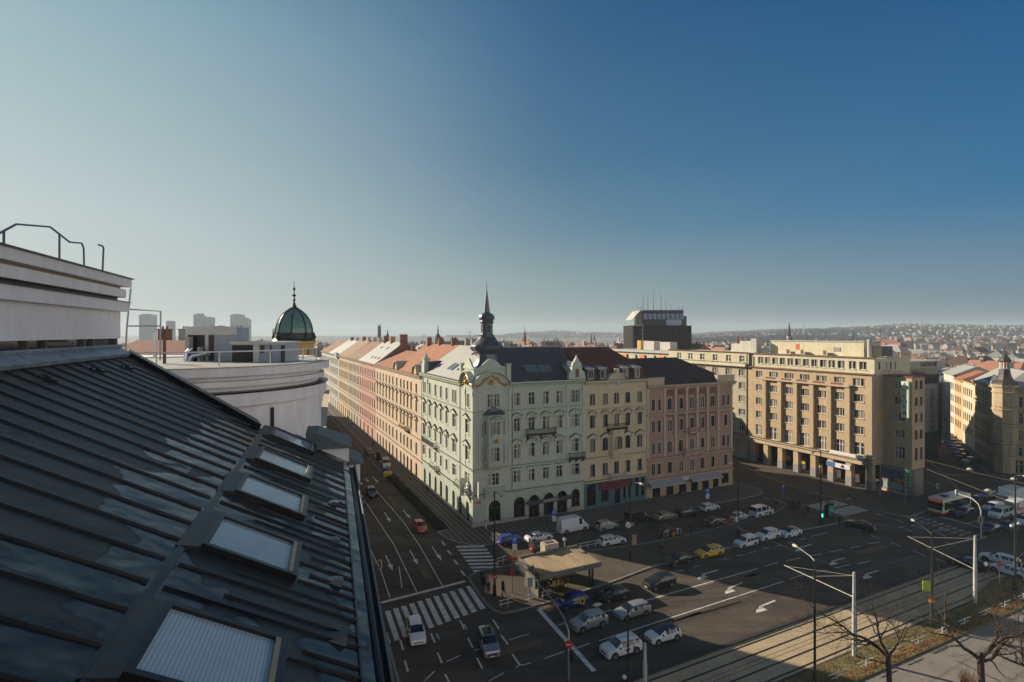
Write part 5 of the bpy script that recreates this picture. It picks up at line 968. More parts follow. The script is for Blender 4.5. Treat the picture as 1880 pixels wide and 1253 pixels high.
raised('pavement', [a + nx_ * 3.2 - dx * 4, a - dx * 4.4 + nx_ * 1, a - dx * 4.5 - nx_ * 40, a - nx_ * 40, a - dx * -90 - nx_ * .1, a + dx * 90 + nx_ * 3.2], .13, PAVE)
# tram reservation, rails, grass verge, park path
TY = lambda x: -45.2 + .018 * (x - 8)
BED = mat('tram_bed_concrete', (.40, .31, .19), .9, .18, .25, fine=10, world=True)
sheet('tram_bed', WBp((-60, TY(-60) - .4), (66, TY(66) - .4), (66, -51.2), (-60, -52.6)), .008, BED)
b = MB(); b.X = Matrix.Translation(CORNER) @ Matrix.Rotation(BROT, 4, 'Z')
b.hull([(-60, TY(-60) - .42, -.02), (62, TY(62) - .42, -.02), (62, TY(62) + .0, -.02), (-60, TY(-60) + .0, -.02)], [(-60, TY(-60) - .42, .2), (62, TY(62) - .42, .2), (62, TY(62), .2), (-60, TY(-60), .2)]); struct('tram_kerb', b, [mat('dark_kerb', (.03, .028, .027), .8, .2, 1)])
for off in (-1.05, -2.6, -4.75, -6.3):
    b = MB(); b.X = Matrix.Translation(CORNER) @ Matrix.Rotation(BROT, 4, 'Z'); b.hull([(-60, TY(-60) + off - .11, .0), (150, TY(150) + off - .11, .0), (150, TY(150) + off + .11, .0), (-60, TY(-60) + off + .11, .0)], [(-60, TY(-60) + off - .11, .016), (150, TY(150) + off - .11, .016), (150, TY(150) + off + .11, .016), (-60, TY(-60) + off + .11, .016)]); struct('tram_rail', b, [mat('dark_rail_steel', (.016, .015, .015), .45, .2, 1, .3)])
for off in (-3.4, -3.95):
    b = MB(); b.X = Matrix.Translation(CORNER) @ Matrix.Rotation(BROT, 4, 'Z'); b.hull([(-60, TY(-60) + off - .03, .0), (60, TY(60) + off - .03, .0), (60, TY(60) + off + .03, .0), (-60, TY(-60) + off + .03, .0)], [(-60, TY(-60) + off - .03, .013), (60, TY(60) + off - .03, .013), (60, TY(60) + off + .03, .013), (-60, TY(-60) + off + .03, .013)]); struct('bed_joint', b, [mat('brown_joint', (.07, .05, .04), .9, .2)])
GRASS = mat('winter_grass', (.16, .125, .045), .95, .4, .7, fine=8, world=True, bump=.6, bscale=20)
gv = WBp((-40, -52.9), (46, -51.9), (52, -50.6), (57, -49.6), (60, -50.2), (62, -53), (60.5, -55.2), (-40, -55.4)); b = MB(); b.prism(gv, -.02, .15); struct('verge_soil', b, [GRASS])
sheet('park_path', WBp((-60, -55.42), (120, -55.2), (120, -64), (-60, -64)), .012, mat('sandy_path', (.2, .18, .15), .95, .15, .4, world=True))
sheet('park_ground', WBp((-60, -64.1), (120, -64.1), (120, -110), (-60, -110)), .01, GRASS)
# grass tufts: stuff
tb = MB(); rg = random.Random(11)
for k in range(5200):
    x = rg.uniform(2, 60); y = rg.uniform(-55.2, -52.2 + (1.6 if x > 50 else 0)); p = wB(x, y, .15); h = rg.uniform(.05, .16); an = rg.uniform(0, 6.28); w = Vector((math.cos(an), math.sin(an), 0)) * rg.uniform(.03, .07)
    tb.poly([p - w, p + w, p + Vector((rg.uniform(-.06, .06), rg.uniform(-.06, .06), h))])
tag(tb.build('grass', [GRASS]), 'dry olive grass on the verge beside the tram tracks', None, None, 'stuff')
lb = MB()
for k in range(1500):
    x = rg.uniform(4, 58); p = wB(x, rg.gauss(-54.6, .35), .19); a1 = rg.uniform(0, 6.28); r_ = rg.uniform(.05, .13); lb.poly([p + Vector((r_ * math.cos(a1 + q), r_ * math.sin(a1 + q), rg.uniform(0, .08))) for q in (0, 2, 4)])
tag(lb.build('fallen_leaves', [mat('rusty_leaves', (.3, .1, .03), .9, .4, 3, world=True)]), 'rusty fallen leaves along the low white fence', None, None, 'stuff')
hb = MB()
for k in range(5200):
    x, y = rg.uniform(-5.95, -4.0), rg.uniform(1.3, 43.9); p = wB(x, y, rg.uniform(.22, .62)); a1 = rg.uniform(0, 6.28); r_ = rg.uniform(.06, .14); t_ = rg.uniform(-.1, .1); hb.poly([p + Vector((r_ * math.cos(a1 + q), r_ * math.sin(a1 + q), t_ * math.cos(q))) for q in (0, 1.6, 3.1, 4.7)])
tag(hb.build('ground_cover', [mat('dark_evergreen_cover', (.016, .02, .01), .8, .5, 2, world=True)]), 'dark low evergreen planting in the long bed beside the street', None, None, 'stuff')
# painted markings -------------------------------------------------
PAINT = mat('worn_white_paint', (.56, .55, .52), .8, .3, 1.2, fine=9, world=True); ZP = .012
def mark(b, p, q, w): d = (q - p).normalized(); n = Vector((-d.y, d.x, 0)) * w / 2; b.poly([p - n, q - n, q + n, p + n])
def zed(v, z=ZP): return Vector((v[0], v[1], z))
MK = []
def seg(ox, oy, s, L, w=.14):
    for a in L:
        pts = [zed(gp(ox + a[i] / s, oy + a[i + 1] / s)) for i in range(0, len(a), 2)]
        b = MB()
        for p, q in zip(pts, pts[1:]): mark(b, p, q, w)
        MK.append(b)
seg(0, 0, 1, [(673, 925, 695, 958, 723, 1000, 765, 1087), (690, 900, 723, 938, 740, 958, 769, 1000, 812, 1075), (680, 1010, 700, 1050, 716, 1098)], .13)
seg(0, 0, 1, [(699.8, 1107, 854, 1067.6), (989, 1119, 1091, 1233)], .55)
seg(0, 0, 1, [(811, 994, 817, 1002), (821.5, 1010.5, 828.5, 1019), (833, 1028, 840.5, 1037), (846.5, 1048, 853.6, 1057.5)], .28)
seg(680, 1000, 4.954, [(273, 870, 298, 960), (312, 1055, 342, 1155), (550, 810, 587, 895), (612, 985, 650, 1080), (680, 1180, 715, 1253), (815, 690, 853, 770), (885, 850, 932, 940), (968, 1030, 1018, 1130), (1115, 685, 1170, 768), (1190, 825, 1250, 910), (1290, 995, 1355, 1095)], .2)
seg(680, 1000, 4.954, [(600, 810, 628, 865), (850, 725, 878, 775), (695, 1065, 815, 1010), (490, 1245, 585, 1152), (1085, 1240, 1210, 1170), (1255, 872, 1387, 830), (1320, 1118, 1387, 1090), (945, 965, 990, 950), (148, 800, 180, 898), (260, 200, 288, 395)], .13)
seg(960, 1060, 5.875, [(365, 525, 470, 490), (580, 765, 720, 715), (235, 878, 445, 803), (0, 635, 70, 612), (0, 952, 88, 922), (880, 375, 960, 355)], .13)
seg(0, 0, 1, [(1130, 1119, 1391, 1044), (1100, 1177, 1438, 1068)], .16)
seg(1180, 900, 4.818, [(1080, 675, 1200, 640), (1265, 627, 1395, 602), (1490, 582, 1590, 565), (1650, 550, 1765, 530), (1305, 787, 1440, 743), (1700, 690, 1831, 660), (1500, 735, 1630, 708), (300, 720, 370, 708), (445, 685, 510, 670), (705, 615, 770, 605), (830, 585, 885, 572), (945, 555, 1005, 543), (1065, 520, 1120, 505), (1175, 498, 1225, 485), (1285, 470, 1330, 460), (1390, 440, 1440, 430), (1490, 412, 1630, 375), (1060, 65, 1130, 90), (1160, 75, 1290, 135), (950, 30, 1000, 50), (1480, 15, 1560, 40)], .13)
seg(1560, 860, 4.819, [(230, 400, 310, 427), (395, 455, 480, 483), (230, 490, 335, 513), (575, 510, 660, 543), (185, 592, 268, 625), (155, 672, 262, 652), (0, 708, 100, 688), (365, 658, 460, 695), (560, 732, 670, 775), (75, 845, 185, 820), (490, 540, 550, 558), (770, 572, 855, 605), (845, 655, 930, 690), (735, 560, 860, 535), (760, 800, 860, 840), (0, 525, 100, 560), (430, 525, 490, 520), (620, 490, 660, 485), (540, 510, 580, 503)], .15)
seg(1660, 880, 8.545, [(560, 590, 990, 700, 1210, 775)], .3); seg(1660, 880, 8.545, [(990, 700, 1260, 620)], .13)
for i, b in enumerate(MK): struct('road_marking', b, [PAINT])
def quad_px(ox, oy, s, q): return [zed(gp(ox + q[i] / s, oy + q[i + 1] / s)) for i in range(0, 8, 2)]
for i in range(11):
    f = i / 10; l = lambda a, c: a + (c - a) * f
    struct('crossing_stripe', MB().poly(quad_px(680, 1000, 4.954, (l(130, 868), l(608, 383), l(178, 908), l(600, 377), l(270, 1050), l(866, 580), l(222, 1002), l(878, 595)))), [PAINT])
for i in range(8):
    y = 14 + i * 31.5; struct('crossing_stripe', MB().poly(quad_px(680, 1000, 4.954, (775 + i * 22, y, 1035 + i * 23, y - 6, 1047 + i * 23, y + 10, 787 + i * 22, y + 17))), [PAINT])
for i in range(12):
    x = 61.2 + i * .93
    for y0, y1 in ((-20.1, -16.9), (-24.1, -20.7)): struct('crossing_stripe', MB().poly([wB(x, y0, ZP), wB(x + .48, y0, ZP), wB(x + .48, y1, ZP), wB(x, y1, ZP)]), [PAINT])
for i in range(11):
    y = -29.4 - i * 1.12
    for x in (74.0 + i * -.02, 76.0): struct('crossing_stripe', MB().poly([wB(x - i * .18, y, ZP), wB(x + 1.4 - i * .18, y, ZP), wB(x + 1.4 - i * .18, y - .55, ZP), wB(x - i * .18, y - .55, ZP)]), [mat('faded_white_paint', (.22, .22, .21), .8, .3, 1.2, world=True)])
for i in range(5): struct('crossing_stripe', MB().poly([wB(112 + i * 1.3, -13 - i * .9, ZP), wB(112.7 + i * 1.3, -13 - i * .9, ZP), wB(114.5 + i * 1.3, -15.4 - i * .9, ZP), wB(113.8 + i * 1.3, -15.4 - i * .9, ZP)]), [mat('faded_white_paint', (.22, .22, .21), .8, .3)])
def arrow(u, v, u2, v2, hook=0):
    p, q = zed(gp(u, v)), zed(gp(u2, v2)); d = (q - p); L = d.length; d.normalize(); n = Vector((-d.y, d.x, 0)); b = MB(); X = lambda a, c: p + d * a * L + n * c
    if hook:
        b.poly([X(0, -.13), X(.62, -.13), X(.62, .13), X(0, .13)]); b.poly([X(.62, -.13), X(.78, .3 * hook), X(.66, .45 * hook), X(.55, .13)] if hook > 0 else [X(.62, .13), X(.78, .3 * hook), X(.66, .45 * hook), X(.55, -.13)]); b.poly([X(.6, .25 * hook), X(.62, 1.0 * hook), X(1.0, .75 * hook), X(.84, .25 * hook)])
    else: b.poly([X(0, -.09), X(.7, -.09), X(.7, .09), X(0, .09)]); b.poly([X(.62, -.38), X(1, 0), X(.62, .38)])
    struct('lane_arrow', b, [PAINT])
for q in ((752.7, 1011, 767.8, 1038), (793, 1004, 811, 1030), (708, 1020, 721, 1048), (739.6, 936.6, 753.7, 952), (706, 941, 717, 959), (683.6, 875, 695, 887), (655.6, 879.6, 665, 891), (671, 878, 677, 885)): arrow(*q)
for q in ((1423, 1103, 1378, 1121, 1), (1363, 1070, 1322, 1087, 1), (1318, 1047, 1273, 1060, 1), (1550, 1025, 1514, 1035, 1), (1490, 1000, 1452, 1010, 1), (1612, 1048, 1575, 1060, 1)): arrow(*q)

DP = mat('dark_asphalt_patch', (.072, .06, .047),   .8, .25, 1, spec=.1, world=True); LP = mat('light_asphalt_patch', (.14, .108, .07), .85, .2, 1, spec=.1, world=True)
rp_ = random.Random(5)
for u, v, w, l, m in ((1210, 1120, 1.2, 9, DP), (1290, 1130, .9, 14, DP), (1360, 1060, 1.6, 6, LP), (1440, 1040, .8, 16, DP), (1250, 1085, .7, 11, LP), (1530, 1060, 1.1, 8, DP), (1600, 1010, 1.4, 7, LP), (1120, 1200, 1.3, 5, DP), (950, 1190, 1.0, 7, LP), (740, 980, .8, 6, DP), (780, 1050, 1.1, 5, LP), (860, 1210, 1.3, 4, DP), (1340, 1110, .5, 18, DP), (1200, 1150, .5, 15, DP), (1480, 930, 1.2, 7, LP), (720, 920, .9, 7, LP)):
    p = gp(u, v); d = D1 if u < 880 else D2; n = Vector((-d.y, d.x, 0)); pts = []
    for k in range(14):
        t = k / 7 - 1 if k < 7 else 1 - (k - 7) / 7 * 2 if False else (k - 7) / 7; 
        a = 2 * math.pi * k / 14; ca, sa = math.cos(a), math.sin(a); q = lambda x: math.copysign(abs(x) ** .35, x); pts.append(p + d * (q(ca) * l / 2 + rp_.uniform(-.2, .2)) + n * (q(sa) * w / 2 + rp_.uniform(-.08, .08)))
    struct('asphalt_patch', MB().poly([(q_.x, q_.y, .004) for q_ in pts]), [m])
for u, v in ((1255, 1140), (1330, 1098), (1415, 1078), (1180, 1195), (760, 1020), (905, 1165), (1000, 1180), (1510, 1045), (1395, 1000), (1150, 1180), (700, 940), (1620, 1000)):
    p = gp(u, v); b = MB(); b.lathe([(.34, 0), (.34, .009)], 14, (p.x, p.y, 0)); struct('manhole_cover', b, [mat('cast_iron_cover', (.05, .045, .04), .6, .3, 4, .3)])
# ------------------------------------------------------------------ vehicles
def paint(name, c, metal=.0, rough=.32): return mat('car_paint_' + name, c, rough, 0, metal=metal, coat=.6)
CP = dict(white=paint('white', (.62, .63, .64)), silver=paint('silver', (.36, .37, .38), .5), greysilver=paint('grey_silver', (.25, .26, .27), .5), black=paint('black', (.008, .008, .009)), darkgrey=paint('dark_grey', (.035, .04, .045), .4), red=paint('red', (.42, .035, .02)), maroon=paint('maroon', (.12, .012, .014)), blue=paint('blue', (.015, .05, .28)), navy=paint('navy', (.012, .018, .05), .3), yellow=paint('yellow', (.68, .40, .01)), brown=paint('brown', (.07, .035, .022)), beige=paint('beige', (.3, .25, .19), .4), cream=paint('cream', (.6, .56, .44)), royal=paint('royal_blue', (.012, .025, .22)))
CARGLASS = mat('car_glass', (.012, .016, .02), .05, 0, spec=.8); TYRE = mat('tyre_rubber', (.012, .012, .012), .85, 0); RIM = mat('alloy_rim', (.28, .28, .29), .35, 0, metal=.7); TRIM = mat('black_trim', (.012, .012, .013), .55, 0)
HEADL = mat('headlight_glass', (.55, .57, .6), .1, 0, metal=.3); TAILL = mat('tail_light_red', (.3, .012, .01), .2, 0); PLATE = mat('number_plate', (.55, .55, .52), .5, 0)
KINDS = {   # stations: x, belt height, top height, cabin flag ; then width, wheel positions, wheel radius
    'hatch': ([(2.0, .58, .62, 0), (1.93, .68, .76, 0), (1.55, .80, .89, 0), (1.02, .90, .99, 0), (.2, .93, 1.42, 1), (-.32, .94, 1.47, 1), (-.42, .94, 1.47, 1), (-1.18, .97, 1.43, 1), (-1.3, .98, 1.42, 1), (-1.62, 1.0, 1.34, 1), (-1.95, .98, 1.02, 0), (-2.03, .7, .8, 0)], 1.76, (1.28, -1.25), .32),
    'estate': ([(2.33, .56, .6, 0), (2.25, .66, .74, 0), (1.8, .80, .88, 0), (1.12, .90, .98, 0), (.3, .93, 1.40, 1), (-.3, .94, 1.46, 1), (-.4, .94, 1.46, 1), (-1.2, .96, 1.45, 1), (-1.3, .96, 1.45, 1), (-1.95, .98, 1.36, 1), (-2.22, .97, 1.02, 0), (-2.33, .68, .78, 0)], 1.8, (1.45, -1.38), .33),
    'sedan': ([(2.3, .56, .6, 0), (2.22, .66, .74, 0), (1.8, .80, .88, 0), (1.1, .90, .98, 0), (.3, .93, 1.40, 1), (-.28, .94, 1.44, 1), (-.38, .94, 1.44, 1), (-.95, .96, 1.40, 1), (-1.05, .96, 1.38, 1), (-1.2, .97, 1.32, 1), (-1.72, .97, 1.04, 0), (-2.2, .94, 1.0, 0), (-2.3, .66, .76, 0)], 1.8, (1.42, -1.35), .33),
    'suv': ([(2.22, .66, .72, 0), (2.14, .8, .9, 0), (1.75, .95, 1.04, 0), (1.1, 1.04, 1.12, 0), (.4, 1.07, 1.6, 1), (-.2, 1.08, 1.67, 1), (-.3, 1.08, 1.67, 1), (-1.15, 1.1, 1.65, 1), (-1.25, 1.1, 1.65, 1), (-1.82, 1.12, 1.55, 1), (-2.15, 1.1, 1.16, 0), (-2.24, .78, .9, 0)], 1.86, (1.38, -1.32), .37),
    'mpv': ([(1.98, .6, .66, 0), (1.9, .74, .82, 0), (1.5, .86, .95, 0), (1.05, .96, 1.06, 0), (.45, .98, 1.52, 1), (-.1, .98, 1.6, 1), (-.2, .98, 1.6, 1), (-1.0, 1.0, 1.6, 1), (-1.1, 1.0, 1.6, 1), (-1.85, 1.02, 1.55, 1), (-2.0, 1.0, 1.1, 0), (-2.06, .75, .85, 0)], 1.72, (1.28, -1.28), .32),
    'van': ([(2.45, .62, .7, 0), (2.38, .8, .92, 0), (2.1, 1.0, 1.12, 0), (1.7, 1.1, 1.24, 0), (1.0, 1.14, 1.82, 1), (.4, 1.14, 1.92, 1), (.25, 1.14, 1.92, 1), (-.95, 1.14, 1.92, 1), (-1.1, 1.14, 1.92, 1), (-2.28, 1.14, 1.88, 1), (-2.4, 1.1, 1.16, 0), (-2.45, .7, .8, 0)], 1.9, (1.55, -1.5), .34),
    'panelvan': ([(2.8, .65, .75, 0), (2.72, .9, 1.02, 0), (2.45, 1.08, 1.2, 0), (2.1, 1.22, 1.36, 0), (1.35, 1.3, 2.35, 1), (.75, 1.3, 2.5, 1), (.6, 1.3, 2.52, 1), (-.9, 1.3, 2.54, 1), (-1.0, 1.3, 2.54, 1), (-2.72, 1.3, 2.48, 1), (-2.8, 1.2, 1.3, 0), (-2.82, .7, .8, 0)], 2.0, (1.85, -1.75), .35),
}
_CM = {}
def car_meshes(kind):
    if kind in _CM: return _CM[kind]
    st, w, wx, wr = KINDS[kind]; hw = w / 2; n = len(st); L0, L1 = st[0][0], st[-1][0]
    tumble = {'van': .86, 'panelvan': .93, 'mpv': .82}.get(kind, .74)
    rings = []
    for i, (x, zb, zt, f) in enumerate(st):
        k = .8 if i in (0, n - 1) else (.93 if i in (1, n - 2) else (.985 if i in (2, n - 3) else 1)); W = hw * k
        lo = .26 if i in (0, n - 1) else .2; dz = zt - zb; rw = hw * tumble
        if f: P = [(.9 * W, lo), (W, .36), (W, .62 * zb), (.975 * W, zb), (.975 * W + (rw - .975 * W) * .55, zb + dz * .55), (rw, zt - .07), (rw * .86, zt - .012), (0, zt + .02)]
        else: P = [(.9 * W, lo), (W, .36), (W, .62 * zb), (.97 * W, zb), (.93 * W, zb + dz * .4), (.86 * W, zb + dz * .72), (.55 * W, zb + dz * .95), (0, zt + .01)]
        rings.append([(x, y, z) for y, z in P])
    body, glass_, roof = MB(), MB(), MB(); cab = [i for i in range(n) if st[i][3]]; c0, c1 = cab[0], cab[-1]
    pill = {cab[1], c1 - 2}                       # narrow faces left as pillars
    for s in (1, -1):
        for i in range(n - 1):
            for j in range(7):
                q = [rings[i][j], rings[i + 1][j], rings[i + 1][j + 1], rings[i][j + 1]]; q = [(x, y * s, z) for x, y, z in q]
                if s < 0: q = q[::-1]
                T = body
                if st[i][3] and st[i + 1][3]:
                    if j in (3, 4) and i not in pill and not (kind == 'panelvan' and i > cab[1]): T = glass_
                    elif j >= 5: T = roof
                elif i == c0 - 1 and j >= 5: T = glass_
                elif i == c0 - 1 and j == 4 and False: T = glass_
                elif i == c1 and j >= 5 and kind != 'panelvan': T = glass_
                T.poly(q)
        for i, rv in ((0, True), (n - 1, False)):
            q = [(x, y * s, z) for x, y, z in rings[i]] + [(rings[i][0][0], 0, rings[i][0][2])]; body.poly(q)
        for x in wx: body.disc((x, s * (hw + .001), wr + .01), (0, 1, 0), wr + .085, .012, 18, 1)
    for s in (1, -1): body.box(wx[1] + .3, wx[0] - .3, s * hw - .02, s * hw + .012, .2, .3, 1)
    out = dict(body=body.mesh('body', [CP['white'], TRIM], 35, True), glass=glass_.mesh('windows', [CARGLASS], 35), roof=roof.mesh('roof', [CP['white']], 40))
    t = MB(); t.lathe([(wr * .62, -.1), (wr * .93, -.1), (wr, -.07), (wr, .07), (wr * .93, .1), (wr * .62, .1)], 20); t.v = [Vector((p.x, p.z, p.y)) for p in t.v]; out['wheel'] = t.mesh('wheel', [TYRE], 50)
    t = MB(); t.lathe([(.03, .085), (wr * .3, .075), (wr * .55, .09), (wr * .64, .1), (wr * .66, .06)], 14)
    for k in range(5): a = k * 2 * math.pi / 5; t.tube([(.04 * math.cos(a), .04 * math.sin(a), .09), (wr * .6 * math.cos(a), wr * .6 * math.sin(a), .1)], .035, 4)
    t.v = [Vector((p.x, p.z, p.y)) for p in t.v]; out['rim'] = t.mesh('rim', [RIM], 50)
    x, zb, zt, _ = st[1]; t = MB(); t.hull([(x - .32, -.12, zb - .1), (x + .045, -.16, zb - .12), (x + .03, .14, zb - .12), (x - .2, .16, zb - .1)], [(x - .32, -.1, zb + .03), (x - .01, -.14, zb + .03), (x + .0, .12, zb + .03), (x - .2, .14, zb + .03)]); out['head'] = (t.mesh('headlight', [HEADL]), hw * .68)
    x, zb, zt, _ = st[-2]; t = MB(); t.box(x - .06, x + .14, -.1, .1, zb - .22, zb + .05) if kind not in ('van', 'panelvan') else t.box(x - .08, x + .1, -.07, .07, zb - .3, zb + .35); out['tail'] = (t.mesh('tail_light', [TAILL]), hw * .8)
    t = MB(); t.box(L0 - .06, L0 + .015, -hw * .5, hw * .5, .42, st[0][1] - .02); out['grille'] = t.mesh('grille', [TRIM])
    t = MB(); t.box(L0 - .02, L0 + .03, -.26, .26, .36, .47); t.box(L1 - .03, L1 + .02, -.26, .26, .5, .61); out['plate'] = t.mesh('number_plate', [PLATE])
    t = MB(); t.hull([(-.07, -.1, 0), (.07, -.1, 0), (.05, .1, .02), (-.05, .1, .02)], [(-.07, -.1, .15), (.05, -.1, .15), (.03, .1, .13), (-.05, .1, .13)]); out['mirror'] = (t.mesh('mirror', [TRIM]), (st[c0 - 1][0] - .35, hw + .08, st[c0 - 1][1] + .02))
    _CM[kind] = out; return out
def swap(o, m, i=0): o.material_slots[i].link = 'OBJECT'; o.material_slots[i].material = m
def car_at(name, kind, col, label, loc, rz, roof=None, group=None, cat='car'):
    M = car_meshes(kind); st, w, wx, wr = KINDS[kind]; hw = w / 2
    o = thing(name, label, cat, loc, rz, group)
    b = link('body', M['body'], o); swap(b, CP[col]); link('windows', M['glass'], o); r = link('roof', M['roof'], o); swap(r, CP[roof or col])
    for x in wx:
        for s in (1, -1):
            q = link('wheel', M['wheel'], o, (x, s * (hw - .09), wr)); 
            if s < 0: q.rotation_euler = (0, 0, math.pi)
            link('rim', M['rim'], q, (0, .005, 0))
    for k in ('head', 'tail'):
        me, y = M[k]
        for s in (1, -1): q = link(me.name, me, o, (0, s * y, 0)); q.scale = (1, s, 1)
    link('grille', M['grille'], o); link('number_plate', M['plate'], o)
    me, p = M['mirror']
    for s in (1, -1): q = link('mirror', me, o, (p[0], s * p[1], p[2])); q.scale = (1, s, 1)
    return o
def car(name, kind, col, label, rear, front, roof=None, group=None, cat='car', z=0.0):
    """rear and front ends given in photo pixels at mid height, turned into a place and a heading on the road"""
    a, c = gp(*rear, .65), gp(*front, .65); d = c - a; p = (a + c) / 2
    return car_at(name, kind, col, label, (p.x, p.y, z), math.atan2(d.y, d.x), roof, group, cat)
Q = 'cars waiting at the stop line'; PK = 'cars parked in front of the corner block'; PI_ = 'cars parked beside the traffic island'; LS = 'vehicles driving down the left street'; RQ = 'vehicles queued at the far right crossing'
# left street
o = car('pickup_truck', 'suv', 'black', 'black pick-up with reddish load, farthest vehicle in the left street', (669, 823), (687, 841), None, LS, 'pickup'); MB().box(-2.0, -.6, -.75, .75, 1.1, 1.75).build('load', [mat('rusty_load', (.25, .1, .05), .8, .4, 3)], o)
o = car('white_van', 'van', 'white', 'white van with roof ladders driving down the left street', (705, 842), (713, 862), None, LS, 'van'); b = MB()
for y in (-.5, 0, .5): b.box(-1.8, .8, y - .05, y + .05, 2.0, 2.1)
for x in (-1.6, 0, .7): b.box(x - .04, x + .04, -.8, .8, 1.93, 2.0)
b.build('roof_rack', [STEEL], o)
car('black_car', 'suv', 'black', 'black car alone in the middle of the left street lanes', (676, 893), (689, 916), None, LS); car('dark_car', 'hatch', 'darkgrey', 'dark car half hidden behind the gutter in the left street', (655, 908), (667, 934), None, LS)
car('red_car', 'hatch', 'red', 'bright red hatchback driving beside the dark planting bed', (764, 956), (779, 977), None, LS)
car('white_hatchback', 'estate', 'white', 'white car driving over the near zebra crossing', (757, 1130), (771, 1187)); o = car('silver_crossover', 'suv', 'greysilver', 'silver grey crossover with black glass roof in the near crossing lanes', (886, 1154), (907, 1208)); MB().box(-1.2, .2, -.5, .5, 1.66, 1.7).build('glass_roof', [CARGLASS], o)
# queue at the stop line
o = car('blue_car', 'hatch', 'royal', 'dark blue car with big yellow round emblem on its side', (1080, 1096), (1020, 1109), None, Q)
for k, (x, z, r_) in enumerate(((-.95, .75, .42), (-.25, .72, .17), (.15, .72, .15))): MB().disc((x, .885, z), (0, 1, 0), r_, .02, 18).build('yellow_emblem', [CP['yellow']], o)
MB().disc((-.95, .9, .75), (0, 1, 0), .2, .012, 8).build('emblem_figure', [CP['navy']], o); b = MB(); b.box(1.2, 1.55, -.3, .3, .88, .98); b.build('bonnet_mark', [CP['yellow']], o)
car('grey_car', 'hatch', 'darkgrey', 'dark grey hatchback in the shade behind the blue car', (1155, 1083), (1096, 1097), None, Q)
car('silver_estate', 'estate', 'silver', 'silver estate car with its tail in the sunlight', (1193, 1111), (1127, 1129), None, Q); car('silver_suv', 'suv', 'silver', 'silver blue sport utility car first at the stop line', (1112, 1132), (1048, 1150), None, Q)
o = car('white_suv', 'suv', 'white', 'white sport utility car with dark lettering on the side behind the lamp post', (1173, 1178), (1106, 1197), None, Q); MB().box(-.5, .1, .93, .945, .66, .84).build('door_lettering', [CP['maroon']], o); MB().box(-1.15, -.95, .93, .945, .7, .98).build('door_lettering', [CP['maroon']], o)
car('white_small_car', 'hatch', 'white', 'white small car with black roof and windscreen, last of the front queue', (1246, 1155), (1187, 1171), 'black', Q); car('black_suv', 'suv', 'black', 'black sport utility car driving alone in the sunlit lane', (1237, 1062), (1183, 1075))
# beside the island
car('black_sedan', 'sedan', 'black', 'black sedan parked by the island in front of the yellow car', (1270, 1020), (1219, 1033), None, PI_); car('yellow_car', 'estate', 'yellow', 'bright yellow estate car parked by the traffic island', (1327, 1007), (1277, 1018), None, PI_)
car('white_mpv', 'mpv', 'white', 'white boxy small car by the island, behind the yellow estate', (1389, 990), (1348, 1000), None, PI_); car('white_crossover', 'suv', 'white', 'white crossover between the boxy white car and the brown roofed car', (1428, 978), (1389, 987), None, PI_); car('brown_roofed_car', 'hatch', 'white', 'white small car with brown soft roof, last of the island row', (1470, 973), (1430, 982), 'brown', PI_)
# along the corner block
o = car('blue_hatchback', 'hatch', 'blue', 'bright blue car parked at the left end by the zebra crossing', (914, 994), (958, 986), None, PK); car('white_sedan', 'sedan', 'white', 'white sedan parked between the blue car and the white van', (966, 990), (1011, 981), None, PK)
car('panel_van', 'panelvan', 'white', 'large white panel van without side windows, parked by the green house', (1023, 973), (1079, 963), None, PK, 'van'); o = car('red_striped_car', 'hatch', 'maroon', 'dark red car half hidden behind the canopy roof', (973, 1007), (1017, 998), 'black', PK)
car('white_estate', 'estate', 'white', 'white estate car parked alone in the second row by the island kerb', (1099, 996), (1147, 987), None, PK); car('silver_mpv', 'mpv', 'silver', 'silver small people carrier parked right of the white panel van', (1094, 969), (1134, 961), None, PK)
car('black_van', 'van', 'black', 'large black van parked before the teal shop front', (1146, 956), (1193, 946), None, PK, 'van'); car('beige_car', 'sedan', 'beige', 'dull beige sedan parked right of the black van', (1201, 951), (1240, 943), None, PK); car('dark_estate', 'estate', 'darkgrey', 'dark grey estate parked between the beige sedan and the white coupe', (1242, 944), (1280, 936), None, PK)
car('white_coupe', 'hatch', 'white', 'white coupe like hatchback parked below the long awning', (1283, 935), (1322, 927), None, PK); car('black_small_car', 'hatch', 'black', 'black small car with bright windscreen behind the bicycle stands', (1208, 979), (1246, 970), None, PK); car('dark_brown_car', 'sedan', 'brown', 'very dark brown sedan behind the white rails of the island', (1293, 961), (1331, 952), None, PK)
car('pale_hatchback', 'hatch', 'silver', 'pale silver hatchback parked just left of the white minibus', (1340, 952), (1376, 944), None, PK); o = car('white_minibus', 'van', 'white', 'white minibus with dark rear windows and green marks on its door', (1376, 945), (1418, 935), None, PK, 'van'); MB().box(-.3, 1.2, -.965, -.953, .55, .85).build('green_mark', [mat('sign_green', (.01, .2, .1), .4, .05)], o)
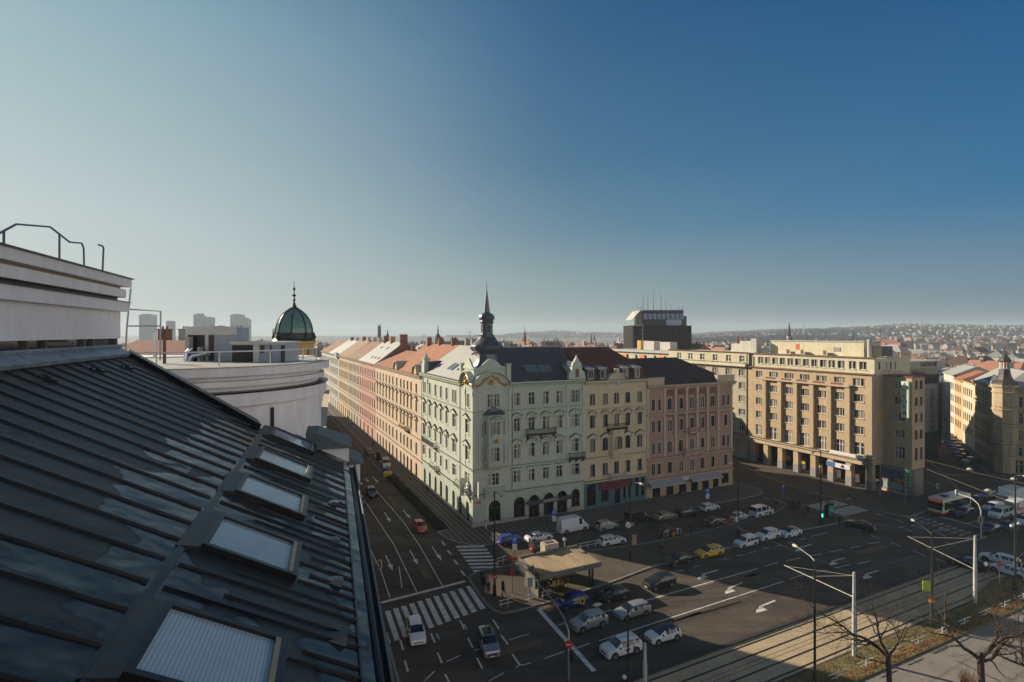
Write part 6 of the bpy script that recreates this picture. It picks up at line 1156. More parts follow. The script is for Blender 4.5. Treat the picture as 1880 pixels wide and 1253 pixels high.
# crossing and right side
car('dark_saloon', 'sedan', 'black', 'black saloon driving through the crossing with a bright roof reflection', (1603, 969), (1558, 957)); car('black_estate', 'estate', 'black', 'black estate car crossing the tram tracks beside the grey white pole', (1812, 1043), (1742, 1024)); car('white_sedan', 'sedan', 'white', 'white saloon in front at the right edge beyond the grass', (1884, 1056), (1824, 1038)); car('white_estate', 'estate', 'white', 'white estate car behind the white saloon at the right edge', (1866, 1034), (1806, 1018))
def bus():
    d = -D2; L = 9.8; p = gp(1716, 940, .6)
    o = thing('city_bus', 'cream and red city bus with glowing red destination sign, first in the right queue', 'bus', (p.x - d.x * L / 2, p.y - d.y * L / 2, 0), math.atan2(d.y, d.x), RQ); h = 2.95; w = 1.27
    b = MB(); b.hull([(-L / 2, -w, .3), (L / 2 - .1, -w * .95, .3), (L / 2 - .1, w * .95, .3), (-L / 2, w, .3)], [(-L / 2, -w, h), (L / 2 - .25, -w * .95, h), (L / 2 - .25, w * .95, h), (-L / 2, w, h)]); b.build('body', [CP['cream']], o)
    b = MB().box(-L / 2 + .3, L / 2 - .8, -w - .012, w + .012, 1.15, 2.55); b.build('side_windows', [CARGLASS], o); b = MB(); b.hull([(L / 2 - .16, -w * .93, 1.1), (L / 2 - .05, -w * .93, 1.1), (L / 2 - .05, w * .93, 1.1), (L / 2 - .16, w * .93, 1.1)], [(L / 2 - .3, -w * .93, 2.8), (L / 2 - .2, -w * .93, 2.8), (L / 2 - .2, w * .93, 2.8), (L / 2 - .3, w * .93, 2.8)]); b.build('windscreen', [CARGLASS], o)
    MB().box(L / 2 - .25, L / 2 - .15, -w * .8, w * .8, 2.48, 2.75).build('destination_display', [glow('display_red', (.8, .06, .03), .12)], o); MB().box(-L / 2 - .01, L / 2 - .04, -w - .015, w + .015, .28, .62).build('red_skirt', [CP['red']], o)
    MB().box(-L / 2, L / 2 - .2, -w * .97, w * .97, h + .001, h + .16).build('roof', [CP['cream']], o); MB().box(1.0, 2.4, -.5, .5, h + .161, h + .32).build('roof_hatch', [TRIM], o)
    for x in (L / 2 - 2.6, -L / 2 + 3.0):
        for s in (1, -1): q = MB().disc((0, 0, 0), (0, 1, 0), .48, .26, 20).build('wheel', [TYRE], o, loc=(x, s * (w - .1), .48)); MB().disc((0, 0, 0), (0, 1, 0), .26, .29, 14).build('rim', [RIM], q)
    for s in (1, -1): MB().box(L / 2 - .1, L / 2 - .04, s * .85 - .16, s * .85 + .16, .7, .9).build('headlight', [HEADL], o); MB().box(L / 2 - .1, L / 2 + .15, s * 1.3 - .1, s * 1.3 + .1, 1.9, 2.4).build('mirror', [TRIM], o)
bus()
def rq(name, kind, col, label, u, v, roof=None, cat='car'):
    d = -D2; p = gp(u, v, .7); return car_at(name, kind, col, label, (p.x, p.y, 0), math.atan2(d.y, d.x), roof, RQ, cat)
rq('dark_suv', 'suv', 'navy', 'dark navy sport utility car waiting right beside the city bus', 1770, 941); rq('maroon_car', 'estate', 'maroon', 'maroon estate car just behind the city bus', 1792, 918); rq('pale_blue_car', 'mpv', 'silver', 'pale silver people carrier behind the maroon car', 1812, 909)
rq('white_estate', 'estate', 'white', 'white estate car in the middle of the right queue', 1822, 930); o = rq('roofbox_van', 'van', 'white', 'cream roofed van with striped side behind the tall signal mast', 1836, 943, 'cream', 'van'); MB().box(-2, 1.5, -.97, -.955, .6, .85).build('side_stripe', [CP['maroon']], o)
o = rq('ambulance_van', 'panelvan', 'white', 'white and orange ambulance van at the right edge', 1862, 936, None, 'ambulance'); [MB().box(-2.7, 1.2, s * 1.0 - .008, s * 1.0 + .008, .9, 1.4).build('orange_band', [mat('orange_band', (.5, .16, .04), .5, 0)], o) for s in (1, -1)]
rq('black_coupe', 'sedan', 'black', 'low black car first at the stop line left of the signal mast', 1818, 969); rq('dark_red_car', 'hatch', 'darkgrey', 'dark car at the stop line right of the signal mast', 1850, 966); rq('white_car', 'hatch', 'white', 'white car cut by the right edge of the queue', 1882, 955); rq('silver_blue_van', 'mpv', 'silver', 'silver grey car between the white estate and the box truck', 1846, 921); rq('dark_red_hatchback', 'hatch', 'maroon', 'dark red hatchback ahead of the box truck', 1830, 907)
def truck():
    d = -D2; p = gp(1853, 914, 1.5); o = thing('box_truck', 'white box truck with red rear corner, tallest in the right queue', 'truck', (p.x, p.y, 0), math.atan2(d.y, d.x), RQ)
    MB().box(-3.2, 1.4, -1.2, 1.2, .9, 3.5).build('cargo_box', [CP['white']], o); MB().box(-3.25, -3.201, -1.2, 1.2, .9, 3.5).build('red_rear_edge', [CP['red']], o)
    b = MB(); b.hull([(1.5, -1.05, .5), (3.3, -1.0, .5), (3.3, 1.0, .5), (1.5, 1.05, .5)], [(1.5, -1.05, 2.5), (2.7, -1.0, 2.4), (2.7, 1.0, 2.4), (1.5, 1.05, 2.5)]); b.build('cab', [CP['white']], o); b = MB(); b.hull([(3.12, -.95, 1.25), (3.2, -.95, 1.25), (3.2, .95, 1.25), (3.12, .95, 1.25)], [(2.74, -.95, 2.3), (2.82, -.95, 2.3), (2.82, .95, 2.3), (2.74, .95, 2.3)]); b.build('windscreen', [CARGLASS], o)
    for x in (2.4, -2.0):
        for s in (1, -1): MB().disc((0, 0, 0), (0, 1, 0), .42, .25, 18).build('wheel', [TYRE], o, loc=(x, s * .98, .42))
    MB().box(-3.1, 1.4, -.9, .9, .5, .899).build('chassis', [TRIM], o)
truck()
# cars at an angle to the kerb in the far right street
for i, (u, v, k, col, lb) in enumerate(((1781, 846, 'suv', 'silver', 'silver sport utility car, nearest parked in the far right street'), (1768, 838, 'hatch', 'navy', 'dark blue car parked second nearest in the far right street'), (1763, 830, 'estate', 'black', 'black estate parked above the two nearest cars of the far right street'), (1757, 823, 'hatch', 'blue', 'blue car parked midway in the far right street'), (1752, 817, 'sedan', 'darkgrey', 'dark grey sedan parked just past the blue car of the far right street'), (1745, 811, 'hatch', 'black', 'black hatchback parked below the pale car of the far right street'), (1738, 805, 'suv', 'black', 'tall black car third from the far end of the right street'), (1735, 799, 'estate', 'silver', 'pale silver car near the far end of the right street'), (1727, 794, 'sedan', 'navy', 'dark car farthest down the right street'))):
    p = gp(u, v, .7); car_at('parked_car', k, col, lb, (p.x, p.y, 0), BROT + R(172), None, 'cars parked in the far right street')
# ------------------------------------------------------------------ street furniture
def base(u, v): p = gp(u, v); return Vector((p.x, p.y, 0))
def hgt(p, v): return CAM_H - (v - HY) / F * p.y          # height of an upright at p that reaches photo row v
def dirpx(p, u, v, z):                                      # ground-plane offset to the point seen at (u, v) when it is z high
    q = gp(u, v, z); return Vector((q.x - p.x, q.y - p.y, 0))
LAMPH = mat('lamp_glass_cream', (.42, .40, .32), .3, .05); POLEB = mat('black_lamp_post', (.012, .014, .014), .45, .15, 2)
def lamp_head(o, p, d):
    d = d.normalized(); b = MB(); b.tube([p, p + d * .25 - UP * .02, p + d * .55 - UP * .05, p + d * .85 - UP * .08], [.07, .16, .19, .05], 8); return b.build('lamp_head', [LAMPH], o, smooth=60)
def street_lamp(label, u, v, vt, arms, m=POLEB, r=.11, low=1.6, z0=0.0):
    """arms: list of (u, v) of lamp heads in the photo, each as high as the pole top"""
    p = base(u, v); o = thing('street_lamp', label, 'street lamp', p, 0, 'street lamps of the square'); h = hgt(p, vt) - z0
    MB().lathe([(r * 1.9, 0), (r * 1.9, low * .7), (r * 1.5, low), (r * 1.1, low + .15), (r, h * .5), (r * .6, h)], 10).build('pole', [m], o, smooth=40)
    for uu, vv in arms:
        d = dirpx(p, uu, vv, h); d = d if d.length < 4.5 else d.normalized() * 4.5; b = MB(); b.tube([(0, 0, h - .25), d * .2 + UP * (h - .02), d * .85 + UP * (h + .1)], .05, 6); b.build('arm', [m], o); lamp_head(o, d * .8 + UP * (h + .1), d)
    return o, p, h
street_lamp('tall black double lamp post by the no entry sign on the island tip', 908, 1096, 903, ((921, 912), (903, 906)), r=.13)
o, p, h = street_lamp('white grey lamp post in front of the green corner house', 892, 972, 880, ((903, 884),), POLEWHITE, .09, 1.4); MB().lathe([(.14, .2), (.14, 1.6)], 10).build('blue_sleeve', [mat('blue_post_sleeve', (.03, .09, .22), .5, .2)], o)
o, p, h = street_lamp('black lamp post carrying a round white clock before the teal shop', 1157, 1032, 884, ((1178, 890),), r=.12)
z = hgt(p, 963); c = Vector((-.35, -.35, z)); MB().disc(c, (-.5, -1, 0), .42, .16, 20).build('clock_face', [RAILW], o); MB().disc(c + Vector((.6, .25, 0)), (-.5, -1, 0), .3, .12, 16).build('clock_back', [STEEL], o); MB().box(.25, .95, -.1, .0, hgt(p, 1000), hgt(p, 982)).build('poster', [mat('brown_poster', (.3, .2, .14), .6, .4, 2)], o)
o, p, h = street_lamp('black lamp post beside the boxy white car on the island', 1355, 987, 848, ((1340, 852),), r=.13); MB().box(-.55, -.13, -.25, .0, hgt(p, 958), hgt(p, 950)).build('small_sign', [RAILW], o)
o, p, h = street_lamp('black lamp post with a round clock by the zebra crossing', 1507, 966, 828, ((1492, 832),), r=.12); MB().disc((.45, -.2, hgt(p, 923)), (-.3, -1, 0), .4, .14, 20).build('clock_face', [mat('dim_clock', (.25, .24, .22), .5, .1)], o)
glow_g = glow('signal_green', (.02, .6, .25), 2.2); MB().box(.13, .35, -.1, .1, hgt(p, 950), hgt(p, 944)).build('green_light', [glow_g], o)
street_lamp('dark green lamp post with cream head in front of the tram tracks', 1496, 1266, 1026, ((1457, 1002),), DGREEN, .11)
o, p, h = street_lamp('dark green lamp post carrying a yellow green sign on the verge', 1711, 1154, 978, ((1667, 951),), DGREEN, .13); b = MB(); w = dirpx(p, 1692, 1078, hgt(p, 1078)).normalized(); a0 = w * .15; b.hull([a0 + UP * hgt(p, 1086), w * 1.1 + UP * hgt(p, 1084), w * 1.1 + UP * hgt(p, 1066), a0 + UP * hgt(p, 1068)], [q + Vector((.02, -.06, 0)) for q in (a0 + UP * hgt(p, 1086), w * 1.1 + UP * hgt(p, 1084), w * 1.1 + UP * hgt(p, 1066), a0 + UP * hgt(p, 1068))]); b.build('yellow_green_sign', [mat('yellow_green_sign', (.4, .5, .05), .5, .05)], o)
MB().box(-.25, .2, -.2, .2, 3.0, 3.35).build('orange_band', [mat('orange_band', (.5, .16, .04), .5, 0)], o)
o, p, h = street_lamp('dark lamp post with two white globes at the right edge of the verge', 1864, 1086, 872, ((1882, 876),), DGREEN, .13)
for s in (-1, 1): z = hgt(p, 962 if s > 0 else 966); b = MB(); b.tube([(0, 0, z), (s * .45, 0, z)], .04, 5); b.lathe([(.02, -.22), (.2, -.1), (.2, .1), (.02, .22)], 10, (s * .5, 0, z)); b.build('white_globe', [RAILW], o, smooth=60)
o, p, h = street_lamp('black lamp post in front of the white sport utility car at the bottom', 1153, 1262, 1108, ((1092, 1112),), r=.09); z = hgt(p, 1243); MB().lathe([(.02, -.25), (.22, -.1), (.22, .1), (.02, .25)], 10, (-.35, 0, z)).build('white_globe', [RAILW], o, smooth=60)
street_lamp('pale grey lamp post in front of the corner tower with the green sign', 1616, 912, 838, ((1604, 842),), STEEL, .08, 1.2)
# tram poles and wires
TG = 'grey white tram wire poles'; CABLE = mat('dark_cable', (.02, .02, .02), .5, 0); ARMW = mat('pale_bracket_tube', (.36, .33, .27), .45, .1, 2)
def tram_pole(label, u, v, vt, arm, stays):
    p = base(u, v); h = hgt(p, vt); o = thing('tram_pole', label, 'tram pole', p, 0, TG); MB().lathe([(.2, 0), (.2, h * .45), (.15, h * .8), (.13, h)], 10).build('pole', [POLEWHITE], o, smooth=40); MB().tube([(.24, -.05, 0), (.24, -.05, h * .6)], .04, 5).build('conduit', [STEEL], o)
    if arm:
        (u0, v0), va = arm; z = hgt(p, va); e = None
        for t in [k * .1 for k in range(30, 130)]:
            q = p + D1 * t; uu = CX + F * q.x / q.y
            if uu <= u0: e = D1 * t; break
        e = e or D1 * 8; q = p + e; ze = CAM_H - (v0 - HY) / F * q.y; MB().tube([(0, 0, z), e + UP * ze], [.06, .045], 6).build('bracket_arm', [ARMW], o)
        b = MB(); b.tube([(0, 0, h - .35), e * .62 + UP * (z + (ze - z) * .62)], .015, 4); b.tube([(0, 0, h - .35), e * .95 + UP * (ze + .03)], .015, 4); b.build('stay_wire', [ARMW], o)
        return p, h, e, ze
    return p, h, None, None
A1 = tram_pole('grey white tram pole in the middle, with a long bracket arm over the tracks', 1568, 1207, 1051, ((1441, 1038), 1097), 1); A2 = tram_pole('grey white tram pole at the right beside the black estate car', 1790, 1109, 984, ((1667, 985), 1046), 1); A3 = tram_pole('short looking grey white tram pole cut by the bottom edge', 1184, 1272, 1181, None, 0)
b = MB()
for k in (.45, .9):
    pts = [A1[0] + A1[2] * k + UP * (A1[3] - .15), A2[0] + A2[2] * k + UP * (A2[3] - .15)]; d = pts[1] - pts[0]; L = [pts[0] - d * 1.4] + pts + [pts[1] + d * 2.2]
    o = thing('contact_wire', 'thin dark tram wire over the %s track' % ('nearer' if k < .6 else 'farther'), 'wire', L[0]); MB().tube([q - L[0] for q in L], .018, 4).build('cable', [CABLE], o)
for i, (q0, q1, nm) in enumerate(((A1[0] + UP * 8.7, A1[0] + D1 * 44 + UP * 9.5, 'span wire from the middle tram pole towards the corner block'), (A2[0] + UP * 8.7, A2[0] + D1 * 34 + UP * 9.5, 'span wire from the right tram pole towards the tan block'), (A1[0] + UP * 8.3, A2[0] + UP * 8.3, 'wire strung between the two grey white tram poles'), (A3[0] + UP * 8.3, A1[0] + UP * 8.3, 'wire strung from the short looking tram pole to the middle one'))):
    o = thing('span_wire', nm, 'wire', q0); MB().tube([(0, 0, 0), (q1 - q0) * .5 - UP * .35, q1 - q0], .014, 4).build('cable', [CABLE], o)
for i, (ps, nm) in enumerate(((((1700, 845, 12), (1790, 868, 11.4), (1900, 893, 11)), 'upper lamp cable slung across the dark far junction'), (((1702, 862, 11), (1812, 905, 10), (1900, 940, 9.5)), 'lower lamp cable slung across the dark far junction'))):
    P3 = [gp(u, v, z) for u, v, z in ps]; o = thing('span_cable', nm, 'cable', P3[0]); MB().tube([q - P3[0] for q in P3], .035, 4).build('cable', [mat('tan_cable', (.15, .12, .07), .5, .1)], o)
for i, (u, v, z) in enumerate(((1780, 861, 11.2), (1861, 879, 11), (1814, 900, 10))):
    q = gp(u, v, z); o = thing('hanging_lamp', ('left cream hanging lamp over the dark far junction', 'right cream hanging lamp over the dark far junction', 'lowest cream hanging lamp over the dark far junction')[i], 'hanging lamp', q); MB().lathe([(.05, .2), (.25, .1), (.45, -.05), (.4, -.18), (.05, -.25)], 12).build('shade', [LAMPH], o, smooth=50); MB().tube([(0, 0, .2), (0, 0, .5)], .03, 4).build('hook', [IRON], o)
# traffic signals and signs
SIGY = mat('signal_casing_cream', (.5, .48, .38), .5, .1); RED = mat('sign_red', (.5, .02, .02), .4, 0); BLUE = mat('sign_blue', (.02, .12, .5), .4, 0)
def signal_head(o, x, y, z, m=SIGY, rz=0):
    q = MB().box(-.17, .17, -.12, .12, -.5, .5).build('signal_head', [m], o, loc=(x, y, z), rz=rz)
    for k in (-1, 0, 1): MB().lathe([(.12, 0), (.13, .14)], 10).build('signal_hood', [IRON], q, loc=(0, -.12, k * .3)).rotation_euler = (R(90), 0, 0)
    return q
def no_entry(o, x, y, z, r=.38): d = MB().disc((x, y, z), (-.15, -1, 0), r, .03, 20).build('no_entry_disc', [RED], o); MB().box(x - r * .7, x + r * .7, y - .045, y - .03, z - r * .14, z + r * .14).build('white_bar', [RAILW], d)
p = base(1044, 1250); o = thing('signal_mast', 'grey curved traffic signal mast with no entry sign in front of the stop line', 'traffic signal', p); tip = gp(985, 1068, hgt(p, 1100) * .0 + 6.3); tp = tip - p
MB().tube([(0, 0, 0), (0, 0, hgt(p, 1160)), Vector((tp.x * .12, tp.y * .12, 5.6)), Vector((tp.x * .4, tp.y * .4, 6.15)), tp], [.11, .1, .09, .08, .06], 8).build('mast', [STEEL], o, smooth=60); signal_head(o, tp.x, tp.y, tp.z - .3); signal_head(o, .25, 0, hgt(p, 1205), IRON); no_entry(o, 0, -.15, hgt(p, 1182))
p = base(908, 1096); o = thing('no_entry_sign', 'round red no entry sign on the black double lamp post', 'road sign', p + UP * hgt(p, 1058)); no_entry(o, 0, -.28, 0, .36); MB().box(-.06, .06, -.25, 0, -.08, .08).build('clamp', [STEEL], o)
p = base(940, 1090); o = thing('signal_mast', 'grey signal mast arching over the canopy from the small sign post', 'traffic signal', p); h = hgt(p, 1024); tp = gp(978, 1044, 5.5) - p; MB().tube([(0, 0, 0), (0, 0, h - .3), (tp.x * .15, tp.y * .15, h), tp], [.08, .07, .06, .05], 8).build('mast', [STEEL], o, smooth=60); signal_head(o, tp.x, tp.y, tp.z - .1); b = MB(); b.box(-.22, .22, -.1, -.07, hgt(p, 1058), hgt(p, 1044)); b.build('striped_board', [RED], o); MB().box(-.5, .7, -.1, .05, hgt(p, 1029), hgt(p, 1024)).build('red_name_board', [RED], o)
p = base(700, 1110) + Vector((-2.2, 0, 0)); z = 6.0; o = thing('wall_signal', 'small traffic signal on an arm beside the left kerb', 'traffic signal', (gp(690, 1036, z).x, gp(690, 1036, z).y, 0)); MB().tube([(-1.2, 0, 0), (-1.2, 0, z - .4), (-1.0, 0, z), (.5, 0, z + .15)], .06, 6).build('mast', [STEEL], o); signal_head(o, .55, 0, z)
for u, v, lb in ((884, 1098, 'dark pedestrian signal post on the left island corner'), (923, 1118, 'dark pedestrian signal post between the white island rails')):
    p = base(u, v); o = thing('pedestrian_signal', lb, 'traffic signal', p); MB().tube([(0, 0, 0), (0, 0, 3.0)], .06, 8).build('post', [IRON], o); signal_head(o, 0, -.1, 2.9, IRON); signal_head(o, .3, 0, 2.2, IRON, R(60)) if u < 900 else None
p = base(1801, 990); o = thing('signal_mast', 'pale curved signal mast before the black coupe in the right queue', 'traffic signal', p); h = hgt(p, 925); tp = gp(1756, 906, 6.2) - p; MB().tube([(0, 0, 0), (0, 0, h - 1.2), (tp.x * .1, tp.y * .1, h - .2), (tp.x * .35, tp.y * .35, h + .35), tp], [.1, .1, .09, .08, .06], 8).build('mast', [POLEWHITE], o, smooth=60); signal_head(o, tp.x, tp.y, tp.z + .1); signal_head(o, -.25, 0, 3.2); signal_head(o, .3, 0, 3.0)
p = base(1662, 930); o = thing('signal_mast', 'grey signal mast with straight arm beside the green vertical sign', 'traffic signal', p); tp = gp(1722, 893, 6.0) - p; MB().tube([(0, 0, 0), (0, 0, 6.4), tp], [.08, .08, .05], 8).build('mast', [STEEL], o); signal_head(o, tp.x, tp.y, tp.z); signal_head(o, .2, 0, 2.8)
for u, v, vt, lb in ((1017, 976, 936, 'blue and white parking sign before the arched doors'), (1299, 928, 897, 'blue parking sign in front of the sandy shop fronts'), (945, 1056, 985, 'tall pale post with blue parking sign by the canopy')):
    p = base(u, v); h = hgt(p, vt); o = thing('parking_sign', lb, 'road sign', p); MB().tube([(0, 0, 0), (0, 0, h)], .05, 6).build('post', [STEEL], o); q = MB().box(-.35, .35, -.08, -.05, h - 1.0, h).build('blue_plate', [BLUE], o); lettering('P', .8, RAILW, q, (0, -.09, h - .5), (R(90), 0, 0), .01); MB().box(-.33, .33, -.08, -.05, h - 2.0, h - 1.05).build('white_plate', [RAILW], o)
p = base(1438, 914); o = thing('direction_sign', 'blue round arrow sign under a small red triangle in the side street', 'road sign', p); MB().tube([(0, 0, 0), (0, 0, 2.6)], .04, 6).build('post', [STEEL], o); MB().disc((0, -.06, 1.6), (-.2, -1, 0), .36, .03, 18).build('blue_disc', [BLUE], o); b = MB(); b.slab([(-.4, -.06, 2.6), (.4, -.06, 2.6), (0, -.06, 1.98)], (0, .03, 0)); b.build('red_triangle', [RED], o); b = MB(); b.slab([(-.24, -.08, 2.5), (.24, -.08, 2.5), (0, -.08, 2.13)], (0, .015, 0)); b.build('white_triangle', [RAILW], o)
p = base(1835, 1075); o = thing('warning_sign', 'red and white striped post sign among the bare twigs at the right', 'road sign', p); MB().tube([(0, 0, 0), (0, 0, 4.2)], .06, 6).build('post', [POLEWHITE], o); b = MB(); b.slab([(-.45, -.06, 2.6), (.45, -.06, 2.6), (0, -.06, 3.4)], (0, .03, 0)); b.build('red_triangle', [RED], o)
# canopy of the underground stairs on the island
def canopy():
    o = thB('stair_canopy', 'flat tan roofed canopy over the underground stairs on the island', 'canopy', -2.0, -28.3)
    CT = mat('weathered_tan_roof', (.34, .25, .14), .85, .25, .6, stretch=(2.5, .4, 1)); CF = mat('concrete_fascia', (.12, .115, .11), .8, .2, .8)
    b = MB(); n = 10
    for k in range(n):
        x0, x1 = 9.0 * k / n, 9.0 * (k + 1) / n; f = lambda x: 3.45 + .1 * math.sin(x * 1.1) ; b.poly([(x0, .0, f(x0)), (x1, .0, f(x1)), (x1, 5.6, f(x1) + .05), (x0, 5.6, f(x0) + .05)])
    b.build('roof_sheet', [CT], o)
    b = MB(); b.box(-.15, 9.15, -.15, -.001, 2.95, 3.6); b.box(-.15, 0, 0, 5.7, 2.95, 3.58); b.box(9, 9.15, 0, 5.7, 2.95, 3.58); b.box(-.15, 9.15, 5.7, 6.0, 2.95, 3.75); b.box(0, 9, 0, 5.7, 2.98, 3.2); b.build('fascia', [CF], o)
    for x in (.6, 7.7):
        for y in (.6, 5.0): MB().box(x, x + .22, y, y + .22, 0, 2.96).build('post', [IRON], o)
    MB().box(8.3, 8.5, .8, 1.0, 0, 2.96).build('post', [IRON], o)
    q = MB().box(4.0, 6.2, 6.02, 7.4, 2.0, 4.5).build('stair_head_box', [mat('pale_stair_concrete', (.36, .31, .23), .85, .12, .6)], o); MB().box(4.4, 5.8, 6.4, 7.1, 4.501, 4.53).build('dark_hatch', [mat('dark_hatch', (.05, .04, .03), .8, .3, 3)], q)
    MB().box(3.9, 6.4, 5.9, 7.6, 0, 1.99).build('stair_wall', [CF], o)
    MB().box(.3, .5, 1.2, 4.8, 0, 2.2).build('side_wall', [CF], o); MB().box(.3, 8.4, 4.9, 5.1, 0, 1.1).build('stair_parapet', [CF], o)
    b = MB(); r_ = random.Random(9)
    for k in range(90): b.lathe([(.02, -.09), (.1, 0), (.02, .08)], 5, (3.6 + r_.gauss(0, .6), 2.2 + r_.gauss(0, .3), .9 + r_.gauss(0, .3)))
    b.build('flowers', [mat('flower_yellow', (.3, .23, .04), .8, .7, 3, fine=3)], o); MB().box(2.6, 4.7, 2.0, 2.6, 0, .6).build('flower_stand', [DARKWOOD], o)
    MB().box(-1.05, -.4, 1.4, 1.55, 1.5, 2.7).build('map_board', [mat('pale_board', (.25, .27, .28), .5, .2, 3)], o); MB().box(-.85, -.65, 1.45, 1.55, 0, 1.4).build('map_post', [STEEL], o)
    MB().lathe([(.06, 3.6), (.06, 4.5), (.25, 4.6), (.25, 4.9), (.05, 5)], 8, (7.2, 6.1, 0)).build('vent_pipe', [POLEWHITE], o)
    return o
canopy()
# white rails, bicycle stands, bins
def rail(label, ps, h=.95, posts=3, two=True, m=RAILW, grp='white pedestrian rails of the island', nm='pedestrian_rail'):
    P = [base(*q) for q in ps]; o = thing(nm, label, 'railing', P[0], 0, grp); b = MB()
    for a, c in zip(P, P[1:]):
        for z in ((h, h * .5) if two else (h,)): b.tube([a - P[0] + UP * (z + .13), c - P[0] + UP * (z + .13)], .035, 6)
    b.build('bar', [m], o)
    for a, c in zip(P, P[1:]):
        for k in range(posts): q = a.lerp(c, (k + .3) / posts if posts > 1 else .5) - P[0]; MB().tube([q, q + UP * (h + .13)], .035, 6).build('post', [m], o)
    return o
rail('white rail at the very corner of the island', ((916, 1120), (941, 1114)), posts=2); rail('white rail right of the corner rail on the island', ((962, 1112), (978, 1106)), posts=1); rail('white rail in front of the blue car', ((994, 1104), (1012, 1098)), posts=2)
rail('white rail by the small zebra on the island edge', ((912, 1040), (930, 1034)), posts=2); rail('long white rail between the canopy and the white estate', ((1062, 1012), (1088, 1006), (1126, 1000)), posts=2)
def hoop(label, u0, v0, u1, v1):
    a, c = base(u0, v0), base(u1, v1); o = thing('bicycle_stand', label, 'bicycle stand', a, 0, 'white bicycle stands on the island'); d = c - a; MB().tube([UP * .1, UP * .8, d * .25 + UP * 1.1, d + UP * 1.1], .045, 6).build('hoop', [RAILW], o); MB().tube([d * .5 + UP * .1, d * .5 + UP * 1.08], .04, 6).build('post', [RAILW], o)
    b = MB(); [b.tube([d * .5 + UP * z, d + UP * z], .03, 5) for z in (.35, .72)]; b.build('crossbar', [RAILW], o)
hoop('white stand left of the red and yellow bin', 1219, 989, 1230, 986); hoop('white stand right of the red and yellow bin', 1250, 981, 1240, 984); hoop('white stand left of the dark red panel', 1319, 968, 1331, 965); hoop('white stand right of the dark red panel', 1352, 960, 1341, 962); hoop('white stand beside the white minibus', 1411, 948, 1422, 945)
p = base(1236, 986); o = thing('litter_bin', 'yellow and dark red bin between the bicycle stands', 'bin', p); MB().lathe([(.28, .1), (.34, .9)], 10).build('bin_body', [mat('yellow_bin', (.4, .2, .02), .6, .1)], o); MB().box(-.45, .45, -.2, .2, .9, 1.3).build('red_panel', [mat('dark_red_panel', (.12, .015, .012), .6, .1)], o)
p = base(1336, 966); o = thing('bicycle_rack', 'dark red bicycle rack panel between the white stands', 'rack', p); d = D2 * 1.0; b = MB(); b.hull([-d * 1.3 + UP * .4, d * 1.3 + UP * .4, d * 1.3 + UP * 1.1, -d * 1.3 + UP * 1.1], [q + D1 * .06 for q in (-d * 1.3 + UP * .4, d * 1.3 + UP * .4, d * 1.3 + UP * 1.1, -d * 1.3 + UP * 1.1)]); b.build('panel', [mat('dark_red_panel', (.12, .015, .012), .6, .1)], o); MB().tube([(0, 0, .1), (0, 0, .42)], .06, 6).build('post', [IRON], o)
p = base(712, 876); o = thing('yellow_grit_box', 'yellow grit box at the far end of the planting bed', 'grit box', p); MB().box(-.9, .9, -.6, .6, .1, 1.0).build('box', [CP['yellow']], o); b = MB(); b.hull([(-.95, -.65, 1.001), (.95, -.65, 1.001), (.95, .65, 1.001), (-.95, .65, 1.001)], [(-.8, -.3, 1.3), (.8, -.3, 1.3), (.8, .3, 1.3), (-.8, .3, 1.3)]); b.build('lid', [mat('pale_yellow_lid', (.5, .42, .15), .6, .1)], o)
p = base(707, 868); o = thing('blue_recycling_bin', 'blue bin beside the yellow grit box', 'bin', p); MB().box(-.5, .5, -.5, .5, .1, 1.2).build('bin_body', [BLUE], o); MB().box(-.53, .53, -.53, .53, 1.201, 1.3).build('lid', [mat('pale_blue_lid', (.15, .3, .5), .5, .1)], o)
p = base(695, 846); o = thing('advert_pillar', 'dark blue round pillar on the left pavement', 'pillar', p); MB().lathe([(.6, .13), (.6, 2.2)], 14).build('drum', [CP['navy']], o); MB().lathe([(.68, 2.201), (.5, 2.4), (.05, 2.5)], 14).build('cap', [IRON], o)
p = base(1522, 951); o = thing('advert_case', 'dark green glass case lit green beside the zebra crossing', 'kiosk', p, BROT); MB().box(-.7, .7, -.45, .45, .13, 2.7).build('case', [mat('dark_green_case', (.012, .04, .03), .2, .2)], o); MB().box(-.6, .6, -.47, -.452, .5, 2.3).build('lit_panel', [glow('dim_green_panel', (.02, .12, .08), .25)], o); MB().box(-.8, .8, -.55, .55, 2.701, 2.85).build('lid', [IRON], o)
for i, (u, v) in enumerate(((949, 995), )):
    pass
# low white fence along the verge
fp = [(1500, 1258), (1552, 1238), (1592, 1224), (1632, 1206), (1655, 1197), (1692, 1181), (1722, 1166), (1748, 1156), (1776, 1143), (1800, 1134), (1848, 1119), (1872, 1110)]
for i, q in enumerate(fp):
    p = wB(3 + i * 4.6, -54.3); o = thing('verge_fence', 'low white fence bay on the verge, one of a row', 'fence', p, BROT, 'low white fence bays on the verge'); MB().tube([(0, 0, .1), (0, 0, .95)], .05, 6).build('post', [RAILW], o); b = MB(); b.tube([(-1.3, 0, .8), (1.3, 0, .8)], .035, 6); b.tube([(-.9, 0, .4), (.9, 0, .4)], .03, 6); b.build('bar', [RAILW], o)
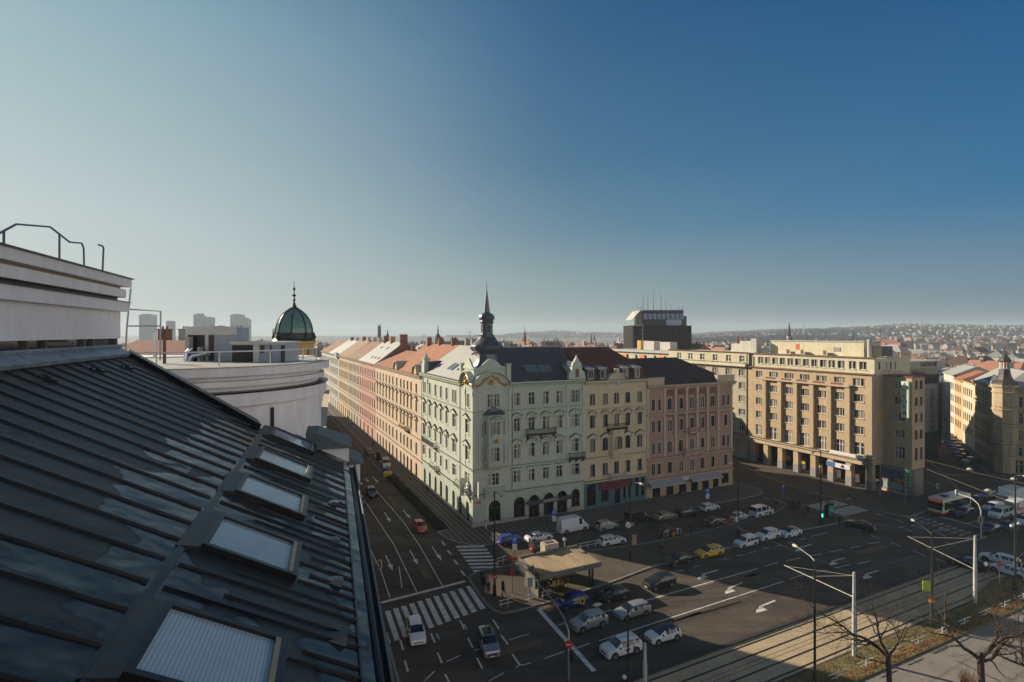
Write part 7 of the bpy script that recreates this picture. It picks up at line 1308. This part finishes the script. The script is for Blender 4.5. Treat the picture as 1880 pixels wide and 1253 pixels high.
# ------------------------------------------------------------------ bare trees
BARK = mat('dark_bark', (.05, .036, .026), .95, .4, 3, world=True, bump=.7, bscale=8)
def tree(label, base_p, fork, seed, limbs, r0=.3):
    r = random.Random(seed); o = thing('bare_tree', label, 'tree', base_p, 0, 'gnarled bare trees along the park path'); tk = MB(); br = MB()
    tp = [Vector((0, 0, -.3)), Vector((.05, .02, fork * .5)), Vector((-.05, .05, fork))]; tk.tube(tp, [r0 * 1.25, r0, r0 * .95], 9); tk.build('trunk', [BARK], o, smooth=60)
    def grow(p, d, L, rad, lev):
        n = max(3, int(L / .35)); pts = [p]; rs = [rad]; q = p.copy(); dd = d.normalized(); kids = []
        for k in range(n):
            dd = (dd + Vector((r.uniform(-1, 1), r.uniform(-1, 1), r.uniform(-.7, .75))) * (.42 if lev else .34)).normalized(); q = q + dd * (L / n); pts.append(q.copy()); rs.append(max(.008, rad * (1 - .72 * (k + 1) / n)))
            if lev < 4 and k >= 1 and r.random() < (.6 if lev < 2 else .7): kids.append((q.copy(), dd.copy(), rs[-1]))
        br.tube(pts, rs, 6 if lev < 2 else 3)
        for kp, kd, kr in kids[:7 if lev < 2 else (5 if lev < 3 else 3)]:
            side = kd.cross(Vector((r.uniform(-1, 1), r.uniform(-1, 1), r.uniform(-1, 1)))).normalized(); grow(kp, kd * .55 + side * .8 + UP * .15, L * r.uniform(.4, .62), max(.007, kr * .62), lev + 1)
        if lev < 4: grow(q, dd + Vector((r.uniform(-.5, .5), r.uniform(-.5, .5), .3)), L * .5, max(.009, rs[-1]), lev + 1)
    for d, L, k in limbs: grow(tp[-1] - UP * .1, Vector(d), L, r0 * k, 0)
    br.build('branches', [BARK], o, smooth=60); return o
tree('gnarled bare tree in the middle of the bottom right corner', base(1632, 1302), 4.9, 5, (((-.95, .2, .25), 6.4, .68), ((-.1, .3, 1), 4.2, .7), ((1, .1, .35), 5.2, .6)), .22)
tree('large bare tree with thick forked trunk at the right of the path', base(1802, 1318), 5.1, 17, (((-.8, .3, .6), 6.6, .62), ((.3, .1, 1), 6.0, .85), ((1, .1, .25), 5.4, .55)), .27)
tree('bare tree partly cut by the right edge of the picture', base(1900, 1300), 3.2, 23, (((-.9, .1, .5), 4.2, .6), ((-.3, .3, 1), 3.6, .6), ((.6, .2, .8), 3, .5)), .25)
tree('small bare twiggy tree at the right behind the lamp globes', base(1872, 1060), 2.0, 31, (((-.8, .2, .6), 2.4, .55), ((.3, .3, 1), 2.2, .55), ((.8, 0, .4), 2, .5)), .16)
sb = thing('twiggy_shrub', 'low reddish leafless shrub below the big bare tree', 'shrub', base(1775, 1262)); b = MB(); r = random.Random(3)
for k in range(160): a = r.uniform(0, 6.28); q = Vector((math.cos(a) * r.uniform(0, .5), math.sin(a) * r.uniform(0, .5), 0)); e = q * 2.2 + Vector((0, 0, r.uniform(.8, 1.9))); b.tube([q, q.lerp(e, .5) + Vector((r.uniform(-.1, .1), r.uniform(-.1, .1), .1)), e], [.014, .01, .005], 3)
b.build('twigs', [mat('reddish_twigs', (.2, .08, .045), .9, .3, 3)], sb)
# shrub shadowed by the second lamp post
# ------------------------------------------------------------------ people
SKIN = mat('skin', (.42, .26, .19), .6, 0); HAIR = mat('dark_hair', (.025, .017, .012), .6, 0)
CL = {k: mat('cloth_' + k, c, .85, .1, 4) for k, c in dict(black=(.012, .012, .014), navy=(.015, .02, .04), grey=(.1, .1, .11), brown=(.07, .045, .03), red=(.2, .03, .03), blue=(.02, .07, .25), beige=(.3, .24, .17), white=(.5, .5, .48), olive=(.06, .06, .035), orange=(.4, .12, .03)).items()}
def person_mesh(pose):
    V, E, RR = [], [], []
    def v(p, r, prev=None):
        V.append(p); RR.append(r); i = len(V) - 1
        if prev is not None: E.append((prev, i))
        return i
    st = .26 if pose == 'walk' else .03; pel = v((0, 0, .95), .16); wa = v((0, 0, 1.12), .145, pel); ch = v((0, -.01, 1.33), .175, wa); ne = v((0, .0, 1.5), .065, ch); hd = v((0, -.02, 1.62), .1, ne); v((0, -.01, 1.73), .075, hd)
    for s in (1, -1):
        f = s * st; hp = v((s * .1, 0, .88), .11, pel); kn = v((s * .1, -f * .6 - .03, .5), .075, hp); an = v((s * .1, -f * 1.3 + .04, .1), .05, kn); v((s * .11, -f * 1.3 - .13, .04), .045, an)
        sh = v((s * .2, 0, 1.41), .07, ch); el = v((s * .27, f * .5 + .02, 1.15), .05, sh); wr = v((s * .27, f * .9 - .08, .93), .036, el); v((s * .26, f * .95 - .12, .83), .032, wr)
    me = bpy.data.meshes.new('p'); me.from_pydata(V, E, []); o = bpy.data.objects.new('p', me); C.objects.link(o); md = o.modifiers.new('s', 'SKIN'); sv = me.skin_vertices[0].data
    for i, r_ in enumerate(RR): sv[i].radius = (r_, r_ * .8)
    sv[0].use_root = True; o.modifiers.new('u', 'SUBSURF').levels = 1; bpy.context.view_layer.update(); dg = bpy.context.evaluated_depsgraph_get(); nm = bpy.data.meshes.new_from_object(o.evaluated_get(dg)); nm.name = 'body'
    bpy.data.objects.remove(o); nm.materials.clear()
    for m in (CL['black'], CL['navy'], SKIN, HAIR): nm.materials.append(m)
    for p in nm.polygons:
        c = p.center; p.material_index = 3 if c.z > 1.7 or (c.z > 1.58 and c.y > .02) else 2 if c.z > 1.53 or (abs(c.x) > .2 and c.z < .9) else 0 if c.z > .84 else 1; p.use_smooth = True
    return nm
PM = {k: person_mesh(k) for k in ('walk', 'stand')}
def person(u, v, rz, top, bot, label, pose='stand', grp='people on foot around the square'):
    p = base(u, v); o = link('person', PM[pose], None, p + UP * (.13 if pose == 'stand' else .02), R(rz)); tag(o, label, 'person', grp); swap(o, CL[top], 0); swap(o, CL[bot], 1); return o
for a in ((1456, 936, 20, 'black', 'black', 'person in black at the left of the waiting group'), (1461, 939, 200, 'brown', 'black', 'person in brown jacket second in the waiting group'), (1467, 936, 90, 'black', 'navy', 'dark clad person at the back of the waiting group'), (1476, 948, 30, 'red', 'black', 'person in dark red coat in front of the waiting group'), (1483, 947, 150, 'black', 'black', 'person in black just right of the dark red coat'), (1447, 932, 70, 'orange', 'brown', 'person in rusty orange jacket behind the waiting group'), (1451, 934, 10, 'grey', 'black', 'person in grey next to the rusty orange jacket'), (1513, 964, 180, 'black', 'navy', 'person in black at the kerb below the lit green case'), (1521, 953, 200, 'black', 'black', 'person in black beside the blue jacket on the crossing side'), (1527, 957, 170, 'blue', 'navy', 'person in blue jacket by the zebra crossing'), (1541, 966, 190, 'black', 'black', 'lone person in black right of the group at the kerb'), (1425, 936, 100, 'black', 'grey', 'person in black behind the white minibus'), (1269, 983, 180, 'black', 'black', 'person in black with white bag behind the yellow car'), (897, 1092, 40, 'black', 'black', 'person in black on the left corner of the island'), (1247, 918, 180, 'black', 'navy', 'person in black in the doorway under the awning'), (1254, 917, 190, 'grey', 'black', 'person in grey in the doorway under the awning'), (1004, 966, 170, 'grey', 'black', 'person in grey at the arched door of the green house')): person(*a)
for a in ((1214, 1019, 120, 'black', 'navy', 'person in black walking across the island alone'), (1558, 921, 200, 'black', 'white', 'person in black jacket and pale trousers walking off the zebra'), (784, 906, 150, 'black', 'black', 'person in black walking along the mosaic pavement'), (684, 822, 150, 'navy', 'black', 'distant person in navy on the left street pavement'), (925, 1096, 60, 'navy', 'black', 'person in navy walking past the island corner rails')): person(*a, pose='walk')
# ------------------------------------------------------------------ the city beyond, the hills, the haze
ft = lambda n, c, r=.25: mat(n, c, .9, .1, .05, rand=r)
FW = [ft('far_cream_wall', (.5, .44, .33)), ft('far_white_wall', (.55, .53, .5)), ft('far_ochre_wall', (.48, .35, .2)), ft('far_grey_wall', (.36, .35, .33)), ft('far_pink_wall', (.45, .32, .26))]
FRF = [ft('far_orange_roof', (.36, .17, .10)), ft('far_red_roof', (.25, .11, .085)), ft('far_brown_roof', (.13, .07, .05)), ft('far_grey_roof', (.3, .3, .29)), ft('far_pale_roof', (.45, .45, .42)), ft('far_slate_roof', (.09, .1, .12))]
def winband(m):
    t = m.node_tree; L = t.links.new; p = t.nodes['Principled BSDF']; g = N(t, 'TexCoord'); sp = N(t, 'SeparateXYZ'); L(g.outputs['Object'], sp.inputs[0]); fs = []
    a = N(t, 'Math', operation='ADD'); L(sp.outputs[0], a.inputs[0]); L(sp.outputs[1], a.inputs[1])
    for src, per, lo in ((a.outputs[0], 2.7, .55), (sp.outputs[2], 3.8, .5)):
        d = N(t, 'Math', operation='DIVIDE'); L(src, d.inputs[0]); d.inputs[1].default_value = per; f = N(t, 'Math', operation='FRACT'); L(d.outputs[0], f.inputs[0]); q = N(t, 'Math', operation='GREATER_THAN'); L(f.outputs[0], q.inputs[0]); q.inputs[1].default_value = lo; fs.append(q)
    k = N(t, 'Math', operation='MULTIPLY'); L(fs[0].outputs[0], k.inputs[0]); L(fs[1].outputs[0], k.inputs[1]); mx = N(t, 'Mix', data_type='RGBA'); L(p.inputs['Base Color'].links[0].from_socket, mx.inputs['A']); mx.inputs['B'].default_value = (.05, .045, .04, 1); L(k.outputs[0], mx.inputs['Factor']); L(mx.outputs['Result'], p.inputs['Base Color'])
for m in FW: winband(m)
rc = random.Random(21); _HM = {}
def house_meshes(i, j, k):
    """k: 0 gable, 1 hipped, 2 flat; unit sizes vary with the seed"""
    key = (i, j, k)
    if key in _HM: return _HM[key]
    r = random.Random(i * 31 + j * 7 + k); w, d, h = r.uniform(14, 26), r.uniform(11, 15), r.uniform(19, 25); a, b = MB(), MB(); a.box(-w / 2, w / 2, -d / 2, d / 2, 0, h, 0); t = r.uniform(4, 6)
    if k == 0: b.hull([(-w / 2, -d / 2 - .4, h), (-w / 2, 0, h + t), (-w / 2, d / 2 + .4, h)], [(w / 2, -d / 2 - .4, h), (w / 2, 0, h + t), (w / 2, d / 2 + .4, h)])
    elif k == 1: b.hull([(-w / 2 - .4, -d / 2 - .4, h), (w / 2 + .4, -d / 2 - .4, h), (w / 2 + .4, d / 2 + .4, h), (-w / 2 - .4, d / 2 + .4, h)], [(-w / 2 + 4, -.3, h + t), (w / 2 - 4, -.3, h + t), (w / 2 - 4, .3, h + t), (-w / 2 + 4, .3, h + t)])
    else: b.box(-w / 2 - .3, w / 2 + .3, -d / 2 - .3, d / 2 + .3, h, h + .8); b.box(-w / 5, w / 6, -2, 3, h + .8, h + 3.2)
    c = MB()
    for q in range(2): x = (-.3 + .55 * q) * w; c.box(x - .8, x + .8, .3, 1.3, h + t - 3, h + t + 1.6)
    one = MB(); one.v, one.f, one.m = list(a.v), list(a.f), list(a.m); n = len(one.v); one.v += b.v; one.f += [[z + n for z in f] for f in b.f]; one.m += [1] * len(b.f); n = len(one.v); one.v += c.v; one.f += [[z + n for z in f] for f in c.f]; one.m += [0] * len(c.f)
    _HM[key] = (a.mesh('wall', [FW[i]]), b.mesh('roof', [FRF[j]]), c.mesh('chimney', [FW[(i + 2) % 5]]), one.mesh('city_house', [FW[i], FRF[j]])); return _HM[key]
def proj(p): return CX + F * p.x / p.y, HY + F * (CAM_H - p.z) / p.y
taken = []
def city_house(x, y, rz, parts, z=0, i=None, j=None, k=None, label=None, group=True):
    i = rc.randrange(5) if i is None else i; j = rc.choice((0, 1, 2, 3, 3, 4, 4, 4, 5) if x > 250 else (0, 0, 0, 1, 1, 2, 3, 4, 5)) if j is None else j; k = rc.choice((0, 0, 1, 2)) if k is None else k
    W, Rf, Ch, one = house_meshes(i, j, k)
    if parts:
        o = thing('city_house', label or 'city house with chimneys among the packed roofs beyond the near blocks', 'house', (x, y, z), rz, 'packed city houses in the middle distance'); link('wall', W, o); ro = link('roof', Rf, o)
        if k != 2: link('chimney', Ch, ro)
    else: o = link('far_house', one, None, (x, y, z), rz); tag(o, 'tiny hazy house in the far city between the near roofs and the hills', 'house', 'hazy houses of the far city')
    return o
def blocked(x, y):
    b = toB(Vector((x, y, 0)))
    if -32 < b.x < 80 and -140 < b.y < 34: return True
    if -75 < b.x < 20 and b.y < 260: return True
    if 78 < b.x < 103 and b.y < 60: return True
    if b.y < 22 and b.x < 165: return True
    q = Vector((x, y, 0)) - gp(1840, 868); dx = (gp(1742, 793) - gp(1840, 868)).normalized(); al = q.dot(dx); ac = q.dot(Vector((-dx.y, dx.x, 0)))
    if -60 < al < 90 and -26 < ac < 36: return True
    if (Vector((x, y)) - Vector((78, 350))).length < 34: return True
    return False
n_near = n_far = 0
Y = 150.0
while Y < 2300:
    step = 17 + Y * .035; hw = Y * .97; x = -hw
    while x < hw:
        x += (19 + Y * .012) * rc.uniform(.9, 1.35); yy = Y + rc.uniform(-5, 5); u, v = proj(Vector((x, yy, 27)))
        if not (225 < u < 1900): continue
        if u < 500 and yy < 190: continue
        if blocked(x, yy): continue
        vis = (225 < u < 610 and v < 665) or (600 <= u < 1140) or (1140 <= u < 1690 and v < 640) or u >= 1660
        if not vis or rc.random() < .12: continue
        zz = -rc.uniform(0, 5) - (8 if u > 1650 else 0) - (3 if Y > 500 else 0); rz = BROT + rc.choice((0, math.pi / 2)) + rc.uniform(-.12, .12) if Y < 700 else rc.uniform(0, 3.1)
        if Y < 430 and n_near < 150: city_house(x, yy, rz, True, zz); n_near += 1
        elif n_far < 250: city_house(x, yy, rz, False, zz); n_far += 1
    Y += step
# red tiled house behind the round terrace
p = at(286, 662, 62); o = thing('red_roofed_house', 'house with a rusty red tiled roof just behind the terrace railing', 'house', (p.x, p.y, 0), R(-18))
MB().box(-9, 7, 0, 12, 0, 30.6).build('wall', [PALE], o); b = MB(); b.hull([(-9.5, -.4, 30.61), (7.5, -.4, 30.61), (7.5, 12.4, 30.61), (-9.5, 12.4, 30.61)], [(-9.5, 5, 33.1), (7.5, 5, 33.1), (7.5, 6, 33.1), (-9.5, 6, 33.1)]); ro = b.build('roof', [mat('rusty_red_tiles', (.22, .075, .05), .9, .25, 1.5)], o)
for x, m in ((-6.5, BRICKRED), (-3, PALE), (1, PALE), (5.5, BRICKRED)): chimney(ro, x, 6.5, 32, 34.4, m, 1.4, .9, 2)
# skyline pieces
HZB = mat('distant_glass_tower', (.09, .11, .13), .5, .1, .02)
def far_tower(name, label, u0, u1, v0, Yd, m=HZB, cut=None, cat='tower block', base=0):
    a, c = at(u0, v0, Yd), at(u1, v0, Yd); w = c.x - a.x; o = thing(name, label, cat, ((a.x + c.x) / 2, Yd, base)); h = a.z - base; b = MB()
    if cut: b.hull([(-w / 2, 0, 0), (w / 2, 0, 0), (w / 2, w * .7, 0), (-w / 2, w * .7, 0)], [(-w / 2, 0, h * cut[0] + 0), (w / 2 * cut[2], 0, h * cut[1]), (w / 2 * cut[2], w * .7, h * cut[1]), (-w / 2, w * .7, h * cut[0])])
    else: b.box(-w / 2, w / 2, 0, w * .7, 0, h)
    b.build('shaft', [m], o); MB().box(-w * .3, w * .28, w * .1, w * .5, h * (cut[1] if cut else 1) + .01 - (.5 if cut else 0), h + w * .06).build('roof_plant', [m], o); return o
far_tower('far_tower_block', 'pale hazy square tower block, leftmost on the horizon', 255, 278, 578, 2000); far_tower('far_tower_block', 'small hazy tower block second from the left on the horizon', 304.5, 317, 590, 2000)
far_tower('far_tower_block', 'hazy curved tall tower, left one of a touching pair on the horizon', 355, 374, 577, 2000, cut=(1, .93, .8)); far_tower('far_tower_block', 'hazy tower right one of the touching pair on the horizon', 377, 390, 583, 2000)
far_tower('far_tower_block', 'low hazy block right of the paired towers', 395, 412, 599, 2000); far_tower('far_tower_block', 'hazy grey tower with stepped roof above the tall air handler', 422.5, 443, 578, 1900, FW[3]); far_tower('far_tower_block', 'hazy lower wing beside the stepped tower', 443.5, 457, 584.5, 1905, FW[3], (1, .95, 1)); far_tower('far_tower_block', 'tiny hazy tower left of the green dome', 500, 506, 604, 2050)
DST = mat('dark_far_stone', (.06, .055, .055), .8, .1, .1)
o = far_tower('slim_dark_tower', 'slim dark square tower above the left row of roofs', 693.3, 698.7, 599, 700, DST, None, 'tower'); 
for dx in (-1.6, 1.6): MB().lathe([(.5, 43), (.4, 44.5), (.03, 46.5)], 6, (dx, 1, 0)).build('corner_pinnacle', [DST], o)
def spire(name, label, u, v0, v1, Yd, prof, m, cat='spire', z0=0):
    p = at(u, v0, Yd); q = at(u, v1, Yd); h = p.z - q.z; o = thing(name, label, cat, (p.x, Yd, 0)); MB().lathe([(r_ * h, q.z + t_ * h) for r_, t_ in prof], 8).build('roof', [m], o); MB().box(-prof[0][0] * h * .9, prof[0][0] * h * .9, -prof[0][0] * h * .9, prof[0][0] * h * .9, 0, q.z + .02).build('tower', [FW[3]], o); return o
spire('far_spire', 'dark pointed spire just right of the slim dark tower', 711.5, 604, 622, 700, [(.16, 0), (.15, .35), (.05, .6), (.06, .7), (.01, 1)], DST); spire('far_dome', 'dark onion dome with a needle above the rooftops left of the spire', 804, 596, 625, 420, [(.18, 0), (.2, .12), (.16, .28), (.07, .4), (.04, .55), (.05, .6), (.01, 1)], DST, 'dome')
spire('far_spire', 'thin dark spire right of the corner house spire', 963.5, 598, 628, 420, [(.09, 0), (.11, .2), (.07, .4), (.08, .5), (.03, .6), (.005, 1)], BRICKRED)
for u, s in ((1085.5, 'left'), (1091.5, 'right')): spire('far_spire', 'small grey twin spire, %s one left of the dark ribbed tower' % s, u, 612, 632, 900, [(.1, 0), (.1, .4), (.01, 1)], DST)
spire('far_spire', 'slender dark spire behind the tan block penthouse', 1449, 592, 618, 420, [(.16, 0), (.11, .2), (.01, 1)], DST); spire('far_dome', 'rusty pointed turret over the beige block', 1354, 617, 630, 420, [(.25, 0), (.2, .4), (.05, 1)], BRICKRED)
far_tower('far_chimney', 'thin pale mast on the hill right of the slender spire', 1474.5, 1476, 596, 1900, FW[1], None, 'mast')
# hills
def hill_h(x, y):
    s = lambda a, b, t: (lambda q: q * q * (3 - 2 * q))(max(0, min(1, (t - a) / (b - a))))
    u = x / max(y, 1) * 1000 + CX; n = 4 * math.sin(x * .004 + 1.3) + 3 * math.sin(x * .0093 + y * .004) + 2 * math.sin(x * .021)
    right = s(1130, 1500, u) if u < 1500 else 1
    base = s(950, 2700, y) * (44 + n + 20 * s(1500, 1680, u)) * right + s(2900, 4300, y) * (38 + n * 1.2) * max(s(1320, 1150, u) * s(860, 1000, u), .28)
    return base
b = MB(); nx, ny = 120, 44; idx = {}
for iy in range(ny + 1):
    y = 820 + 4050 * (iy / ny) ** 1.2
    for ix in range(nx + 1): x = (-.85 + 1.85 * ix / nx) * y * 1.02; x = max(-4700, min(4700, x)); idx[ix, iy] = b.pt((x, y, hill_h(x, y) - .5))
for iy in range(ny):
    for ix in range(nx): b.f.append([idx[ix, iy], idx[ix + 1, iy], idx[ix + 1, iy + 1], idx[ix, iy + 1]]); b.m.append(0)
tag(b.build('hills', [mat('winter_woodland', (.075, .07, .05), .95, .45, .012, fine=9, world=True)], None, 'all'), kind='structure')
# far woods and far rows of houses nobody could count
wb, hb2 = MB(), MB(); cnt = 0
for k in range(9000):
    y = 1100 + 3300 * rc.random(); x = y * rc.uniform(-.12, 1.0); z = hill_h(x, y); 
    if z < 4: continue
    h = rc.uniform(6, 13); r_ = rc.uniform(4, 9); a = rc.uniform(0, 6); wb.poly([(x + r_ * math.cos(a + q), y + r_ * .6 * math.sin(a + q), z - 1) for q in (0, 2.1, 4.2)]); wb.poly([(x - r_, y, z - 1), (x + r_, y, z - 1), (x + r_ * .5, y, z + h), (x - r_ * .6, y, z + h * .8)])
tag(wb.build('far_woods', [mat('bare_far_woods', (.065, .055, .042), .95, .4, .02, world=True)]), 'bare grey brown woods on the hazy far hills', None, None, 'stuff')
hm = []; HW = [ft('far_hill_wall_pale', (.40, .38, .35)), ft('far_hill_wall_cream', (.38, .34, .27)), ft('far_hill_wall_pink', (.36, .28, .23))]
for q in range(8):
    r = random.Random(q + 60); w, d, h = r.uniform(9, 18), r.uniform(8, 11), r.uniform(6, 11); m = MB(); m.box(-w / 2, w / 2, -d / 2, d / 2, -3, h); m.hull([(-w / 2, -d / 2, h), (-w / 2, 0, h + 4), (-w / 2, d / 2, h)], [(w / 2, -d / 2, h), (w / 2, 0, h + 4), (w / 2, d / 2, h)], 1); hm.append(m.mesh('hill_house', [HW[q % 3], FRF[(0, 2, 1, 3)[q % 4]]]))
cells = []
for k in range(2600):
    y = 1000 + 2300 * rc.random() ** 1.2; u = rc.uniform(1262, 1890); x = (u - CX) / 1000 * y; z = hill_h(x, y)
    cl = math.sin(x * .006) * math.sin(y * .0045 + 1) + .5 * math.sin(x * .017 + y * .011)
    if cl < (.05 if u > 1560 else .45): continue
    cells.append((y, x, z))
cells.sort()
far_rest = MB()
for n, (y, x, z) in enumerate(cells):
    if n < 290: o = link('hill_house', rc.choice(hm), None, (x, y, z), rc.uniform(-.6, .6)); tag(o, 'tiny pale house on the hazy wooded hillside', 'house', 'tiny houses on the hillside')
    else:
        w = rc.uniform(4, 8); h = rc.uniform(5, 10); far_rest.box(x - w, x + w, y - 4, y + 4, z - 3, z + h)
if far_rest.v: tag(far_rest.build('farthest_houses', [HW[0]]), 'specks of pale houses on the far hillside', None, None, 'stuff')
# aerials on the near roofs
for i, (u, v0, v1, Yd) in enumerate(((800 - 22, 612, 628, 140), (1000, 617, 640, 118), (1020, 618, 640, 118), (1180, 598, 640, 125), (862, 606, 628, 135))):
    p = at(u, v1, Yd); q = at(u, v0, Yd); o = thing('roof_aerial', ('thin aerial with cross bars left of the spire', 'first thin aerial over the slate ridge', 'second thin aerial over the slate ridge', 'white mast in front of the dark ribbed tower', 'thin aerial by the grey chimney block left of the spire')[i], 'aerial', p); h = q.z - p.z; MB().tube([(0, 0, 0), (0, 0, h)], .05, 5).build('mast', [STEEL], o); b = MB(); b.tube([(-.7, 0, h * .8), (.7, 0, h * .8)], .03, 4); b.tube([(-.5, 0, h * .65), (.5, 0, h * .65)], .03, 4); b.build('crossbar', [STEEL], o)
# flats with orange panels and roof huts between the block and the dark tower
p = wB(86, 47); o = thing('orange_panel_flats', 'cream flats with orange balcony panels behind the dark hipped roof', 'building', p, BROT); X = FR(0, 30, -90)
MB().box(.4, 14, 0, 30, 0, 27.4).build('core_wall', [CREAMR], o)
for k in range(6): b = MB(); b.X = X; b.box(.6 + k * 4.9, 3.2 + k * 4.9, -.1, .3, 23.9, 26.6); b.build('balcony_panel', [mat('orange_panel', (.6, .2, .06), .6, .1) if k % 2 else PALE], o)
MB().box(-.4, 14.2, -.1, 30.1, 27.41, 28.2).build('roof_edge', [SHEET2], o)
for y, w, m, h in ((4, 5, 'p', 31), (12, 5.5, 'p', 31.2), (19, 2, 'y', 31.4)): MB().box(4, 7, y, y + w, 28.21, h).build('roof_hut', [mat('yellow_hut', (.5, .3, .04), .7, .1) if m == 'y' else PALE], o)
# haze: one closed box of pale even air round everything
hz = MB().box(-4900, 4900, -400, 5300, -12, 112); m = bpy.data.materials.new('pale_air'); m.use_nodes = True; t = m.node_tree; t.nodes.remove(t.nodes['Principled BSDF']); v = N(t, 'VolumePrincipled'); v.inputs['Color'].default_value = (.76, .88, .98, 1); v.inputs['Density'].default_value = .00017; v.inputs['Anisotropy'].default_value = .1; t.links.new(v.outputs[0], t.nodes['Material Output'].inputs['Volume'])
h = hz.build('haze', [m]); tag(h, kind='stuff')
